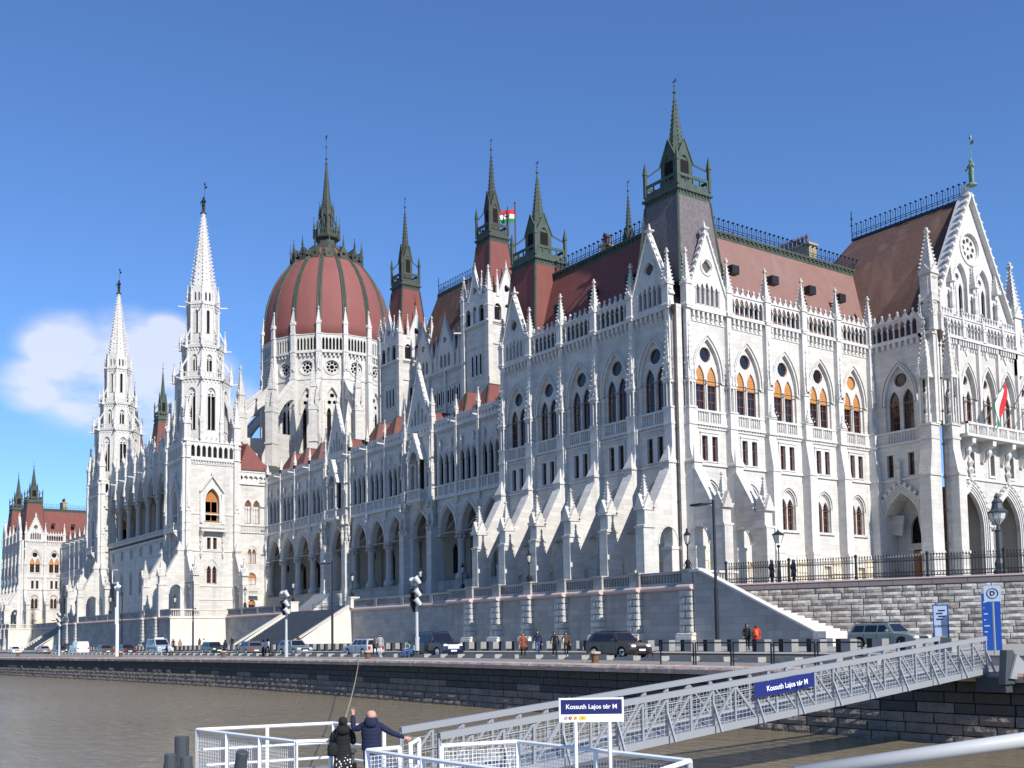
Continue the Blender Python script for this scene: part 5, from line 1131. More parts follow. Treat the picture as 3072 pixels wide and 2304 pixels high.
# two flags slanting out over the balcony
for i, (yy, has) in enumerate(((31.9, True), (35.2, False), (38.5, False), (41.0, False))):
    p = thing('balcony_flagpole', ['slanted pole with the limp tricolour flag above the balcony', 'bare slanted pole beside the flag on the balcony', 'bare slanted balcony pole nearest the edge of the photo', 'bare slanted pole at the far end of the balcony'][i], 'flagpole', (8.0, yy - .8, 20.0), 0, 'flagpoles slanting out over the balcony')
    q = MB(); q.tube((0, 0, 0), (.9, 2.6, 4.4), .05, 6); q.lathe([(.03, 4.35), (.09, 4.45), (.02, 4.6)], .9, 2.6, 5); ob('pole', (q, 'iron'), p)
    if has:
        f = MB(); n = 12
        def P(i, t):      # hangs from the pole, folded
            s = i / n; x = .9 * (.48 + .5 * (1 - t)) ; y = 2.6 * (.48 + .5 * (1 - t)); z = 4.4 * (.48 + .5 * (1 - t)) - 2.9 * s * (1 - .15 * t)
            return (x + .16 * math.sin(5 * t + 4 * s), y - .35 * s * (1 - t) * 1.2 + .18 * math.sin(7 * t + 2 * s), z)
        for b, c in enumerate((0, 1, 2)):
            f.cur = c
            for i2 in range(n): f.poly([P(i2, b / 3), P(i2 + 1, b / 3), P(i2 + 1, (b + 1) / 3), P(i2, (b + 1) / 3)])
        ob('flag', f.mesh('flag', ['flag_red', 'flag_white', 'flag_green']), p)
# ---------------------------------------------------------------- ground, quay, river, terraces
def extra_mat():
    # river: brown, wind-ruffled
    m = bpy.data.materials.new('river_water'); m.use_nodes = True; t = m.node_tree; b = t.nodes['Principled BSDF']; g = t.nodes.new('ShaderNodeNewGeometry')
    b.inputs['Base Color'].default_value = (.22, .18, .115, 1); b.inputs['Roughness'].default_value = .12; b.inputs['Specular IOR Level'].default_value = .7; b.inputs['IOR'].default_value = 1.33
    mp = t.nodes.new('ShaderNodeMapping'); mp.inputs['Scale'].default_value = (.5, 1.5, 1); mp.inputs['Rotation'].default_value = (0, 0, .55); t.links.new(g.outputs['Position'], mp.inputs[0])
    n1 = t.nodes.new('ShaderNodeTexNoise'); n1.inputs['Scale'].default_value = 1.3; n1.inputs['Detail'].default_value = 6; n1.inputs['Roughness'].default_value = .62; n1.inputs['Distortion'].default_value = .6; t.links.new(mp.outputs[0], n1.inputs['Vector'])
    # rough and calm patches on the river
    n2 = t.nodes.new('ShaderNodeTexNoise'); n2.inputs['Scale'].default_value = .045; n2.inputs['Detail'].default_value = 3; t.links.new(g.outputs['Position'], n2.inputs['Vector'])
    sx = t.nodes.new('ShaderNodeSeparateXYZ'); t.links.new(g.outputs['Position'], sx.inputs[0])
    r1 = t.nodes.new('ShaderNodeMapRange'); r1.inputs['From Min'].default_value = 30; r1.inputs['From Max'].default_value = 5; r1.inputs['To Min'].default_value = .35; r1.inputs['To Max'].default_value = 1.0; t.links.new(sx.outputs[0], r1.inputs['Value'])
    r2 = t.nodes.new('ShaderNodeMapRange'); r2.inputs['From Min'].default_value = .35; r2.inputs['From Max'].default_value = .65; r2.inputs['To Min'].default_value = .6; r2.inputs['To Max'].default_value = 1.25; t.links.new(n2.outputs['Fac'], r2.inputs['Value'])
    mu = t.nodes.new('ShaderNodeMath'); mu.operation = 'MULTIPLY'; t.links.new(r1.outputs[0], mu.inputs[0]); t.links.new(r2.outputs[0], mu.inputs[1])
    m3 = t.nodes.new('ShaderNodeMath'); m3.operation = 'MULTIPLY'; m3.inputs[1].default_value = .50; t.links.new(mu.outputs[0], m3.inputs[0])
    bp = t.nodes.new('ShaderNodeBump'); bp.inputs['Strength'].default_value = 1; t.links.new(m3.outputs[0], bp.inputs['Distance']); t.links.new(n1.outputs['Fac'], bp.inputs['Height']); t.links.new(bp.outputs[0], b.inputs['Normal'])
    MAT['river_water'] = m
extra_mat()
mat('cobbles', (.25, .235, .215), .9, (.19, .18, .165), 1.2, .5, .02, 6)
mat('asphalt', (.060, .058, .057), .9, (.08, .077, .074), .6, .5, .01, 20)
mat('pavement', (.34, .325, .30), .9, (.27, .26, .24), .8, .5, .02, 5)
mat('concrete', (.30, .29, .27), .9, (.23, .22, .205), 1.5, .5)
mat('concrete_black', (.022, .021, .021), .8)
mat('stair_white', (.62, .59, .55), .9, (.5, .47, .43), 1.2, .5, .02, 5)
mat('stair_grey', (.22, .21, .205), .9, (.17, .165, .16), 1.0, .5)
mat('wall_cap', (.17, .14, .145), .85, (.21, .175, .17), .6, .5, .02, 3)
mat('white_ashlar', (.66, .62, .56), .95, (.54, .49, .42), .7, .5, .06, 3)
EDGE = [(-420, -72), (-260, -52), (-160, -42), (-105, -36), (-82, -33.4), (-54, -29.5), (-31, -27), (-14, -26.1), (0, -25.9), (8, -25.8), (20, -25.8), (28, -25.4), (34, -25.1), (41, -24.7), (60, -24.0), (140, -22)]
def ye(x):
    for (a, b), (c, d) in zip(EDGE, EDGE[1:]):
        if a <= x <= c: return b + (d - b) * (x - a) / (c - a)
    return EDGE[-1][1]
def gz(x, y):
    t = min(max((y + 22) / 14, 0), 1); return -.22 + .004 * min(x, 0) + .65 * t
def strip(name, ya, yb, mt, dz=0, xs=None, kind='structure', sub=3):
    m = MB(); xs = xs or [-420, -330, -260, -200, -160, -130, -105, -82, -68, -54, -42, -31, -22, -14, -7, 0, 4, 8, 14, 20, 24, 28, 31, 34, 38, 41, 50, 60, 90, 140]
    for a, b in zip(xs, xs[1:]):
        for k in range(sub):
            q = []
            for x, t in ((a, k / sub), (b, k / sub), (b, (k + 1) / sub), (a, (k + 1) / sub)):
                y0 = ya(x) if callable(ya) else ya; y1 = yb(x) if callable(yb) else yb; y = y0 + (y1 - y0) * t; q.append((x, y, gz(x, y) + dz))
            m.poly(q)
    return ob(name, (m, mt), None, None, kind=kind)
strip('quay', lambda x: ye(x) + .55, -19.9, 'cobbles')
strip('road', -19.9, -14.2, 'asphalt', -.1)
strip('pavement', -14.2, 30, 'pavement', .0, sub=8)
m = MB(); m.poly([(-3000, 29.9, -.3), (3000, 29.9, -.3), (3000, 4000, -.3), (-3000, 4000, -.3)]); m.poly([(-3000, -80, -.9), (-415, -72, -1.9), (-415, 30, -1.0), (-3000, 30, -1)]); m.poly([(138, -22, -.3), (3000, -22, -.3), (3000, 30, -.3), (138, 30, -.3)]); ob('ground', (m, 'pavement'), None, kind='structure')
m = MB()
for x0 in range(-420, 140, 20):
    for y, s in ((-19.9, 1), (-14.2, -1)):
        a, b = gz(x0, y), gz(x0 + 20, y); m.poly([(x0, y, a - .15), (x0 + 20, y, b - .15), (x0 + 20, y, b + .0), (x0, y, a + .0)])
        m.poly([(x0, y, a + .004), (x0 + 20, y, b + .004), (x0 + 20, y - .14 * s, b + .004), (x0, y - .14 * s, a + .004)])
ob('kerb', (m, 'concrete'), None, kind='structure')
m = MB()
for x0 in range(-300, 130, 4): m.poly([(x0, -17.0, gz(x0, -17) - .094), (x0 + 2, -17.0, gz(x0 + 2, -17) - .094), (x0 + 2, -16.88, gz(x0 + 2, -16.88) - .094), (x0, -16.88, gz(x0, -16.88) - .094)])
ob('road_marking', (m, 'white_frame'), None, kind='structure')
m = MB(); m.poly([(-3000, -2500, -2.9), (3000, -2500, -2.9), (3000, 0, -2.9), (-3000, 0, -2.9)]); ob('water', (m, 'river_water'), None, kind='structure')
# low wedge blocks between promenade and road
wm = MB(); wm.extr([(0, 0)] * 0 or [(-.35, 0), (.35, 0), (.35, .05), (-.35, .05)], -.9, .9)
wm.v = []; wm.f = []; wm.m = []
wm.poly([(-.9, -.3, 0), (.9, -.3, 0), (.9, -.3, .26), (-.55, -.3, .16)]); wm.poly([(-.9, .3, 0), (.9, .3, 0), (.9, .3, .26), (-.55, .3, .16)]); wm.poly([(-.55, -.3, .16), (.9, -.3, .26), (.9, .3, .26), (-.55, .3, .16)]); wm.poly([(.9, -.3, 0), (.9, .3, 0), (.9, .3, .26), (.9, -.3, .26)]); wm.poly([(-.9, -.3, 0), (-.55, -.3, .16), (-.55, .3, .16), (-.9, .3, 0)])
WEDGE = wm.mesh('kerb_block', 'pavement')
for k in range(70):
    x = 31 - k * 2.25
    ob('kerb_block', WEDGE, None, T(x, -20.2, gz(x, -20.2)), 'low wedge of pale concrete edging the promenade beside the road', 'kerb block', 'wedge blocks between promenade and road')
# black-fronted concrete bollards
bm_ = MB(); bm_.cur = 0; bm_.box(-.1, .5, -.3, .3, 0, .72); bm_.cur = 1; bm_.box(-.42, -.1, -.31, .31, 0, .74); BOLL = bm_.mesh('bollard', ['concrete', 'concrete_black'])
k = 0; x = 30.2
while x > -140:
    step = 1.95 if x > 6 else 1.72
    ob('bollard', BOLL, None, T(x, -12.4, gz(x, -12.4)), 'squat concrete bollard with a black block, one of the row along the pavement', 'bollard', 'bollards between road and pavement'); x -= step; k += 1
# ---- quay wall: stones laid one by one
quay = thing('quay_wall', 'dark weathered river wall with rough brown lower courses', 'wall', (0, -25.8, -2.9))
INV = quay.matrix_world
def wall_pt(x): return Vector((x, ye(x), 0))
def stone_mesh(rough, seed, L=1.0, H=.38, D=.5, mt='quay_stone'):
    r = random.Random(seed); m = MB(); e = .015; nx = 4; nz = 3; gridp = []
    for j in range(nz):
        for i in range(nx):
            x = e + (L - 2 * e) * i / (nx - 1); z = e + (H - 2 * e) * j / (nz - 1); edge = i in (0, nx - 1) or j in (0, nz - 1)
            y = -(0 if edge else rough * r.uniform(.5, 1.4)) - rough * .2 * r.random(); gridp.append((x, y, z))
    i0 = len(m.v); m.v += gridp
    for j in range(nz - 1):
        for i in range(nx - 1): a = i0 + j * nx + i; m.f.append((a, a + 1, a + 1 + nx, a + nx)); m.m.append(0)
    m.poly([(e, 0, e), (L - e, 0, e), (L - e, D, e), (e, D, e)]); m.poly([(e, 0, H - e), (L - e, 0, H - e), (L - e, D, H - e), (e, D, H - e)]); m.poly([(e, 0, e), (e, D, e), (e, D, H - e), (e, 0, H - e)]); m.poly([(L - e, 0, e), (L - e, D, e), (L - e, D, H - e), (L - e, 0, H - e)])
    return m.mesh('stone', mt)
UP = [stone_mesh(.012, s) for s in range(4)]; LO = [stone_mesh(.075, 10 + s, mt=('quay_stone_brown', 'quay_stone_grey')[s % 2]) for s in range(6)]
UPD = [stone_mesh(.02, 30 + s, mt='quay_stone') for s in range(2)]
stones = []; rr = random.Random(3)
segs = []
X = 75.0
H_C = .40
for row in range(6 + 1):
    x = 78 - rr.random(); z = -2.98 + row * H_C
    while x > -115:
        L = rr.uniform(.75, 1.6); xm = x - L / 2; p = Vector((x - L, ye(x - L))); q = Vector((x, ye(x))); ang = math.atan2(q.y - p.y, q.x - p.x)
        lowrow = row < 3 or (row == 3 and rr.random() < .45)
        me = rr.choice(LO) if lowrow else rr.choice(UP); h = H_C * (1 + .0 * rr.random())
        s = (q - p).length; off = .02 + .035 * (7 - row) + (rr.uniform(-.03, .03) if lowrow else rr.uniform(-.008, .008))
        M = Matrix.Translation((p.x - math.sin(ang) * 0, p.y - off + .15, z + (.004 * min(xm, 0)) * (row / 7))) @ Matrix.Rotation(ang, 4, 'Z') @ SC(s * .985, 1, H_C / .38 * .985)
        d = math.hypot(xm - 61, ye(xm) + 62.5); vis = xm < 46
        stones.append((d if vis else 999, me, M)); x -= L
stones.sort(key=lambda t: t[0])
Q0 = Matrix.Translation((0, 25.8, 2.9))
for d, me, M in stones[:300]: ob('stone', me, quay, Q0 @ M)
mm = MB(); mats_ = ['quay_stone', 'quay_stone_brown', 'quay_stone_grey']
for d, me, M in stones[300:]:
    if d > 990: continue
    mm.cur = mats_.index(me.materials[0].name); i = len(mm.v); MM = Q0 @ M; mm.v += [tuple(MM @ v.co) for v in me.vertices]
    for p in me.polygons: mm.f.append(tuple(i + k for k in p.vertices)); mm.m.append(mm.cur)
ob('distant_stones', mm.mesh('distant_stones', mats_), quay, kind='stuff')
m = MB()
for (a, b), (c, d) in zip(EDGE, EDGE[1:]):
    zt0, zt1 = gz(a, b) - .3, gz(c, d) - .3
    m.poly([(a, b + .35, -3.4), (c, d + .35, -3.4), (c, d + .35, zt1), (a, b + .35, zt0)])
ob('wall_core', (m, 'joint'), quay, Q0)
m = MB()
for (a, b), (c, d) in zip(EDGE, EDGE[1:]):
    if c > -110: continue
    m.poly([(a, b + .1, -3.4), (c, d + .1, -3.4), (c, d + .1, gz(c, d) - .25), (a, b + .1, gz(a, b) - .25)])
m.poly([(41 + 37, ye(78) + .1, -3.4), (140, ye(140) + .1, -3.4), (140, ye(140) + .1, -.3), (78, ye(78) + .1, -.3)])
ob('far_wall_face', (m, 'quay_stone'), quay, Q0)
cop = []
for s in range(3):
    m = MB(); r = random.Random(50 + s); n = 5
    prof = [(-.22, -.34), (-.26, -.12), (-.2, .0), (-.05, .045), (.6, .05), (.6, -.3)]
    rs = []
    for i in range(n):
        x = .01 + .98 * i / (n - 1); rs.append([(x, a + (r.uniform(-.03, .03) if a < .5 else 0), b + (r.uniform(-.015, .015) if b > -.3 else 0)) for a, b in prof])
    for a, b in zip(rs, rs[1:]):
        for j in range(len(prof) - 1): m.poly([a[j], b[j], b[j + 1], a[j + 1]])
    m.poly(list(reversed(rs[0]))); m.poly(rs[-1]); cop.append(m.mesh('coping', 'coping_stone'))
x = 60.0
while x > -112:
    L = rr.uniform(1.3, 2.1); p = Vector((x - L, ye(x - L))); q = Vector((x, ye(x))); ang = math.atan2(q.y - p.y, q.x - p.x)
    za = gz(x - L, p.y); zb = gz(x, q.y)
    ob('coping', rr.choice(cop), quay, Q0 @ Matrix.Translation((p.x, p.y, za)) @ Matrix.Rotation(ang, 4, 'Z') @ SC((q - p).length, 1, 1)); x -= L
# ---- terraces
def terrace(name, label, x0, x1, y, yb, piers=(), zf=ZT, side=None, q_y=.5, lit=True, zb=-.4, balu=True):
    """battered retaining wall along X at depth y; side='+' adds the sun-lit return towards yb at x1"""
    t = thing(name, label, 'wall', ((x0 + x1) / 2, y, gz((x0 + x1) / 2, y))); I = t.matrix_basis.inverted()
    m = MB(); m.extr([(y - .12, zb), (y + .02, zf - .35), (yb, zf - .35), (yb, zb)], x0, x1); ob('wall_face', (m, 'terrace_stone'), t, I)
    m = MB(); m.box(x0 - .0, x1 + .12, y - .22, yb, zf - .35, zf - .1)
    m.extr([(y - .1, zf - .38), (y - .3, zf - .28), (y - .34, zf - .18), (y - .3, zf - .08), (y - .1, zf)], x0, x1 + .2); ob('torus', (m, 'pink_stone'), t, I)
    # rail
    xs = sorted(list(piers) + [x0, x1]) ; m = MB(); m.box(x0, x1, y - .12, y + .22, zf + .86, zf + 1.06); m.box(x0, x1, y - .1, y + .2, zf, zf + .22); m.box(x0, x1, y + .1, y + .14, zf + .1, zf + .9)
    for a, b in zip(xs, xs[1:]):
        if b - a < 1.2: continue
        n = max(1, round((b - a) / 6.5))
        for k in range(n):
            p = a + (b - a) * k / n + .6; q = a + (b - a) * (k + 1) / n - .6
            if q - p > .6 and balu: balus(m, p, q, zf + .2, zf + .86, y - .04, y + .14, .30, .085)
            if n > 1 and k: m.box(a + (b - a) * k / n - .3, a + (b - a) * k / n + .3, y - .14, y + .24, zf, zf + .95)
    m.box(x0, x1, y + .06, y + .12, zf + .14, zf + .9) if not balu else None
    for p in piers: m.box(p - .55, p + .55, y - .3, y + .3, zf, zf + 1.12); m.box(p - .62, p + .62, y - .38, y + .34, zf + 1.0, zf + 1.16)
    ob('balustrade', (m, 'terrace_stone'), t, I)
    if side:
        m = MB(); m.box(x1, x1 + .02, y - .1, yb, zb, zf - .3)
        m.box(x1 - .1, x1 + .14, y, yb, zf - .36, zf); m.box(x1 - .22, x1 + .1, y, yb, zf + .9, zf + 1.06)
        q = MB(); balus(q, y + .3, yb - .3, zf + .0, zf + .9, -x1 + .02, -x1 + .16, .27, .06); i = len(m.v); m.v += [(-b, a, z) for a, b, z in q.v]; m.f += [tuple(i + k for k in f) for f in q.f]; m.m += q.m
        ob('wall_return', (m, 'white_ashlar'), t, I)
    for p in piers:
        r = random.Random(int(p * 10)); 
        zz = gz(p, y - q_y)
        b = MB(); b.extr([(y - q_y - .35, zb), (y - q_y - .32, zz + .75), (y - q_y - .12, zz + 1.0), (y, zz + 1.0), (y, zb)], p - .8, p + .8); b.box(p - .85, p + .85, y - q_y - .3, y, zz + .82, zz + .9); ob('pier_base', (b, 'white_ashlar'), t, I)
        h = .52; n = int((zf - .4 - zz - 1.0) / h); hh = (zf - .4 - zz - 1.0) / max(n, 1)
        for k in range(n):
            z = zz + 1.0 + k * hh; off = .1 * (1 - k / n)
            split = [(-.62, .62)] if k % 2 else [(-.62, -.02), (.02, .62)]
            for a, c in split:
                s = MB(); s.box(p + a + .02, p + c - .02, y - q_y - off, y, z + .025, z + hh - .025); s.box(p + a + .1, p + c - .1, y - q_y - off - .05, y, z + .1, z + hh - .1); ob('stone', (s, 'quoin_stone'), t, I)
        b = MB(); b.extr([(y - q_y - .05, zf - .4), (y - q_y - .26, zf - .3), (y - q_y - .3, zf - .18), (y - q_y - .24, zf - .06), (y - q_y, zf), (y, zf), (y, zf - .4)], p - .72, p + .72); ob('pier_cap', (b, 'pink_stone'), t, I)
    return t
PX = [-.05 - 4.75 * k - (.0 if k else .42) + (.35 if k == 5 else 0) for k in range(6)]
terrace('terrace_wall', 'grey terrace wall with rusticated piers under the near corner block', -27.6, 5.9, -4.4, 0.2, PX + [5.2], side='+')
terrace('terrace_wall', 'long grey terrace wall below the arcades right of the wide staircase', -53.2, -27.6, -1.6, 1, [-29.0])
terrace('terrace_wall', 'shaded grey terrace wall between the wide staircase and the twin towers', -93.5, -70.0, -1.6, 1, [])
terrace('terrace_wall', 'terrace wall under the twin towers with its sunlit side facing the staircase', -158, -93.5, -10.4, -1.6, [-99.6, -106.0, -147.2, -153.8], side='+', balu=False)
terrace('terrace_wall', 'low distant terrace wall left of the twin towers', -228, -158, -1.6, 1, [], balu=False)
terrace('terrace_wall', 'terrace wall under the farthest block at the left edge', -275, -227, -7.4, -1, [-230.5, -235.4, -240.5, -245.2], side='+')
m = MB()
m.poly([(-420, -1.6, ZT - .04), (-27.6, -1.6, ZT - .04), (-27.6, 60, ZT - .04), (-420, 60, ZT - .04)]); m.poly([(-27.6, -4.4, ZT - .04), (5.9, -4.4, ZT - .04), (5.9, -2.9, ZT - .04), (36, 10.6, ZT - .04), (90, 34, ZT - .04), (90, 90, ZT - .04), (-27.6, 90, ZT - .04)]); m.poly([(-158, -10.4, ZT - .04), (-93.5, -10.4, ZT - .04), (-93.5, -1.6, ZT - .04), (-158, -1.6, ZT - .04)]); m.poly([(-275, -7.4, ZT - .04), (-227, -7.4, ZT - .04), (-227, -1.6, ZT - .04), (-275, -1.6, ZT - .04)])
ob('terrace_pavement', (m, 'pavement'), None, kind='structure')
# ---- wide staircases down to the embankment
def stairs(xr, xl, label, n=28, y0=-1.6, y1=-9.6):
    t = thing('staircase', label, 'staircase', ((xr + xl) / 2, y1, gz(xr, y1))); I = t.matrix_basis.inverted()
    z0 = gz((xr + xl) / 2, y1) + .1; dz = (ZT - z0) / n; dy = (y0 - y1) / n
    for k in range(n):
        s = MB(); s.box(xl, xr, y1 + k * dy, y1 + (k + 1) * dy + (.02 if k < n - 1 else 1.2), z0 - .8, z0 + (k + 1) * dz - .0); ob('step', (s, 'stair_grey'), t, I)
    for x, w in ((xr, .55), (xl, .55)):
        s = MB(); s.extr([(y1 - .6, -.8), (y1 - .6, z0 + .35), (y1 + .2, z0 + .45), (y0 - .2, ZT + .55), (y0 + .1, ZT + .55), (y0 + .1, -.8)], x - .28, x + .28); ob('side_wall', (s, 'white_ashlar'), t, I)
        s = MB(); s.bar((x, y1 - .5, z0 + .42), (x, y0 + .1, ZT + .62), .75, .14); ob('coping', (s, 'stair_white'), t, I)
    for x in (xr + .1, xl - .1): s = MB(); s.box(x - .6, x + .6, y0 - .5, y0 + .6, ZT, ZT + 1.3); s.box(x - .68, x + .68, y0 - .58, y0 + .68, ZT + 1.2, ZT + 1.36); ob('newel', (s, 'white_ashlar'), t, I)
    s = MB()
    for k in range(9):
        x = xl + 1 + k * (xr - xl - 2) / 8; s.tube((x, y0 + 2.5, ZT), (x, y0 + 2.5, ZT + 1.0), .03, 5)
    for z in (.5, 1.0): s.tube((xl + 1, y0 + 2.5, ZT + z), (xr - 1, y0 + 2.5, ZT + z), .025, 5)
    ob('handrail', (s, 'iron'), t, I)
stairs(-53.2, -70.0, 'wide grey staircase with sunlit white side walls rising from the embankment', 28)
stairs(-184, -198, 'small distant staircase with pale side walls at the far left', 14)
# steps from terrace up to the loggia floor
t = thing('stone_steps', 'short flight of pale stone steps leading up to the arcade', 'steps', (-64, 2, ZT)); I = t.matrix_basis.inverted()
for k in range(10): s = MB(); s.box(-76 + .01 * k, -70.3 - .01 * k, 1.4 + k * .32, 1.4 + (k + 1) * .32 + (.02 if k < 9 else 3), ZT, ZT + .26 * (k + 1)); ob('step', (s, 'stair_white'), t, I)
# ---- stair beside the near corner, running down to the right
t = thing('staircase', 'narrow white staircase descending to the right of the near corner terrace', 'staircase', (11, -4.6, .4)); I = t.matrix_basis.inverted()
N_ = 24; xa, xb = 6.0, 16.4; zb_ = .45
for k in range(N_):
    x0 = xb - (k + 1) * (xb - xa) / N_; x1 = xb - k * (xb - xa) / N_; z = zb_ + (k + 1) * (ZT - zb_) / N_; yb = -2.9 + (x1 - 5.9) * .448
    s = MB(); s.box(x0 - .05, x1, -4.3, yb, zb_ - .6, z); ob('step', (s, 'stair_white'), t, I)
def ext_xz(m, pts, y0, y1):
    q = MB(); q.extr(pts, y0, y1); i = len(m.v); m.v += [(b, a, c) for a, b, c in q.v]; m.f += [tuple(i + k for k in f) for f in q.f]; m.m += q.m
s = MB(); ext_xz(s, [(5.9, -.3), (5.9, 6.0), (6.6, 6.0), (16.3, 1.35), (16.9, 1.2), (16.9, -.3)], -4.75, -4.25); ob('side_wall', (s, 'terrace_stone'), t, I)
s = MB(); s.bar((6.2, -4.5, 6.12), (16.6, -4.5, 1.32), .7, .13); s.box(5.6, 6.6, -4.9, -4.0, 5.9, 6.1); ob('coping', (s, 'stair_white'), t, I)
s = MB(); s.box(16.4, 17.4, -4.9, -3.7, -.2, 1.4); s.box(16.9, 17.9, -4.9, -3.4, -.2, .95); ob('newel', (s, 'white_ashlar'), t, I)
# ---- long rock-faced retaining wall
t = thing('retaining_wall', 'long rock-faced pale stone wall under the iron fence at the right', 'wall', (5.9, -2.9, .3), math.atan2(13.5, 30.1))
LW = 62; zc = 4.2
RS = [stone_mesh(.11, 70 + s, 1, .4, .35, ('rough_stone', 'rough_stone_light', 'rough_stone_dark')[s % 3]) for s in range(9)]
m = MB(); m.box(0, LW, .12, .5, -.6, zc + .35); ob('wall_core', (m, 'quay_stone_grey'), t)
rows = 10; hr = (zc - .1) / rows; extra = MB(); cnt = 0; exl = []
for r in range(rows):
    x = -rr.random() * .5
    while x < LW:
        L = rr.uniform(.7, 1.7); M = T(x, .02, .05 + r * hr) @ SC(L * .985, 1, hr / .4 * .985); me = rr.choice(RS)
        if x < 33 and x > .2: ob('stone', me, t, M)
        elif x >= 33: exl.append((me, M))
        x += L
names = ['rough_stone', 'rough_stone_light', 'rough_stone_dark']
for me, M in exl:
    extra.cur = names.index(me.materials[0].name); i = len(extra.v); extra.v += [tuple(M @ v.co) for v in me.vertices]
    for p in me.polygons: extra.f.append(tuple(i + k for k in p.vertices)); extra.m.append(extra.cur)
ob('further_stones', extra.mesh('further_stones', names), t, kind='stuff')
x = 0
while x < LW:
    L = rr.uniform(1.8, 2.6); m = MB(); m.box(x + .012, x + L - .012, -.06, .6, zc - .02, zc + .36); ob('cap_stone', (m, 'wall_cap'), t); x += L
m = MB(); m.box(0, LW, -.12, .65, zc + .36, zc + .46); ob('wall_ledge', (m, 'pink_stone'), t)
TW = t.matrix_basis.copy()
# iron fence on it
f = thing('iron_fence', 'black wrought iron fence with spear tips on top of the rock-faced wall', 'fence', tuple(TW @ Vector((0, .25, zc + .46))), math.atan2(13.5, 30.1))
PITCH = 4.6; pan = MB()
for z in (.1, .36, 1.1): pan.box(.1, PITCH - .1, -.025, .025, z, z + .05)
nb = 24
for k in range(nb):
    x = .15 + (PITCH - .3) * (k + .5) / nb; pan.box(x - .016, x + .016, -.016, .016, .05, 1.48); pan.lathe([(.01, 1.42), (.045, 1.5), (.005, 1.62)], x, 0, 4)
    s = (PITCH - .3) / nb / 2
    for a, b in (((x - s, 1.25), (x, 1.4)), ((x, 1.4), (x + s, 1.25)), ((x - s, 1.25), (x, 1.12)), ((x, 1.12), (x + s, 1.25)), ((x - s, .12), (x + s, .36)), ((x - s, .36), (x + s, .12))): pan.bar((a[0], 0, a[1]), (b[0], 0, b[1]), .02, .025)
PANEL = pan.mesh('fence_panel', 'iron'); pm = MB(); pm.lathe([(.12, 0), (.12, .2), (.085, .25), (.085, 1.5), (.12, 1.55), (.12, 1.65), (.02, 1.75)], 0, 0, 8); FPOST = pm.mesh('fence_post', 'iron')
for k in range(12):
    ob('fence_panel', PANEL, f, T(1.1 + k * PITCH, 0)); ob('fence_post', FPOST, f, T(1.1 + k * PITCH, 0))
# ---------------------------------------------------------------- lamps and masts
for nm, c, r in (('tube_grey', (.42, .43, .44), .5), ('paint_white', (.78, .78, .77), .45), ('paint_grey', (.45, .47, .48), .5), ('steel_galv', (.30, .31, .325), .5), ('deck_steel', (.20, .22, .25), .5), ('lamp_glass', (.60, .60, .56), .3), ('sign_navy', (.012, .015, .10), .5), ('banner_navy', (.012, .02, .14), .6), ('sign_blue', (.015, .07, .32), .4), ('sign_pale', (.42, .50, .60), .5), ('sign_white', (.75, .76, .78), .5), ('sign_red', (.55, .02, .02), .5), ('sign_yellow', (.75, .48, .03), .5), ('rust', (.16, .075, .04), .9), ('rubber', (.012, .012, .012), .8), ('chrome', (.55, .55, .56), .25), ('tail_red', (.42, .015, .012), .3), ('head_lamp', (.75, .76, .78), .15), ('plate_white', (.75, .75, .72), .5), ('bench_wood', (.09, .05, .035), .8), ('rope', (.30, .26, .18), .95), ('bollard_steel', (.055, .065, .075), .5)):
    mat(nm, c, r, metal=.6 if nm == 'steel_galv' else 0)
MAT['steel_galv'].node_tree.nodes['Principled BSDF'].inputs['Metallic'].default_value = .2
def lantern_mesh(big=False):
    m = MB(); s = 1
    m.cur = 0; m.lathe([(.28, 0), (.28, .12), (.16, .2), (.2, .5), (.1, .7), (.06, .8), (.05, 1.75), (.09, 1.8), (.06, 1.85), (.16, 1.95)], 0, 0, 8)
    for k in range(4):
        a = PI / 2 * k + PI / 4; m.tube((.1 * math.cos(a), .1 * math.sin(a), .1), (.3 * math.cos(a), .3 * math.sin(a), .35), .03, 4); m.tube((.3 * math.cos(a), .3 * math.sin(a), .35), (.08 * math.cos(a), .08 * math.sin(a), .75), .03, 4)
    for k in range(6): a = PI / 3 * k; m.tube((.15 * math.cos(a), .15 * math.sin(a), 1.95), (.25 * math.cos(a), .25 * math.sin(a), 2.6), .018, 4)
    m.lathe([(.27, 2.58), (.29, 2.62), (.1, 2.85), (.06, 2.95), (.1, 3.0), (.01, 3.15)], 0, 0, 6)
    post = m.mesh('post', 'iron'); m = MB(); m.lathe([(.13, 1.97), (.23, 2.58)], 0, 0, 6); return post, m.mesh('lamp_glass', 'lamp_glass')
LPOST, LGLASS = lantern_mesh()
def lantern(x, y, z, s, label):
    t = thing('lantern', label, 'lantern', (x, y, z), 0, 'ornate black lanterns along the terraces'); ob('post', LPOST, t, Matrix.Diagonal((s, s, s, 1))); ob('lamp_glass', LGLASS, t, Matrix.Diagonal((s, s, s, 1)))
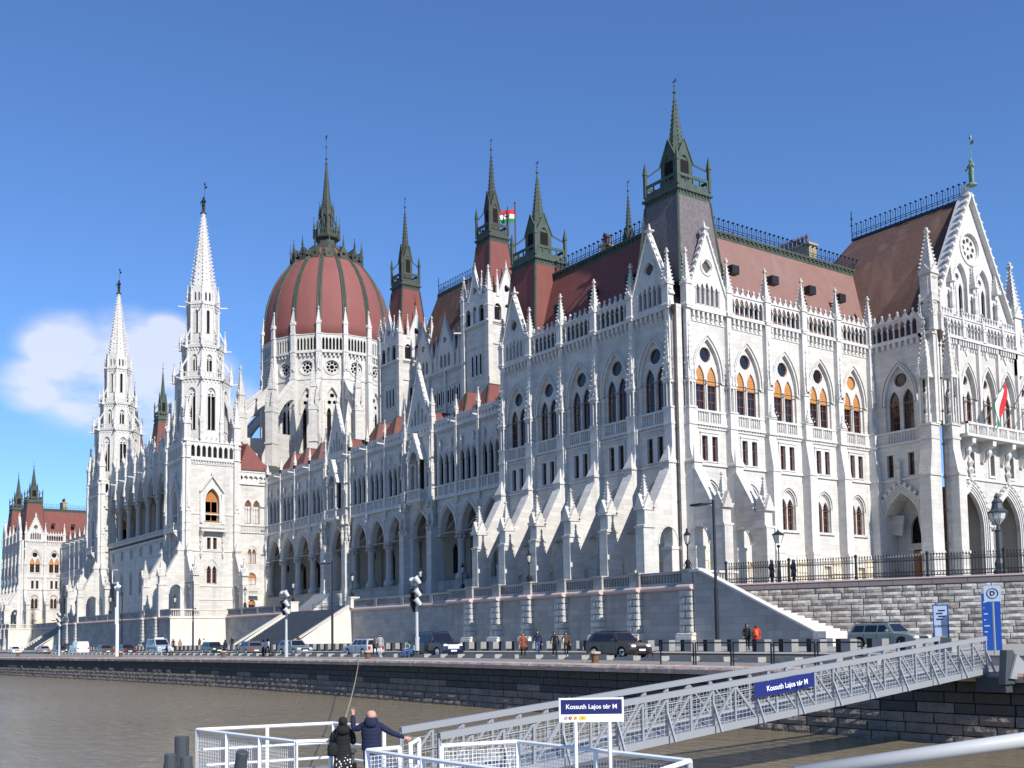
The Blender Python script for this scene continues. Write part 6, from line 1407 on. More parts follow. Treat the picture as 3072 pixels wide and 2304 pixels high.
for a in ((5.0, -4.35, 6.1, 1.0, 'black lantern on the corner of the near terrace balustrade, top of the narrow stair'), (-14.4, -4.3, 6.1, .95, 'black lantern on the terrace balustrade below the flying buttresses'),
          (-29.2, -1.5, 6.1, .92, 'black lantern just left of the buttressed block, in front of the arcade'), (-37.5, -1.5, 6.1, .95, 'black lantern behind the grey floodlight mast'), (-53.2, -1.5, 6.35, 1.0, 'black lantern on the right newel of the wide staircase'), (-70.1, -1.5, 6.35, .95, 'black lantern on the left newel of the wide staircase'),
          (-87, -1.4, 6.1, 1.0, 'black lantern beside the sunlit side wall of the middle block'), (-97.0, -8.6, 5.0, 1.1, 'black lantern seen inside the arch at the foot of the right twin tower'), (-126.0, -10.2, 6.1, 1.1, 'black lantern below the raised colonnade between the towers'), (-149.0, -10.2, 6.1, 1.1, 'black lantern at the foot of the left twin tower'), (-229, -5.6, 6.1, 1.2, 'black lantern by the farthest block')): lantern(*a)
t = thing('street_lamp', 'black post lamp with four-sided lantern behind the fence next to two people in dark coats', 'street lamp', (9.6, .3, ZT - .05)); m = MB(); m.lathe([(.14, 0), (.14, .9), (.08, 1.3), (.1, 1.5), (.05, 1.6), (.045, 2.6), (.16, 2.75), (.03, 2.85)], 0, 0, 8); m.lathe([(.30, 3.55), (.32, 3.6), (.05, 3.85), (.01, 4.0)], 0, 0, 4)
for sx in (-1, 1):
    for sy in (-1, 1): m.tube((sx * .15, sy * .15, 2.95), (sx * .27, sy * .27, 3.56), .02, 4)
ob('post', (m, 'iron'), t); m = MB(); m.lathe([(.14, 2.95), (.25, 3.55)], 0, 0, 4); ob('lamp_glass', (m, 'lamp_glass'), t)
t = thing('street_lamp', 'large cast iron street lamp with a round glass bowl before the arched doorway', 'street lamp', (22.6, 6.6, ZT - .05)); m = MB(); m.lathe([(.42, 0), (.42, .3), (.3, .45), (.34, .8), (.2, 1.1), (.2, 2.9), (.26, 3.0), (.14, 3.1), (.12, 3.35)], 0, 0, 10); m.lathe([(.62, 4.15), (.66, 4.22), (.4, 4.45), (.32, 4.8), (.36, 4.9), (.16, 5.15), (.2, 5.25), (.05, 5.5)], 0, 0, 10)
for k in range(8): a = PI / 4 * k; m.tube((.16 * math.cos(a), .16 * math.sin(a), 3.35), (.5 * math.cos(a), .5 * math.sin(a), 3.75), .025, 4); m.tube((.5 * math.cos(a), .5 * math.sin(a), 3.75), (.6 * math.cos(a), .6 * math.sin(a), 4.18), .025, 4)
ob('post', (m, 'bollard_steel'), t); m = MB(); m.lathe([(.14, 3.38), (.46, 3.76), (.56, 4.16)], 0, 0, 10); ob('lamp_glass', (m, 'lamp_glass'), t)
def modern_lamp(x, y, h, label, arm=(-1.1, -.45), extra=None):
    z = gz(x, y); t = thing('street_lamp', label, 'street lamp', (x, y, z), 0, 'slim black street lamps along the pavement'); m = MB(); m.tube((0, 0, 0), (0, 0, h * .42), .13, 8); m.tube((0, 0, h * .42), (0, 0, h), .09, 8); ob('post', (m, 'iron'), t)
    m = MB(); m.tube((0, 0, h - .25), (arm[0] * .5, arm[1] * .5, h - .2), .04, 5); m.box(arm[0] - .3, arm[0] * .4, arm[1] - .2, arm[1] * .3 + .05, h - .3, h - .17); ob('lamp_head', (m, 'iron'), t)
    if extra:
        m = MB(); m.tube((0, 0, h * .6), (extra * .9, 0, h * .61), .03, 4); m.lathe([(.02, h * .6 + .1), (.18, h * .6 - .1)], extra * .9, 0, 6); ob('camera', (m, 'iron'), t)
modern_lamp(14.8, -12.1, 9.5, 'slim black street lamp in front of the narrow staircase')
modern_lamp(-37.6, -12.2, 9.3, 'slim black street lamp in front of the terrace wall right of the wide staircase')
modern_lamp(-79.0, -12.2, 9.5, 'slim black street lamp before the sunlit wall under the twin towers', extra=1)
modern_lamp(-112.0, -12.2, 9.5, 'slim black street lamp before the shaded wall left of the white camera mast', extra=-1)
modern_lamp(-152.0, -12.2, 9.5, 'slim black street lamp farthest left')
def flood(x, y, h, label, lamps, side=None):
    z = gz(x, y); t = thing('floodlight_mast', label, 'floodlight mast', (x, y, z), 0, 'pale floodlight masts on the quay'); m = MB(); m.tube((0, 0, 0), (0, 0, 1.5), .16, 8); m.tube((0, 0, 1.5), (0, 0, h), .12, 8, .09); m.box(-.14, .14, -.14, .14, 1.4, 1.5); ob('post', (m, 'paint_grey'), t)
    for dx, dz, dark in lamps:
        m = MB(); c = Vector((dx, -.1, h + dz)); d = Vector((-.35 if dx < 0 else .3, .35, -.62)).normalized(); m.cur = 1 if dark else 0
        m.tube(c + d * .28, c - d * .25, .15, 9, .21); m.tube(c - d * .25, c - d * .33, .25, 9); m.cur = 1; m.bar((0, 0, h + dz), tuple(c), .05, .05); m.tube(c + d * .28, c + d * .36, .16, 8)
        ob('floodlight', m.mesh('floodlight', ['paint_grey', 'iron']), t)
flood(-8.0, -20.1, 5.7, 'pale floodlight mast with round lamps at its top beside the dark off-road car', [(-.35, .0, 0), (.35, .1, 0), (-.45, -.9, 1), (.4, -.85, 0), (-.42, -1.5, 1), (.42, -1.55, 0), (-.3, -1.9, 1)])
flood(-28.8, -21.4, 5.7, 'pale floodlight mast in front of the wide staircase', [(-.35, .0, 0), (.35, .05, 0), (-.45, -.9, 1), (.4, -.85, 0), (-.42, -1.5, 1), (.42, -1.55, 0)])
flood(-97.2, -25.4, 5.9, 'distant pale floodlight mast left of the white van', [(-.35, 0, 0), (.35, .05, 0), (-.4, -.9, 1), (.4, -.85, 0), (.4, -1.5, 0)])
t = thing('camera_mast', 'tall white mast with dome cameras and a square loop bracket near the police van', 'camera mast', (-70.3, -24.9, gz(-70.3, -24.9))); m = MB(); m.tube((0, 0, 0), (0, 0, 4), .2, 8); m.tube((0, 0, 4), (0, 0, 9.1), .15, 8, .11)
for a, b in (((-.2, 0, 9.0), (-1.2, -.3, 9.0)), ((-1.2, -.3, 9.0), (-1.2, -.3, 10.6)), ((-1.2, -.3, 10.6), (-.1, 0, 10.6))): m.tube(a, b, .05, 5)
m.box(-.45, -.15, -.2, .1, 3.9, 6.0); ob('post', (m, 'paint_white'), t)
for dx, dz in ((-.45, 8.4), (.45, 8.5)): m = MB(); m.lathe([(.02, dz + .3), (.28, dz + .15), (.3, dz), (.15, dz - .2)], dx, 0, 8); m.bar((0, 0, dz + .3), (dx, 0, dz + .25), .06, .06); ob('dome_camera', (m, 'paint_white'), t)
# ---------------------------------------------------------------- vehicles
CARW = {}
def wheel_mesh(r):
    m = MB(); m.cur = 0; m.tube((0, -.1, 0), (0, .1, 0), r, 16); m.cur = 1; m.tube((0, -.115, 0), (0, .0, 0), r * .64, 12)
    for k in range(5): a = 2 * PI * k / 5; m.bar((0, -.125, 0), (r * .58 * math.cos(a), -.12, r * .58 * math.sin(a)), .05, .02)
    return m.mesh('wheel', ['rubber', 'chrome'])
def car(label, kind, loc, face, paint, group='cars parked along the road', dark=True, plate=True, name='parked_car', police=False, cat='car', rack=False):
    """side profile in (x, z), front at +x; body lofted across the width, cabin tapered inwards"""
    L, W, H, r = {'hatch': (4.05, 1.72, 1.45, .31), 'sedan': (4.4, 1.74, 1.42, .31), 'wagon': (4.55, 1.74, 1.48, .32), 'suv': (4.75, 1.88, 1.86, .39), 'cross': (4.25, 1.78, 1.58, .34), 'van': (4.9, 1.95, 2.0, .34), 'mpv': (5.0, 1.95, 1.74, .35)}[kind]
    x, y = loc; z = gz(x, y) - .08; t = thing(name, label, cat, (x, y, z), 0 if face > 0 else PI, group); h = L / 2; b = {'hatch': .92, 'sedan': .9, 'wagon': .92, 'suv': 1.15, 'cross': 1.0, 'van': 1.15, 'mpv': 1.05}[kind]
    boxy = kind in ('suv', 'van', 'mpv')
    if kind == 'van': low = [(-h, .35), (-h - .02, .7), (-h + .02, b), (h - .95, b), (h - .25, b - .12), (h - .04, .75), (h, .5), (h - .05, .28)]
    else: low = [(-h + .04, .3), (-h, .55), (-h + .03, b - .05), (-h + .12, b), (h - 1.25 * (1 if not boxy else 1.0), b), (h - .4, b - .1 if not boxy else b - .04), (h - .08, b - .25), (h, .52), (h - .06, .26)]
    # wheel arches cut in the sill
    ax1, ax2 = h - .85, -h + .82; R = r + .07
    sill = [(ax1 + R, .26)] + [(ax1 + R * math.cos(a), r + R * math.sin(a)) for a in [PI * k / 7 for k in range(8)]] + [(ax1 - R, .24), (ax2 + R, .24)] + [(ax2 + R * math.cos(a), r + R * math.sin(a)) for a in [PI * k / 7 for k in range(8)]] + [(ax2 - R, .26)]
    prof = low + sill; m = MB()
    def ring(yy, sc): return [(px * (1 - sc * .03), yy, pz - (pz - .5) * sc * .10) for px, pz in prof]
    ys = [(-W / 2, 1.0), (-W / 2 + .06, .3), (-W / 2 + .2, 0), (W / 2 - .2, 0), (W / 2 - .06, .3), (W / 2, 1.0)]; rs = [ring(a, c) for a, c in ys]; n = len(prof)
    i0 = len(m.v)
    for rg in rs: m.v += rg
    for j in range(len(rs) - 1):
        for k in range(n): a = i0 + j * n + k; c = i0 + j * n + (k + 1) % n; m.f.append((a, c, c + n, a + n)); m.m.append(0)
    tri = tessellate_polygon([[Vector((p[0], p[2], 0)) for p in rs[0]]])
    for tt in tri: m.f.append(tuple(i0 + k for k in tt)); m.m.append(0); m.f.append(tuple(i0 + (len(rs) - 1) * n + k for k in reversed(tt))); m.m.append(0)
    # cabin
    if kind == 'hatch': cab = [(-h + .12, b - .02), (-h + .42, H - .1), (-h + .75, H), (.35, H), (h - 1.3, b - .02)]
    elif kind == 'cross': cab = [(-h + .1, b - .02), (-h + .45, H - .1), (-h + .8, H), (.4, H - .02), (h - 1.2, b - .02)]
    elif kind == 'sedan': cab = [(-h + .75, b - .02), (-h + 1.35, H - .06), (-h + 1.7, H), (.25, H), (h - 1.35, b - .02)]
    elif kind == 'wagon': cab = [(-h + .1, b - .02), (-h + .35, H - .08), (-h + .7, H), (.35, H), (h - 1.4, b - .02)]
    elif kind == 'suv': cab = [(-h + .08, b - .02), (-h + .22, H - .12), (-h + .5, H), (.55, H - .02), (h - 1.35, b - .02)]
    elif kind == 'van': cab = [(-h + .02, b - .02), (-h + .08, H - .08), (-h + .3, H), (h - 1.9, H), (h - 1.0, b - .02)]
    else: cab = [(-h + .1, b - .02), (-h + .35, H - .1), (-h + .7, H), (.7, H), (h - 1.25, b - .02)]
    def hw(zz): return W / 2 - .05 - (zz - b) / (H - b) * (.20 if not boxy else .13)
    A = [(px, -hw(pz), pz) for px, pz in cab]; B = [(px, hw(pz), pz) for px, pz in cab]
    m.poly(A); m.poly(list(reversed(B)))
    for k in range(len(cab) - 1): m.poly([A[k], B[k], B[k + 1], A[k + 1]])
    m.box(-h + .3, h - .3, -W / 2 + .25, W / 2 - .25, .2, .4)
    key = 'car_' + label[:24]
    mp_ = mat(key, paint, .28, spec=.6); mp_.node_tree.nodes['Principled BSDF'].inputs['Coat Weight'].default_value = .6
    ob('body', m.mesh('body', key), t)
    g = 'window_glass'
    def side_glass(x0, x1, tilt0=0, tilt1=0):
        z0, z1 = b + .04, H - .13
        for s in (-1, 1): q = MB(); q.poly([(x0, s * (hw(z0) + .008), z0), (x1, s * (hw(z0) + .008), z0), (x1 - tilt1, s * (hw(z1) + .008), z1), (x0 + tilt0, s * (hw(z1) + .008), z1)]); ob('window', (q, g), t)
    xf, xr = cab[-1][0], cab[0][0]; slopef = (cab[-1][0] - cab[-2][0]); sloper = (cab[1][0] - cab[0][0])
    pans = 3 if kind in ('suv', 'wagon', 'mpv', 'van') else 2
    xs0, xs1 = xr + .18 + (.15 if kind in ('hatch', 'cross') else 0), xf - .22; w_ = (xs1 - xs0) / pans
    if not (kind == 'van' and not police):
        for k in range(pans): side_glass(xs0 + k * w_ + .04, xs0 + (k + 1) * w_ - .04, sloper * .75 if k == 0 else 0, slopef * .78 if k == pans - 1 else 0)
    else: side_glass(xf - 1.3, xf - .22, 0, slopef * .78)
    def ends(p, q_, up):
        (x0, z0), (x1, z1) = p, q_; d = Vector((x1 - x0, 0, z1 - z0)); nn = Vector((-(z1 - z0), 0, x1 - x0)).normalized() * (.012 if up else -.012)
        a, c = .1, .88; q = MB(); P0 = Vector((x0, 0, z0)) + d * a; P1 = Vector((x0, 0, z0)) + d * c
        for s in (1, -1): pass
        q.poly([(P0.x + nn.x * s_, -hw(P0.z) + .07, P0.z + nn.z * s_) for s_ in (1,)] + [(P0.x + nn.x, hw(P0.z) - .07, P0.z + nn.z), (P1.x + nn.x, hw(P1.z) - .1, P1.z + nn.z), (P1.x + nn.x, -hw(P1.z) + .1, P1.z + nn.z)]); return q
    ob('windscreen', (ends(cab[-1], cab[-2], False), g), t); 
    if not (kind == 'van' and not police): ob('rear_window', (ends(cab[0], cab[1], True), g), t)
    if r not in CARW: CARW[r] = wheel_mesh(r)
    for wx in (ax1, ax2):
        for s in (-1, 1): ob('wheel', CARW[r], t, T(wx, s * (W / 2 - .1), r) @ (Matrix.Rotation(PI, 4, 'Z') if s > 0 else Matrix.Identity(4)))
    for s in (-1, 1):
        q = MB(); zz = b - .28 if not boxy else b - .25; q.lathe([(.02, zz - .1), (.16, zz - .06), (.16, zz + .06), (.02, zz + .1)], h - .14, s * (W / 2 - .28), 8, sy=1.3); ob('headlight', (q, 'head_lamp'), t)
        q = MB(); q.box(-h - .01, -h + .09, s * (W / 2 - .2) - .12, s * (W / 2 - .2) + .12, b - .38, b - .1); ob('tail_light', (q, 'tail_red'), t)
        q = MB(); q.lathe([(.02, b + .02), (.1, b + .06), (.1, b + .16), (.02, b + .2)], xf - .35, s * (W / 2 + .1), 6); ob('mirror', (q, key if kind != 'suv' else 'iron'), t)
    q = MB(); q.box(h - .03, h + .01, -.42, .42, .5, .68) if kind != 'suv' else q.box(h - .08, h + .0, -.5, .5, .62, .95); ob('grille', (q, 'iron' if kind != 'suv' else 'chrome'), t)
    if kind == 'suv':
        for k in range(5): q = MB(); q.box(h - .04, h + .03, -.42 + k * .19, -.34 + k * .19, .64, .93); ob('grille_bar', (q, 'paint_white'), t)
    if plate:
        for e in (h + .015, -h - .03): q = MB(); q.box(e - .01, e + .015, -.26, .26, .42, .54); ob('number_plate', (q, 'plate_white'), t)
    q = MB(); q.box(-h - .02, -h + .04, -W / 2 + .15, W / 2 - .15, .3, .42); q.box(h - .04, h + .02, -W / 2 + .2, W / 2 - .2, .27, .4); ob('bumper', (q, key), t)
    q = MB()
    for s in (-1, 1):
        for k in range(pans): xx = xs0 + (k + 1) * w_; q.box(xx - .008, xx + .008, s * (W / 2) - .012, s * (W / 2) + .012, .36, b - .06) if k < pans - 1 or 1 else None
    ob('door_seam', (q, 'rubber'), t)
    if rack:
        for s in (-1, 1): q = MB(); q.tube((-h + .8, s * (W / 2 - .32), H + .04), (.5, s * (W / 2 - .32), H + .06), .025, 5); q.tube((-h + .8, s * (W / 2 - .32), H), (-h + .8, s * (W / 2 - .32), H + .06), .025, 4); ob('roof_rail', (q, 'iron'), t)
    if police:
        q = MB(); q.box(-.5, .1, -.62, .62, H, H + .16); q.cur = 1; q.box(-.48, .08, -.66, -.4, H + .02, H + .2); ob('light_bar', q.mesh('light_bar', ['sign_white', 'tail_red']), t)
        for s in (-1, 1): q = MB(); q.box(-h + .3, h - 1.0, s * (W / 2) - .012, s * (W / 2) + .014, .72, .92); ob('stripe', (q, 'sign_blue'), t)
    return t
car('dark brown hatchback facing right, near the two walking couples', 'cross', (11.4, -17.3), 1, (.035, .02, .018), rack=True)
car('large dark blue off-road car with a bright grille behind the pale floodlight mast', 'suv', (-7.6, -18.6), 1, (.01, .013, .03), rack=True)
car('silver estate car facing left behind two standing people', 'wagon', (-20.9, -17.7), -1, (.42, .43, .45), rack=True)
car('pale blue-grey estate car facing right in front of the wide staircase', 'wagon', (-34.6, -17.8), 1, (.17, .20, .23))
car('dark grey hatchback facing left at the foot of the wide staircase', 'hatch', (-46.4, -17.7), -1, (.09, .09, .10))
car('dark green hatchback facing right behind a man in a blue coat', 'hatch', (-57.5, -17.5), 1, (.02, .035, .03))
car('silver and blue police van with a light bar on its roof', 'van', (-75.5, -18.0), 1, (.32, .37, .44), name='police_van', police=True, cat='van', group='vans on the embankment road')
car('dark blue saloon showing its tail lights between police van and white mast', 'sedan', (-87.5, -18.8), -1, (.02, .022, .03))
car('dark saloon with silver boot left of the white mast', 'sedan', (-97.5, -19.0), -1, (.06, .06, .065))
car('plain white panel van seen from behind', 'van', (-112.0, -18.9), -1, (.72, .72, .70), name='panel_van', cat='van', group='vans on the embankment road')
car('dark hatchback facing right between the white van and the floodlight mast', 'hatch', (-124.0, -19.0), 1, (.025, .03, .035))
car('silver hatchback with red tail lights far to the left', 'hatch', (-138.0, -18.7), -1, (.20, .20, .21))
car('small white saloon farthest left on the road', 'sedan', (-160.0, -19.0), 1, (.72, .72, .70))
car('pale green people carrier facing right behind the gangway rail', 'wagon', (22.8, -6.2), 1, (.16, .20, .19), rack=True)
# ---------------------------------------------------------------- people
for nm, c in (('skin', (.52, .29, .21)), ('hair_dark', (.02, .014, .011)), ('hair_brown', (.09, .045, .025)), ('cloth_black', (.012, .012, .014)), ('cloth_navy', (.014, .018, .045)), ('cloth_red', (.55, .035, .025)), ('cloth_blue', (.05, .11, .32)), ('jeans', (.045, .075, .15)), ('cloth_white', (.62, .60, .57)), ('cloth_grey', (.30, .30, .31)), ('cloth_rust', (.22, .06, .035)), ('cloth_brown', (.10, .055, .035)), ('cloth_teal', (.16, .28, .30)), ('shoe_white', (.65, .65, .65)), ('shoe_black', (.012, .012, .012)), ('bag_orange', (.62, .14, .03)), ('cloth_camel', (.30, .20, .12))): mat(nm, c, .85)
def skin_mesh(name, verts, edges, radii, mats, assign, root=0, sub=2):
    me = bpy.data.meshes.new(name + '_sk'); me.from_pydata(verts, edges, []); o = bpy.data.objects.new(name + '_sk', me); COL.objects.link(o)
    md = o.modifiers.new('Skin', 'SKIN'); md.use_smooth_shade = True
    for i, r in enumerate(radii):
        d = me.skin_vertices[0].data[i]; d.radius = (r, r) if not isinstance(r, tuple) else r; d.use_root = (i == root)
    s = o.modifiers.new('Sub', 'SUBSURF'); s.levels = sub; s.render_levels = sub
    dg = bpy.context.evaluated_depsgraph_get(); e = o.evaluated_get(dg); nm = bpy.data.meshes.new_from_object(e); nm.name = name
    bpy.data.objects.remove(o); bpy.data.meshes.remove(me)
    nm.materials.clear()
    for q in mats: nm.materials.append(MAT[q])
    for p in nm.polygons: p.material_index = assign(p.center); p.use_smooth = True
    return nm
PCACHE = {}
def person(label, loc, face, pose='stand', top='cloth_navy', legs='jeans', shoes='shoe_black', hair='hair_dark', h=1.72, coat=None, long_hair=False, group='people on the embankment', z=None, bag=None, hat=None, seat=.46, arms=None):
    """one continuous skinned body; hair, coat and bag are parts; local -y is the way the person faces"""
    J = {'pel': (0, 0, .95), 'wa': (0, .01, 1.08), 'ch': (0, .0, 1.30), 'sh': (0, .0, 1.42), 'nk': (0, -.005, 1.49), 'hd': (0, -.02, 1.58), 'tp': (0, -.01, 1.69)}
    st = {'stand': .02, 'walk': .26, 'walk2': -.24, 'sit': 0}[pose]
    for s, k in ((-1, 'L'), (1, 'R')):
        f = st * s
        if pose == 'sit': J['hip' + k] = (s * .1, 0, .5); J['kn' + k] = (s * .13, -.43, .5); J['an' + k] = (s * .13, -.45, .09); J['to' + k] = (s * .13, -.62, .04)
        else: J['hip' + k] = (s * .10, 0, .90); J['kn' + k] = (s * .10, -.06 - f * .55, .50); J['an' + k] = (s * .09, -f * 1.0 + .02, .09 + (.05 if f < -.1 else 0)); J['to' + k] = (s * .10, -f - .15, .04)
        J['so' + k] = (s * .19, 0, 1.40)
        if arms and k in arms: J['el' + k], J['ha' + k] = arms[k]
        elif pose == 'sit': J['el' + k] = (s * .25, -.05, 1.14); J['ha' + k] = (s * .12, -.3, 1.08)
        else: J['el' + k] = (s * .26, .04 + f * .4, 1.14); J['ha' + k] = (s * .26, -.05 + f * .7, .88)
        a = J['ha' + k]; e = J['el' + k]; d = Vector(a) - Vector(e); d.normalize(); J['fi' + k] = tuple(Vector(a) + d * .10)
    if pose == 'sit':
        for q in ('pel', 'wa', 'ch', 'sh', 'nk', 'hd', 'tp'): x_, y_, z_ = J[q]; J[q] = (x_, y_ + .02, z_ - .42)
        for k in 'LR':
            for q in ('so', 'el', 'ha', 'fi'): x_, y_, z_ = J[q + k]; J[q + k] = (x_, y_, z_ - .42)
    rad = {'pel': (.16, .115), 'wa': (.135, .10), 'ch': (.165, .115), 'sh': (.13, .09), 'nk': .055, 'hd': (.078, .098), 'tp': (.07, .085)}
    for k in 'LR': rad.update({'hip' + k: .095, 'kn' + k: .06, 'an' + k: .042, 'to' + k: .04, 'so' + k: .062, 'el' + k: .045, 'ha' + k: .034, 'fi' + k: .035})
    names = list(J); idx = {n_: i for i, n_ in enumerate(names)}
    E_ = [('pel', 'wa'), ('wa', 'ch'), ('ch', 'sh'), ('sh', 'nk'), ('nk', 'hd'), ('hd', 'tp')]
    for k in 'LR': E_ += [('pel', 'hip' + k), ('hip' + k, 'kn' + k), ('kn' + k, 'an' + k), ('an' + k, 'to' + k), ('sh', 'so' + k), ('so' + k, 'el' + k), ('el' + k, 'ha' + k), ('ha' + k, 'fi' + k)]
    segs = [(Vector(J[a]), Vector(J[b]), a, b) for a, b in E_]
    def assign(c):
        best = min(segs, key=lambda s: ((c - (s[0] + (s[1] - s[0]) * max(0, min(1, (c - s[0]).dot(s[1] - s[0]) / max(1e-6, (s[1] - s[0]).length_squared))))).length)); a, b = best[2], best[3]
        if a[:2] in ('ha',) or a in ('nk', 'hd') and c.z > J['nk'][2] - .01: return 0
        if a[:2] == 'an': return 3
        if a[:3] == 'hip' or a[:2] == 'kn' or (a == 'pel' and b[:3] == 'hip'): return 2
        return 1
    me = skin_mesh('body', [J[n_] for n_ in names], [(idx[a], idx[b]) for a, b in E_], [rad[n_] for n_ in names], ['skin', top, legs, shoes], assign, 0, 2)
    x, y = loc; z = gz(x, y) if z is None else z; s = h / 1.76
    t = thing('person', label, 'person', (x, y, z), face, group); SCM = Matrix.Diagonal((s, s, s, 1)); ob('body', me, t, SCM)
    hz = J['hd'][2]; hy = J['hd'][1]
    m = MB(); m.lathe([(.03, hz + .15), (.08, hz + .13), (.105, hz + .06), (.108, hz), (.1, hz - .07), (.07, hz - .1)] + ([(.11, hz - .2), (.12, hz - .32), (.05, hz - .38)] if long_hair else []), 0, hy + .035, 10); m.v = [(a, b, c) for a, b, c in m.v]
    if hair: ob('hair', m.mesh('hair', hat or hair, True), t, SCM)
    if long_hair and 0: pass
    q = MB()      # face: nose, eyes, mouth
    q.lathe([(.004, hz + .0), (.014, hz - .03), (.004, hz - .035)], 0, hy - .105, 4); ob('nose', (q, 'skin'), t, SCM)
    for sx in (-1, 1): q = MB(); q.box(sx * .032 - .012, sx * .032 + .012, hy - .099, hy - .09, hz + .0, hz + .012); ob('eye', (q, 'hair_dark'), t, SCM)
    if coat:
        dz = -.42 if pose == 'sit' else 0; lo = {'long': .45, 'mid': .68, 'short': .84}[coat[1]]
        m = MB(); m.lathe([(.24, lo + dz), (.205, .95 + dz), (.17, 1.1 + dz), (.19, 1.28 + dz), (.175, 1.40 + dz), (.08, 1.48 + dz)], 0, 0, 12, sy=.72); ob('coat', m.mesh('coat', coat[0], True), t, SCM)
    if bag: m = MB(); m.lathe([(.12, .95), (.15, 1.0), (.15, 1.3), (.1, 1.36)], 0, .19, 8, sy=.6); ob('backpack', m.mesh('backpack', bag, True), t, SCM)
    return t
Fc = lambda dx, dy: math.atan2(dy, dx) + PI / 2      # rotation that turns local -y towards (dx, dy)
person('woman with long auburn hair in a rust jacket walking left of a man', (5.3, -20.1), Fc(1, -.6), 'walk', 'cloth_rust', 'cloth_black', 'shoe_black', 'hair_brown', 1.68, ('cloth_rust', 'mid'), True)
person('man in a dark jacket and blue jeans walking beside the auburn-haired woman', (6.2, -19.6), Fc(1, -.6), 'walk2', 'cloth_navy', 'jeans', h=1.83)
person('dark-haired woman in a black jacket and black trousers walking in white shoes', (7.1, -18.9), Fc(1, -.7), 'walk', 'cloth_black', 'cloth_black', 'shoe_white', h=1.70, long_hair=True)
person('woman in a brown jacket over a white top walking on the right of her friend', (7.9, -18.6), Fc(1, -.7), 'walk2', 'cloth_brown', 'cloth_black', 'shoe_white', h=1.66)
person('person in red coat with orange backpack by the narrow staircase', (16.95, -11.0), Fc(-.6, .8), 'stand', 'cloth_red', 'cloth_black', h=1.6, coat=('cloth_red', 'long'), bag='bag_orange', hair='hair_brown')
person('woman in a black coat standing next to the person in red', (16.3, -11.1), Fc(.7, -.3), 'stand', 'cloth_black', 'cloth_black', h=1.66, coat=('cloth_black', 'mid'), long_hair=True)
person('person in a dark maroon coat walking behind the mooring bollard', (-15.8, -19.4), Fc(1, -.2), 'walk', 'cloth_black', 'cloth_black', h=1.62, coat=('cloth_brown', 'mid'))
person('tall man in a light grey coat with a dark cap beside the silver estate car', (-14.6, -19.6), Fc(1, -.8), 'stand', 'cloth_grey', 'cloth_white', h=1.85, coat=('cloth_grey', 'mid'), hat='cloth_black')
person('person in teal jacket and bright blue jeans on the bench by the floodlight mast', (-8.9, -20.35), Fc(.1, -1), 'sit', 'cloth_teal', 'cloth_blue', h=1.72)
person('child-sized figure sitting close beside the person in blue jeans', (-8.2, -20.3), Fc(-.4, -1), 'sit', 'cloth_teal', 'cloth_blue', h=1.5, hair='hair_brown')
person('person in white standing upright in front of the blue-grey estate car', (-34.5, -21.2), Fc(.2, -1), 'stand', 'cloth_white', 'cloth_black', h=1.66)
person('person in white leaning towards a companion before the blue-grey estate car', (-33.5, -21.2), Fc(-1, -.3), 'walk', 'cloth_white', 'cloth_black', h=1.74)
person('man in a blue coat and light trousers standing alone near the quay edge', (-40.8, -22.6), Fc(.3, -1), 'stand', 'cloth_navy', 'cloth_grey', 'shoe_white', h=1.78, coat=('cloth_navy', 'mid'))
person('person in navy sitting with stretched legs on the bench by the police van', (-61.1, -21.8), Fc(-.8, -.6), 'sit', 'cloth_navy', 'cloth_navy', 'shoe_white', h=1.7)
person('person in pale top sitting behind the one in navy', (-60.2, -21.4), Fc(-.8, -.6), 'sit', 'cloth_white', 'cloth_brown', h=1.6, hair='hair_brown')
person('pedestrian in brown on the pavement under the sunlit tower wall', (-78.4, -11.5), Fc(-1, -.2), 'walk', 'cloth_brown', 'cloth_black', h=1.7)
person('pedestrian in pale clothes on the pavement under the sunlit tower wall', (-77.0, -11.4), Fc(1, -.2), 'walk', 'cloth_white', 'jeans', h=1.65)
person('person in black seen over the roof of the dark green hatchback', (-66.5, -11.6), Fc(1, 0), 'stand', 'cloth_black', 'cloth_black', h=1.75)
person('person in brown at the foot of the wide staircase behind the blue-grey estate car', (-45.0, -12.6), Fc(-1, .2), 'stand', 'cloth_brown', 'cloth_brown', h=1.75, hair='hair_brown', long_hair=True)
person('person in black between the saloon and the police van', (-83.5, -13.4), Fc(1, 0), 'stand', 'cloth_black', 'cloth_black', h=1.75)
person('person in camel coat next to the police van', (-79.0, -14.0), Fc(1, 0), 'stand', 'cloth_camel', 'cloth_black', h=1.7, coat=('cloth_camel', 'mid'))
person('left one of two distant people in dark clothes at the small far staircase', (-146.5, -13.6), Fc(1, 0), 'stand', 'cloth_black', 'cloth_black', h=1.75)
person('right one of two distant people in dark clothes at the small far staircase', (-143.0, -13.6), Fc(1, 0), 'stand', 'cloth_black', 'cloth_black', h=1.75)
person('man in a navy coat behind the iron fence left of the lamp post', (9.0, .2), Fc(.3, 1), 'stand', 'cloth_navy', 'cloth_navy', h=1.8, coat=('cloth_navy', 'long'), hair='hair_brown', z=ZT - .04)
person('woman in a dark coat behind the iron fence right of the lamp post', (10.4, .9), Fc(.3, 1), 'stand', 'cloth_black', 'cloth_black', h=1.74, coat=('cloth_navy', 'long'), hair='hair_brown', z=ZT - .04)
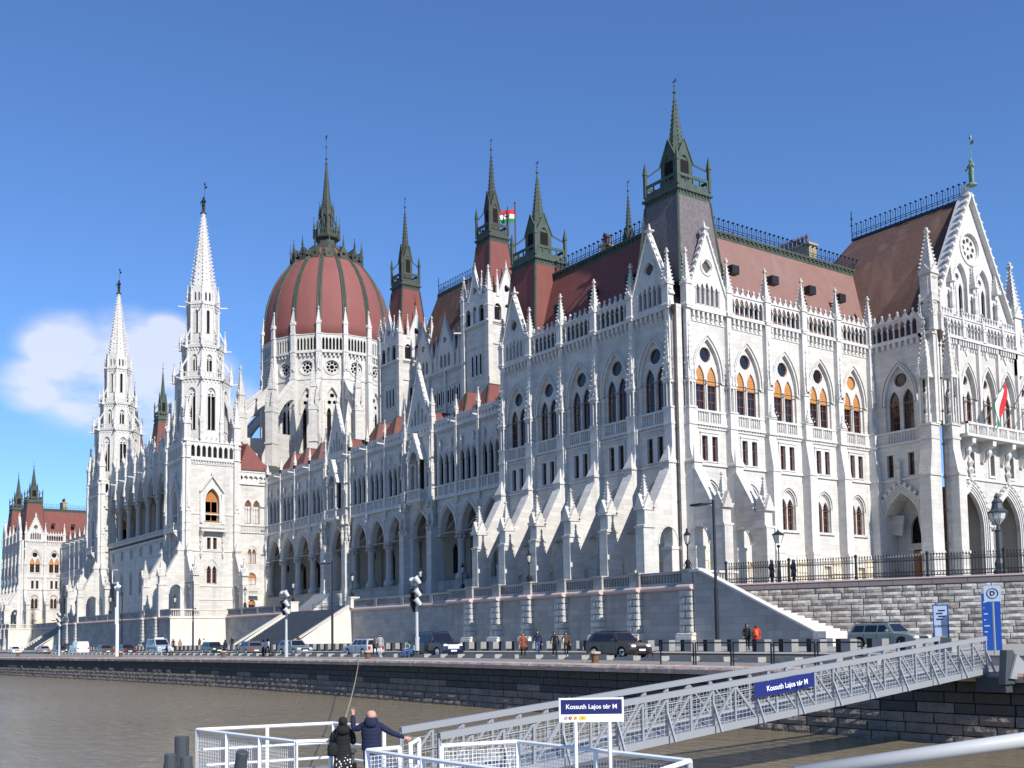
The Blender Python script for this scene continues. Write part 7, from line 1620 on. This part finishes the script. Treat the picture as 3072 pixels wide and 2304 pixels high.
# benches, mooring bollards
def bench(x, y, label):
    t = thing('bench', label, 'bench', (x, y, gz(x, y)), 0, 'low benches on the quay')
    for k in range(3): m = MB(); m.box(-1.3, 1.3, -.24 + k * .17, -.1 + k * .17, .44, .5); ob('slat', (m, 'bench_wood'), t)
    for q in (-1.1, 1.1): m = MB(); m.tube((q, -.2, 0), (q - .06, -.16, .44), .03, 5); m.tube((q, .22, 0), (q - .06, .2, .44), .03, 5); m.bar((q - .06, -.2, .42), (q - .06, .22, .42), .05, .04); ob('leg_frame', (m, 'iron'), t)
bench(-8.6, -20.2, 'dark bench with two seated people beside the floodlight mast'); bench(15.6, -19.7, 'empty dark bench in front of the dark brown hatchback'); bench(-33.8, -20.9, 'dark bench by the people in white tops'); bench(-60.6, -21.4, 'dark bench with two seated people near the police van')
MOOR = (lambda m: (setattr(m, 'cur', 0), m.lathe([(.24, 0), (.2, .08), (.2, .5)], 0, 0, 12), setattr(m, 'cur', 1), m.lathe([(.3, .5), (.32, .55), (.3, .62), (.1, .65)], 0, 0, 12), m)[4])(MB()).mesh('mooring_bollard', ['rust', 'coping_stone'])
for x, y, l in ((16.2, -23.4, 'rusty mooring bollard with a pale cap near the empty bench'), (-9.4, -23.6, 'rusty mooring bollard holding the long mooring rope'), (-37.1, -24.2, 'rusty mooring bollard by the man in the blue coat'), (-61.6, -27.0, 'rusty mooring bollard near the white camera mast'), (-97, -31, 'rusty mooring bollard left of the dark saloons'), (-118, -34, 'rusty mooring bollard farthest left')):
    ob('mooring_bollard', MOOR, None, T(x, y, gz(x, y)), l, 'mooring bollard', 'rusty mooring bollards along the quay')
# ---------------------------------------------------------------- street signs by the landing
t = thing('dock_sign', 'square pale sign with a ringed letter D on a thin pole at the landing', 'sign', (33.4, -13.6, gz(33.4, -13.6)), .55)
m = MB(); m.tube((0, 0, 0), (0, 0, 3.4), .05, 6); ob('pole', (m, 'steel_galv'), t); m = MB(); m.box(-.36, .36, -.06, -.02, 2.5, 3.25); ob('board', (m, 'sign_pale'), t)
m = MB(); m.plate(circ(0, 2.88, .25, 24), [circ(0, 2.88, .215, 24)], -.075, .01); ob('ring', (m, 'sign_navy'), t)
def text_obj(name, s, size, mt, parent, M, ext=.004, bold=0.0, align='CENTER'):
    c = bpy.data.curves.new(name, 'FONT'); c.body = s; c.size = size; c.extrude = ext; c.align_x = align; c.align_y = 'CENTER'; c.offset = bold
    o = bpy.data.objects.new(name + '_t', c); COL.objects.link(o); dg = bpy.context.evaluated_depsgraph_get(); me = bpy.data.meshes.new_from_object(o.evaluated_get(dg)); bpy.data.objects.remove(o)
    me.materials.clear(); me.materials.append(MAT[mt]); me.name = name
    return ob(name, me, parent, M @ Matrix.Rotation(R90, 4, 'X'))
text_obj('lettering', 'D', .3, 'sign_navy', t, T(0, -.075, 2.88), bold=.008)
t = thing('info_totem', 'tall blue information board with pale lettering bars behind the landing sign', 'sign', (31.6, -10.6, gz(31.6, -10.6)), .55)
m = MB(); m.box(-.42, .42, -.07, .07, 0, 3.3); ob('board', (m, 'sign_blue'), t); m = MB(); m.box(-.42, .42, -.085, -.072, 2.85, 3.3); ob('header', (m, 'steel_galv'), t); m = MB()
for k in range(7): m.box(-.34, -.3 + .25 * ((k * 37) % 5) / 5, -.085, -.072, .6 + k * .3, .66 + k * .3)
ob('lettering', (m, 'sign_pale'), t)
t = thing('info_board', 'small pale information board on a post in front of the people carrier', 'sign', (29.0, -10.8, gz(29, -10.8)), .55); m = MB(); m.box(-.34, .34, -.03, .03, 1.3, 2.35); m.box(-.3, .3, -.03, .03, .75, 1.2); ob('board', (m, 'sign_pale'), t); m = MB(); m.plate(rect(-.37, .37, 1.27, 2.38), [rect(-.33, .33, 1.31, 2.34)], -.045, .06); m.tube((.34, 0, 0), (.34, 0, 2.4), .04, 5); m.tube((-.34, 0, 0), (-.34, 0, 2.4), .04, 5); ob('frame', (m, 'sign_blue'), t)
for k in range(4): m = MB(); m.box(-.2 + .1 * (k % 2), .1 + .12 * (k % 2), -.05, -.04, 1.6 + k * .15, 1.66 + k * .15); ob('lettering', (m, 'sign_navy'), t)
# black tube railing along the quay near the landing
def railing(name, label, pts, h=1.05, mt='iron', r=.035, step=2.2, mids=(.5,), group=None, cat='railing'):
    t = thing(name, label, cat, pts[0], 0, group); o = Vector(pts[0])
    for a, b in zip(pts, pts[1:]):
        a = Vector(a) - o; b = Vector(b) - o; n = max(1, round((b - a).length / step)); u = Vector((0, 0, 1))
        for fz in (1,) + tuple(mids): m = MB(); m.tube(a + u * h * fz, b + u * h * fz, r if fz == 1 else r * .8, 6); ob('rail', (m, mt), t)
        for k in range(n + 1):
            if k == n and b != Vector(pts[-1]) - o: continue
            m = MB(); p = a + (b - a) * k / n; m.tube(p, p + u * h, r * 1.1, 6); ob('post', (m, mt), t)
    return t
for k in range(5):
    x0 = 21.6 + k * 2.35; railing('quay_railing', ['black tube railing section farthest left on the quay', 'second black railing section from the left on the quay', 'middle black railing section behind the gangway', 'fourth black railing section from the left behind the gangway', 'black railing section just left of the landing'][k], [(x0, -23.7 + k * .06, gz(x0, -23.5)), (x0 + 2.2, -23.64 + k * .06, gz(x0 + 2, -23.5))], 1.1, step=2.2, group='black tube railings along the quay')
railing('quay_railing', 'black tube railing right of the landing at the edge of the photo', [(42.6, -24.3, -.2), (44.6, -20.6, -.2), (52, -19.5, -.2)], 1.15, step=2.4)
# ---------------------------------------------------------------- gangway bridge
GA = Vector((40.63, -49.42, -2.1)); GBt = Vector((39.5, -25.0, -.15)); ax = (GBt - GA); LG = ax.length
t = thing('gangway', 'long grey steel truss gangway sloping from the pontoon up to the quay', 'gangway', tuple(GA)); W_ = 1.9; HT = 1.17
side = Vector((-1, .06, 0)).normalized() * W_; up = Vector((0, 0, 1))
P_ = lambda s, f, z: ax * s + side * f + up * z
for f, nm in ((0, 'near'), (1, 'far')):
    for z, w, h_ in ((HT, .14, .16), (0, .16, .2)): m = MB(); m.bar(P_(0, f, z), P_(1, f, z), w, h_); ob('chord', (m, 'steel_galv'), t)
    m = MB(); m.tube(P_(0, f, .62) + side * (.03 if f == 0 else -.03), P_(1, f, .62) + side * (.03 if f == 0 else -.03), .02, 5); ob('handrail', (m, 'steel_galv'), t)
    n = 26
    for k in range(n + 1): m = MB(); m.bar(P_(k / n, f, .05), P_(k / n, f, HT - .05), .07, .07); ob('upright', (m, 'steel_galv'), t)
    for k in range(n):
        a, b = (k, k + 1) if k > 10 else (k + 1, k); m = MB(); m.bar(P_(a / n, f, HT - .08), P_(b / n, f, .08), .055, .06); ob('diagonal', (m, 'steel_galv'), t)
    for k in range(0, n + 1, 2): m = MB(); o_ = side.normalized() * (-.32 if f == 0 else .32); m.bar(P_(k / n, f, .75), P_(k / n, f, -.06) + o_, .05, .06); ob('outrigger', (m, 'steel_galv'), t)
    m = MB()      # wire mesh infill
    for k in range(150): m.bar(P_((k + .5) / 150, f, .1), P_((k + .5) / 150, f, .95), .008, .008)
    for k in range(7): m.bar(P_(0, f, .15 + k * .13), P_(1, f, .15 + k * .13), .008, .008)
    ob('wire_mesh', (m, 'paint_grey'), t, kind='stuff')
m = MB()
for k in range(48): 
    a, b = (k + .02) / 48, (k + .98) / 48; m.poly([P_(a, .03, .02), P_(b, .03, .02), P_(b, .97, .02), P_(a, .97, .02)])
ob('deck', (m, 'deck_steel'), t)
for k in range(27): m = MB(); m.bar(P_(k / 26, 0, -.06), P_(k / 26, 1, -.06), .08, .1); ob('cross_beam', (m, 'steel_galv'), t)
# banner on its near side
BL = P_(.452, 0, .66) - side.normalized() * .16; ang = math.atan2(ax.y, ax.x)
m = MB(); nseg = 16; bw = 2.85
for k in range(nseg):
    q = []
    for a, z in ((k, 0), (k + 1, 0), (k + 1, 1), (k, 1)): s_ = a / nseg; p = ax.normalized() * (s_ * bw) + up * (z * .44 + .012 * math.sin(9 * s_ + 2 * z)) - side.normalized() * (.012 * math.sin(13 * s_ + z)); q.append(tuple(BL + p))
    m.poly(q)
bn = thing('banner', 'navy cloth banner with white lettering laced to the side of the gangway', 'banner', tuple(GA + BL)); m.v = [tuple(Vector(v) - BL) for v in m.v]; ob('cloth', (m, 'banner_navy'), bn)
zax = ax.normalized(); yax = side.normalized(); xax = zax
Mt = Matrix(((zax.x, yax.x, 0, 0), (zax.y, yax.y, 0, 0), (zax.z, yax.z, 1, 0), (0, 0, 0, 1)))
text_obj('lettering', 'Kossuth Lajos tér M', .215, 'sign_white', bn, Matrix.Translation(tuple(ax.normalized() * bw * .5 + up * .215 - side.normalized() * .09)) @ Mt, bold=.003)
# landing bracket
t = thing('landing_bracket', 'dark painted steel bracket that holds the upper end of the gangway', 'bracket', (39.9, -25.1, -.9)); m = MB(); m.box(-.6, .5, -.3, .3, 0, .5); m.extr([(-.5, .3), (.7, .3), (.7, .8), (.1, 1.5), (-.3, 1.5)], .35, .6); ob('plate', (m, 'bollard_steel'), t); m = MB(); m.extr([(-.3, .5), (.9, .4), (.9, .9), (.2, 1.35)], .62, .7); ob('side_plate', (m, 'steel_galv'), t)
# ---------------------------------------------------------------- pontoon
PZ = -2.0
t = thing('pontoon', 'steel floating pontoon deck in the foreground', 'pontoon', (42, -53, -2.9)); m = MB()
m.plate([(0, 0), (1, 0), (0, 1)], [], 0, 0) if 0 else None
poly = [(35.3, -53.4), (35.9, -49.5), (38.0, -49.3), (42.6, -50.6), (43.0, -48.8), (48.2, -48.5), (58, -56), (60, -66), (38, -66)]
i = 0; m.poly([(x, y, PZ) for x, y in poly]); 
for a, b in zip(poly, poly[1:] + poly[:1]): m.poly([(a[0], a[1], PZ), (b[0], b[1], PZ), (b[0], b[1], -3.1), (a[0], a[1], -3.1)])
m.v = [(a - 42, b + 53, c + 2.9) for a, b, c in m.v]; ob('hull', (m, 'deck_steel'), t)
def wrail(label, pts, mids=(.5,), step=1.7, h=1.1, r=.045, mesh=False):
    q = railing('pontoon_railing', label, [(x, y, PZ) for x, y in pts], h, 'paint_white', r, step, mids, 'white tube railings on the pontoon')
    if mesh:
        o = Vector((*pts[0], PZ)); m = MB()
        for a, b in zip(pts, pts[1:]):
            a = Vector((*a, PZ)) - o; b = Vector((*b, PZ)) - o; n = int((b - a).length / .085)
            for k in range(n + 1): p = a + (b - a) * k / n; m.bar(p + up * .1, p + up * (h - .12), .008, .008)
            for k in range(12): m.bar(a + up * (.1 + k * .08), b + up * (.1 + k * .08), .008, .008)
        ob('wire_mesh', (m, 'paint_white'), q, kind='stuff')
    return q
wrail('white railing along the far outer edge of the pontoon at the left', [(35.47, -53.21), (35.97, -49.7), (38.1, -49.4)], (.55, .2), 1.8)
wrail('white railing with mesh panels along the near edge of the pontoon at the left', [(35.47, -53.21), (39.95, -52.64)], (.05,), 1.5, mesh=True)
wrail('white gate frame between the two mesh railings', [(39.95, -52.64), (40.22, -51.94)], (.28,), 1.6)
wrail('short white railing at the right hand of the bald man', [(41.2, -50.3), (42.0, -51.0)], (.5,), 1.2)
wrail('white railing in front of the couple running to the bottom edge of the photo', [(42.46, -51.53), (42.54, -52.32), (48.2, -52.0)], (.1,), 2.0, mesh=True)
wrail('white railing around the foot of the gangway, under the station sign', [(42.76, -50.73), (43.04, -49.0), (47.75, -48.79)], (.45,), 1.9, mesh=True)
wrail('white railing at the right end of the pontoon', [(47.75, -48.79), (49.3, -52.0)], (.45, ), 1.7)
for k, (x, y, z, rr_, h_, tl) in enumerate(((31.9, -52.35, -3, .2, 1.62, 0), (35.1, -53.75, -2, .15, .5, 0), (35.95, -53.65, -2, .15, .5, 0), (39.0, -53.6, -2, .13, .95, .35))):
    q = MB(); q.lathe([(rr_ * 1.15, 0), (rr_ * 1.15, h_ * .55), (rr_, h_ * .56), (rr_, h_), (rr_ * .9, h_ + .02)], 0, 0, 14)
    ob('mooring_post', q.mesh('mooring_post', 'bollard_steel'), None, T(x, y, z) @ Matrix.Rotation(tl, 4, 'Y'), ['thick dark steel pile standing in the water left of the pontoon', 'left one of a pair of short dark mooring posts', 'right one of a pair of short dark mooring posts', 'leaning dark steel post behind the near mesh railing'][k], 'post')
t = thing('rope_bollard', 'dark bollard wound with rope left of the woman', 'bollard', (39.35, -51.05, PZ)); m = MB(); m.lathe([(.14, 0), (.14, .7), (.2, .72), (.2, .78)], 0, 0, 12); ob('post', (m, 'bollard_steel'), t); m = MB()
for k in range(7): m.lathe([(.15, .1 + k * .055), (.2, .12 + k * .055), (.2, .14 + k * .055), (.15, .155 + k * .055)], .006 * (k % 2), 0, 12)
ob('rope_coil', (m, 'cloth_black'), t)
def cable(name, label, a, b, sag, r, mt, cat, n=20):
    m = MB(); a = Vector(a); b = Vector(b); o = a.copy(); pr = None
    for k in range(n + 1):
        s = k / n; p = a + (b - a) * s - Vector((0, 0, sag * 4 * s * (1 - s))) - o
        if pr is not None: m.tube(pr, p, r, 5, cap=False)
        pr = p
    return ob(name, m.mesh(name, mt), None, Matrix.Translation(o), label, cat)
cable('mooring_rope', 'long mooring rope running from the quay bollard down behind the woman', (-9.4, -24.3, .2), (38.6, -50.75, -.62), .35, .025, 'rope', 'rope')
cable('mooring_cable', 'thin cable hanging from the mooring bollard by the empty bench', (16.2, -24, .2), (17.5, -27.0, -2.9), .1, .02, 'rope', 'cable')
cable('chain', 'dark chain slung across the gap beside the woman', (39.98, -51.9, -1.1), (42.46, -51.6, -1.15), .35, .02, 'iron', 'chain')
# big pale tube in the near right corner
t = ob('boarding_tube', (lambda q: (q.tube((0, 0, 0), (1.28, 1.67, .30), .043, 24), q)[1])(MB()).mesh('boarding_tube', 'tube_grey', True), None, T(57.03, -57.52, .50), 'thick white steel tube crossing the bottom right corner close to the camera', 'handrail')
# station sign on the pontoon railing
sp = Vector((45.7, -49.25, PZ)); sa = math.atan2(1.03, .68)
t = thing('station_sign', 'white framed station sign with navy field, lettering and route badges on two white posts', 'sign', tuple(sp), sa)
for dx in (-.30, .34): m = MB(); m.tube((dx, 0, 0), (dx, 0, 1.75), .035, 8); ob('post', (m, 'paint_white'), t)
m = MB(); m.box(-.61, .61, -.035, .035, 1.68, 2.13); ob('frame', (m, 'sign_white'), t)
m = MB(); m.box(-.575, .575, -.042, -.036, 1.83, 2.10); ob('name_field', (m, 'sign_navy'), t)
text_obj('lettering', 'Kossuth Lajos tér M', .118, 'sign_white', t, T(0, -.046, 1.965), bold=.002)
for dx, mt, tx, tm in ((-.48, 'sign_white', 'M', 'sign_navy'), (-.40, 'sign_red', '2', 'sign_white'), (-.30, 'sign_yellow', 'H', 'sign_navy')):
    m = MB(); m.plate(circ(dx, 1.76, .034, 14), [], -.043, .006); ob('badge', (m, mt), t); 
    if mt == 'sign_white': m = MB(); m.plate(circ(dx, 1.76, .036, 14), [circ(dx, 1.76, .030, 14)], -.045, .004); ob('badge_ring', (m, 'sign_navy'), t)
    text_obj('badge_letter', tx, .045, tm, t, T(dx, -.048, 1.76))
m = MB(); m.box(-.24, -.10, -.043, -.037, 1.728, 1.795); ob('badge', (m, 'sign_yellow'), t); text_obj('badge_letter', '2', .05, 'sign_navy', t, T(-.17, -.048, 1.76))
# ---------------------------------------------------------------- the couple on the pontoon, seen from behind
def puffer(m, rows, n=20, sy=.68, amp=.012):
    pr = []
    for (r0, z0), (r1, z1) in zip(rows, rows[1:]):
        k = max(1, round((z1 - z0) / .075))
        for j in range(k):
            t0 = j / k
            for u in (0, .25, .5, .75): s_ = t0 + u / k; pr.append((r0 + (r1 - r0) * s_ + amp * math.sin(PI * u) , z0 + (z1 - z0) * s_))
    pr.append(rows[-1]); m.lathe(pr, 0, 0, n, sy=sy)
def limb(pts, rad, mt, name, parent, M, finger=None):
    n = len(pts); return ob(name, skin_mesh(name, pts, [(i, i + 1) for i in range(n - 1)], rad, [mt], lambda c: 0, 0, 2), parent, M)
def hand(parent, M, name='hand'):
    """palm with four curled fingers and a thumb, local -z points to the fingertips"""
    V = [(0, 0, .03), (0, 0, -.03), (0, 0, -.07)]; E2 = [(0, 1), (1, 2)]; R = [.026, (.038, .020), (.036, .018)]
    for k, (dx, l) in enumerate(((-.030, .065), (-.010, .078), (.011, .072), (.031, .055))):
        i = len(V); V += [(dx, -.004, -.08), (dx, -.02, -.08 - l * .55), (dx, -.045, -.08 - l * .7)]; E2 += [(2, i), (i, i + 1), (i + 1, i + 2)]; R += [.0095, .009, .008]
    i = len(V); V += [(-.045, -.012, -.035), (-.05, -.035, -.07)]; E2 += [(1, i), (i, i + 1)]; R += [.011, .009]
    return ob(name, skin_mesh(name, V, E2, R, ['skin'], lambda c: 0, 1, 1), parent, M)
fw = Vector((-.83, .554)); away = Fc(fw.x, fw.y)
mn = person('bald man in a navy padded jacket seen from behind, left fist raised', (41.15, -51.45), away, 'stand', 'cloth_navy', 'jeans', h=1.84, hair=None, group='couple on the pontoon', z=PZ, arms={'R': ((.36, -.06, 1.30), (.38, -.12, 1.60)), 'L': ((-.42, -.06, 1.22), (-.66, -.10, 1.13))})
m = MB(); puffer(m, [(.195, .90), (.20, .98), (.19, 1.1), (.205, 1.28), (.19, 1.42), (.11, 1.5)], amp=.009); m.lathe([(.12, 1.46), (.15, 1.5), (.11, 1.56)], 0, .02, 14, sy=.9); ob('jacket', m.mesh('jacket', 'cloth_navy', True), mn, Matrix.Diagonal((1.045, 1.045, 1.045, 1)))
limb([(.16, 0, 1.40), (.28, -.03, 1.33), (.36, -.06, 1.31), (.385, -.10, 1.48), (.385, -.12, 1.60)], [.075, .07, .062, .055, .045], 'cloth_navy', 'sleeve', mn, Matrix.Diagonal((1.045, 1.045, 1.045, 1)))
limb([(-.16, 0, 1.40), (-.30, -.03, 1.30), (-.42, -.06, 1.23), (-.55, -.08, 1.18), (-.66, -.1, 1.14)], [.075, .07, .062, .055, .045], 'cloth_navy', 'sleeve', mn, Matrix.Diagonal((1.045, 1.045, 1.045, 1)))
hand(mn, Matrix.Translation((.402, -.128, 1.70)) @ Matrix.Rotation(PI, 4, 'X')); hand(mn, Matrix.Translation((-.72, -.105, 1.165)) @ Matrix.Rotation(R90 * .95, 4, 'Y'))
m = MB()
for k in range(7): a = PI * k / 6 - R90; 
m.lathe([(.03, 1.52), (.1, 1.55), (.125, 1.5), (.13, 1.42), (.09, 1.36)], 0, .1, 12, sy=.6); ob('hood', m.mesh('hood', 'cloth_navy', True), mn, Matrix.Diagonal((1.045, 1.045, 1.045, 1)))
for s in (-1, 1): m = MB(); m.lathe([(.004, 1.55), (.018, 1.565), (.022, 1.59), (.012, 1.62), (.003, 1.625)], s * .086, -.012, 8); ob('ear', m.mesh('ear', 'skin', True), mn, Matrix.Diagonal((1.045, 1.045, 1.045, 1)))
m = MB(); m.lathe([(.02, 1.695), (.06, 1.685), (.088, 1.655), (.098, 1.61), (.094, 1.565), (.07, 1.525)], 0, -.008, 18, sy=1.12); ob('scalp', m.mesh('scalp', 'skin', True), mn, Matrix.Diagonal((1.045, 1.045, 1.045, 1)))
wo = person('woman in black quilted jacket and white-dotted skirt seen from behind', (40.62, -51.85), away + .1, 'stand', 'cloth_black', 'cloth_black', h=1.66, hair='hair_dark', group='couple on the pontoon', z=PZ, arms={'L': ((-.24, -.1, 1.12), (-.12, -.27, 1.2)), 'R': ((.25, -.05, 1.13), (.2, -.25, 1.15))})
k94 = Matrix.Diagonal((.943, .943, .943, 1))
m = MB(); puffer(m, [(.195, .82), (.185, .95), (.16, 1.1), (.18, 1.28), (.17, 1.41), (.10, 1.49)], amp=.01); ob('jacket', m.mesh('jacket', 'cloth_black', True), wo, k94)
m = MB(); m.lathe([(.05, 1.5), (.13, 1.53), (.16, 1.48), (.165, 1.4), (.1, 1.33)], 0, .09, 14, sy=.62); ob('hood', m.mesh('hood', 'cloth_black', True), wo, k94)
m = MB(); m.lathe([(.01, 1.66), (.045, 1.655), (.052, 1.62), (.045, 1.585), (.01, 1.575)], 0, .115, 10); ob('hair_bun', m.mesh('hair_bun', 'hair_dark', True), wo, k94)
for s, q in ((-1, [(-.19, 0, 1.39), (-.23, -.03, 1.25), (-.25, -.1, 1.12), (-.19, -.19, 1.15), (-.13, -.27, 1.2)]), (1, [(.19, 0, 1.39), (.24, -.02, 1.25), (.26, -.06, 1.12), (.23, -.16, 1.14), (.2, -.25, 1.15)])):
    limb(q, [.075, .07, .06, .055, .045], 'cloth_black', 'sleeve', wo, k94)
def dots():
    m_ = mat('dotted_cloth', (.012, .012, .014), .85); nt_ = m_.node_tree; b_ = nt_.nodes['Principled BSDF']; g_ = nt_.nodes.new('ShaderNodeTexCoord'); v = nt_.nodes.new('ShaderNodeTexVoronoi'); v.inputs['Scale'].default_value = 15; v.inputs['Randomness'].default_value = .75; nt_.links.new(g_.outputs['Object'], v.inputs['Vector'])
    r_ = nt_.nodes.new('ShaderNodeMath'); r_.operation = 'LESS_THAN'; r_.inputs[1].default_value = .30; nt_.links.new(v.outputs['Distance'], r_.inputs[0]); x_ = nt_.nodes.new('ShaderNodeMixRGB'); x_.inputs[1].default_value = (.012, .012, .014, 1); x_.inputs[2].default_value = (.65, .64, .6, 1); nt_.links.new(r_.outputs[0], x_.inputs[0]); nt_.links.new(x_.outputs[0], b_.inputs['Base Color'])
dots()
m = MB(); m.lathe([(.27, .12), (.25, .35), (.22, .6), (.18, .88)], 0, 0, 22, sy=.75); i = 0
m.v = [(x * (1 + .05 * math.sin(9 * math.atan2(y, x))), y * (1 + .05 * math.sin(9 * math.atan2(y, x))), z) for x, y, z in m.v]; ob('skirt', m.mesh('skirt', 'dotted_cloth', True), wo, k94)
m = MB(); m.lathe([(.1, .86), (.13, .9), (.12, 1.1), (.06, 1.16)], .23, .08, 10, sy=.55); m.tube((.23, .08, 1.14), (.12, .14, 1.44), .014, 5); ob('shoulder_bag', m.mesh('shoulder_bag', 'cloth_black', True), wo, k94)
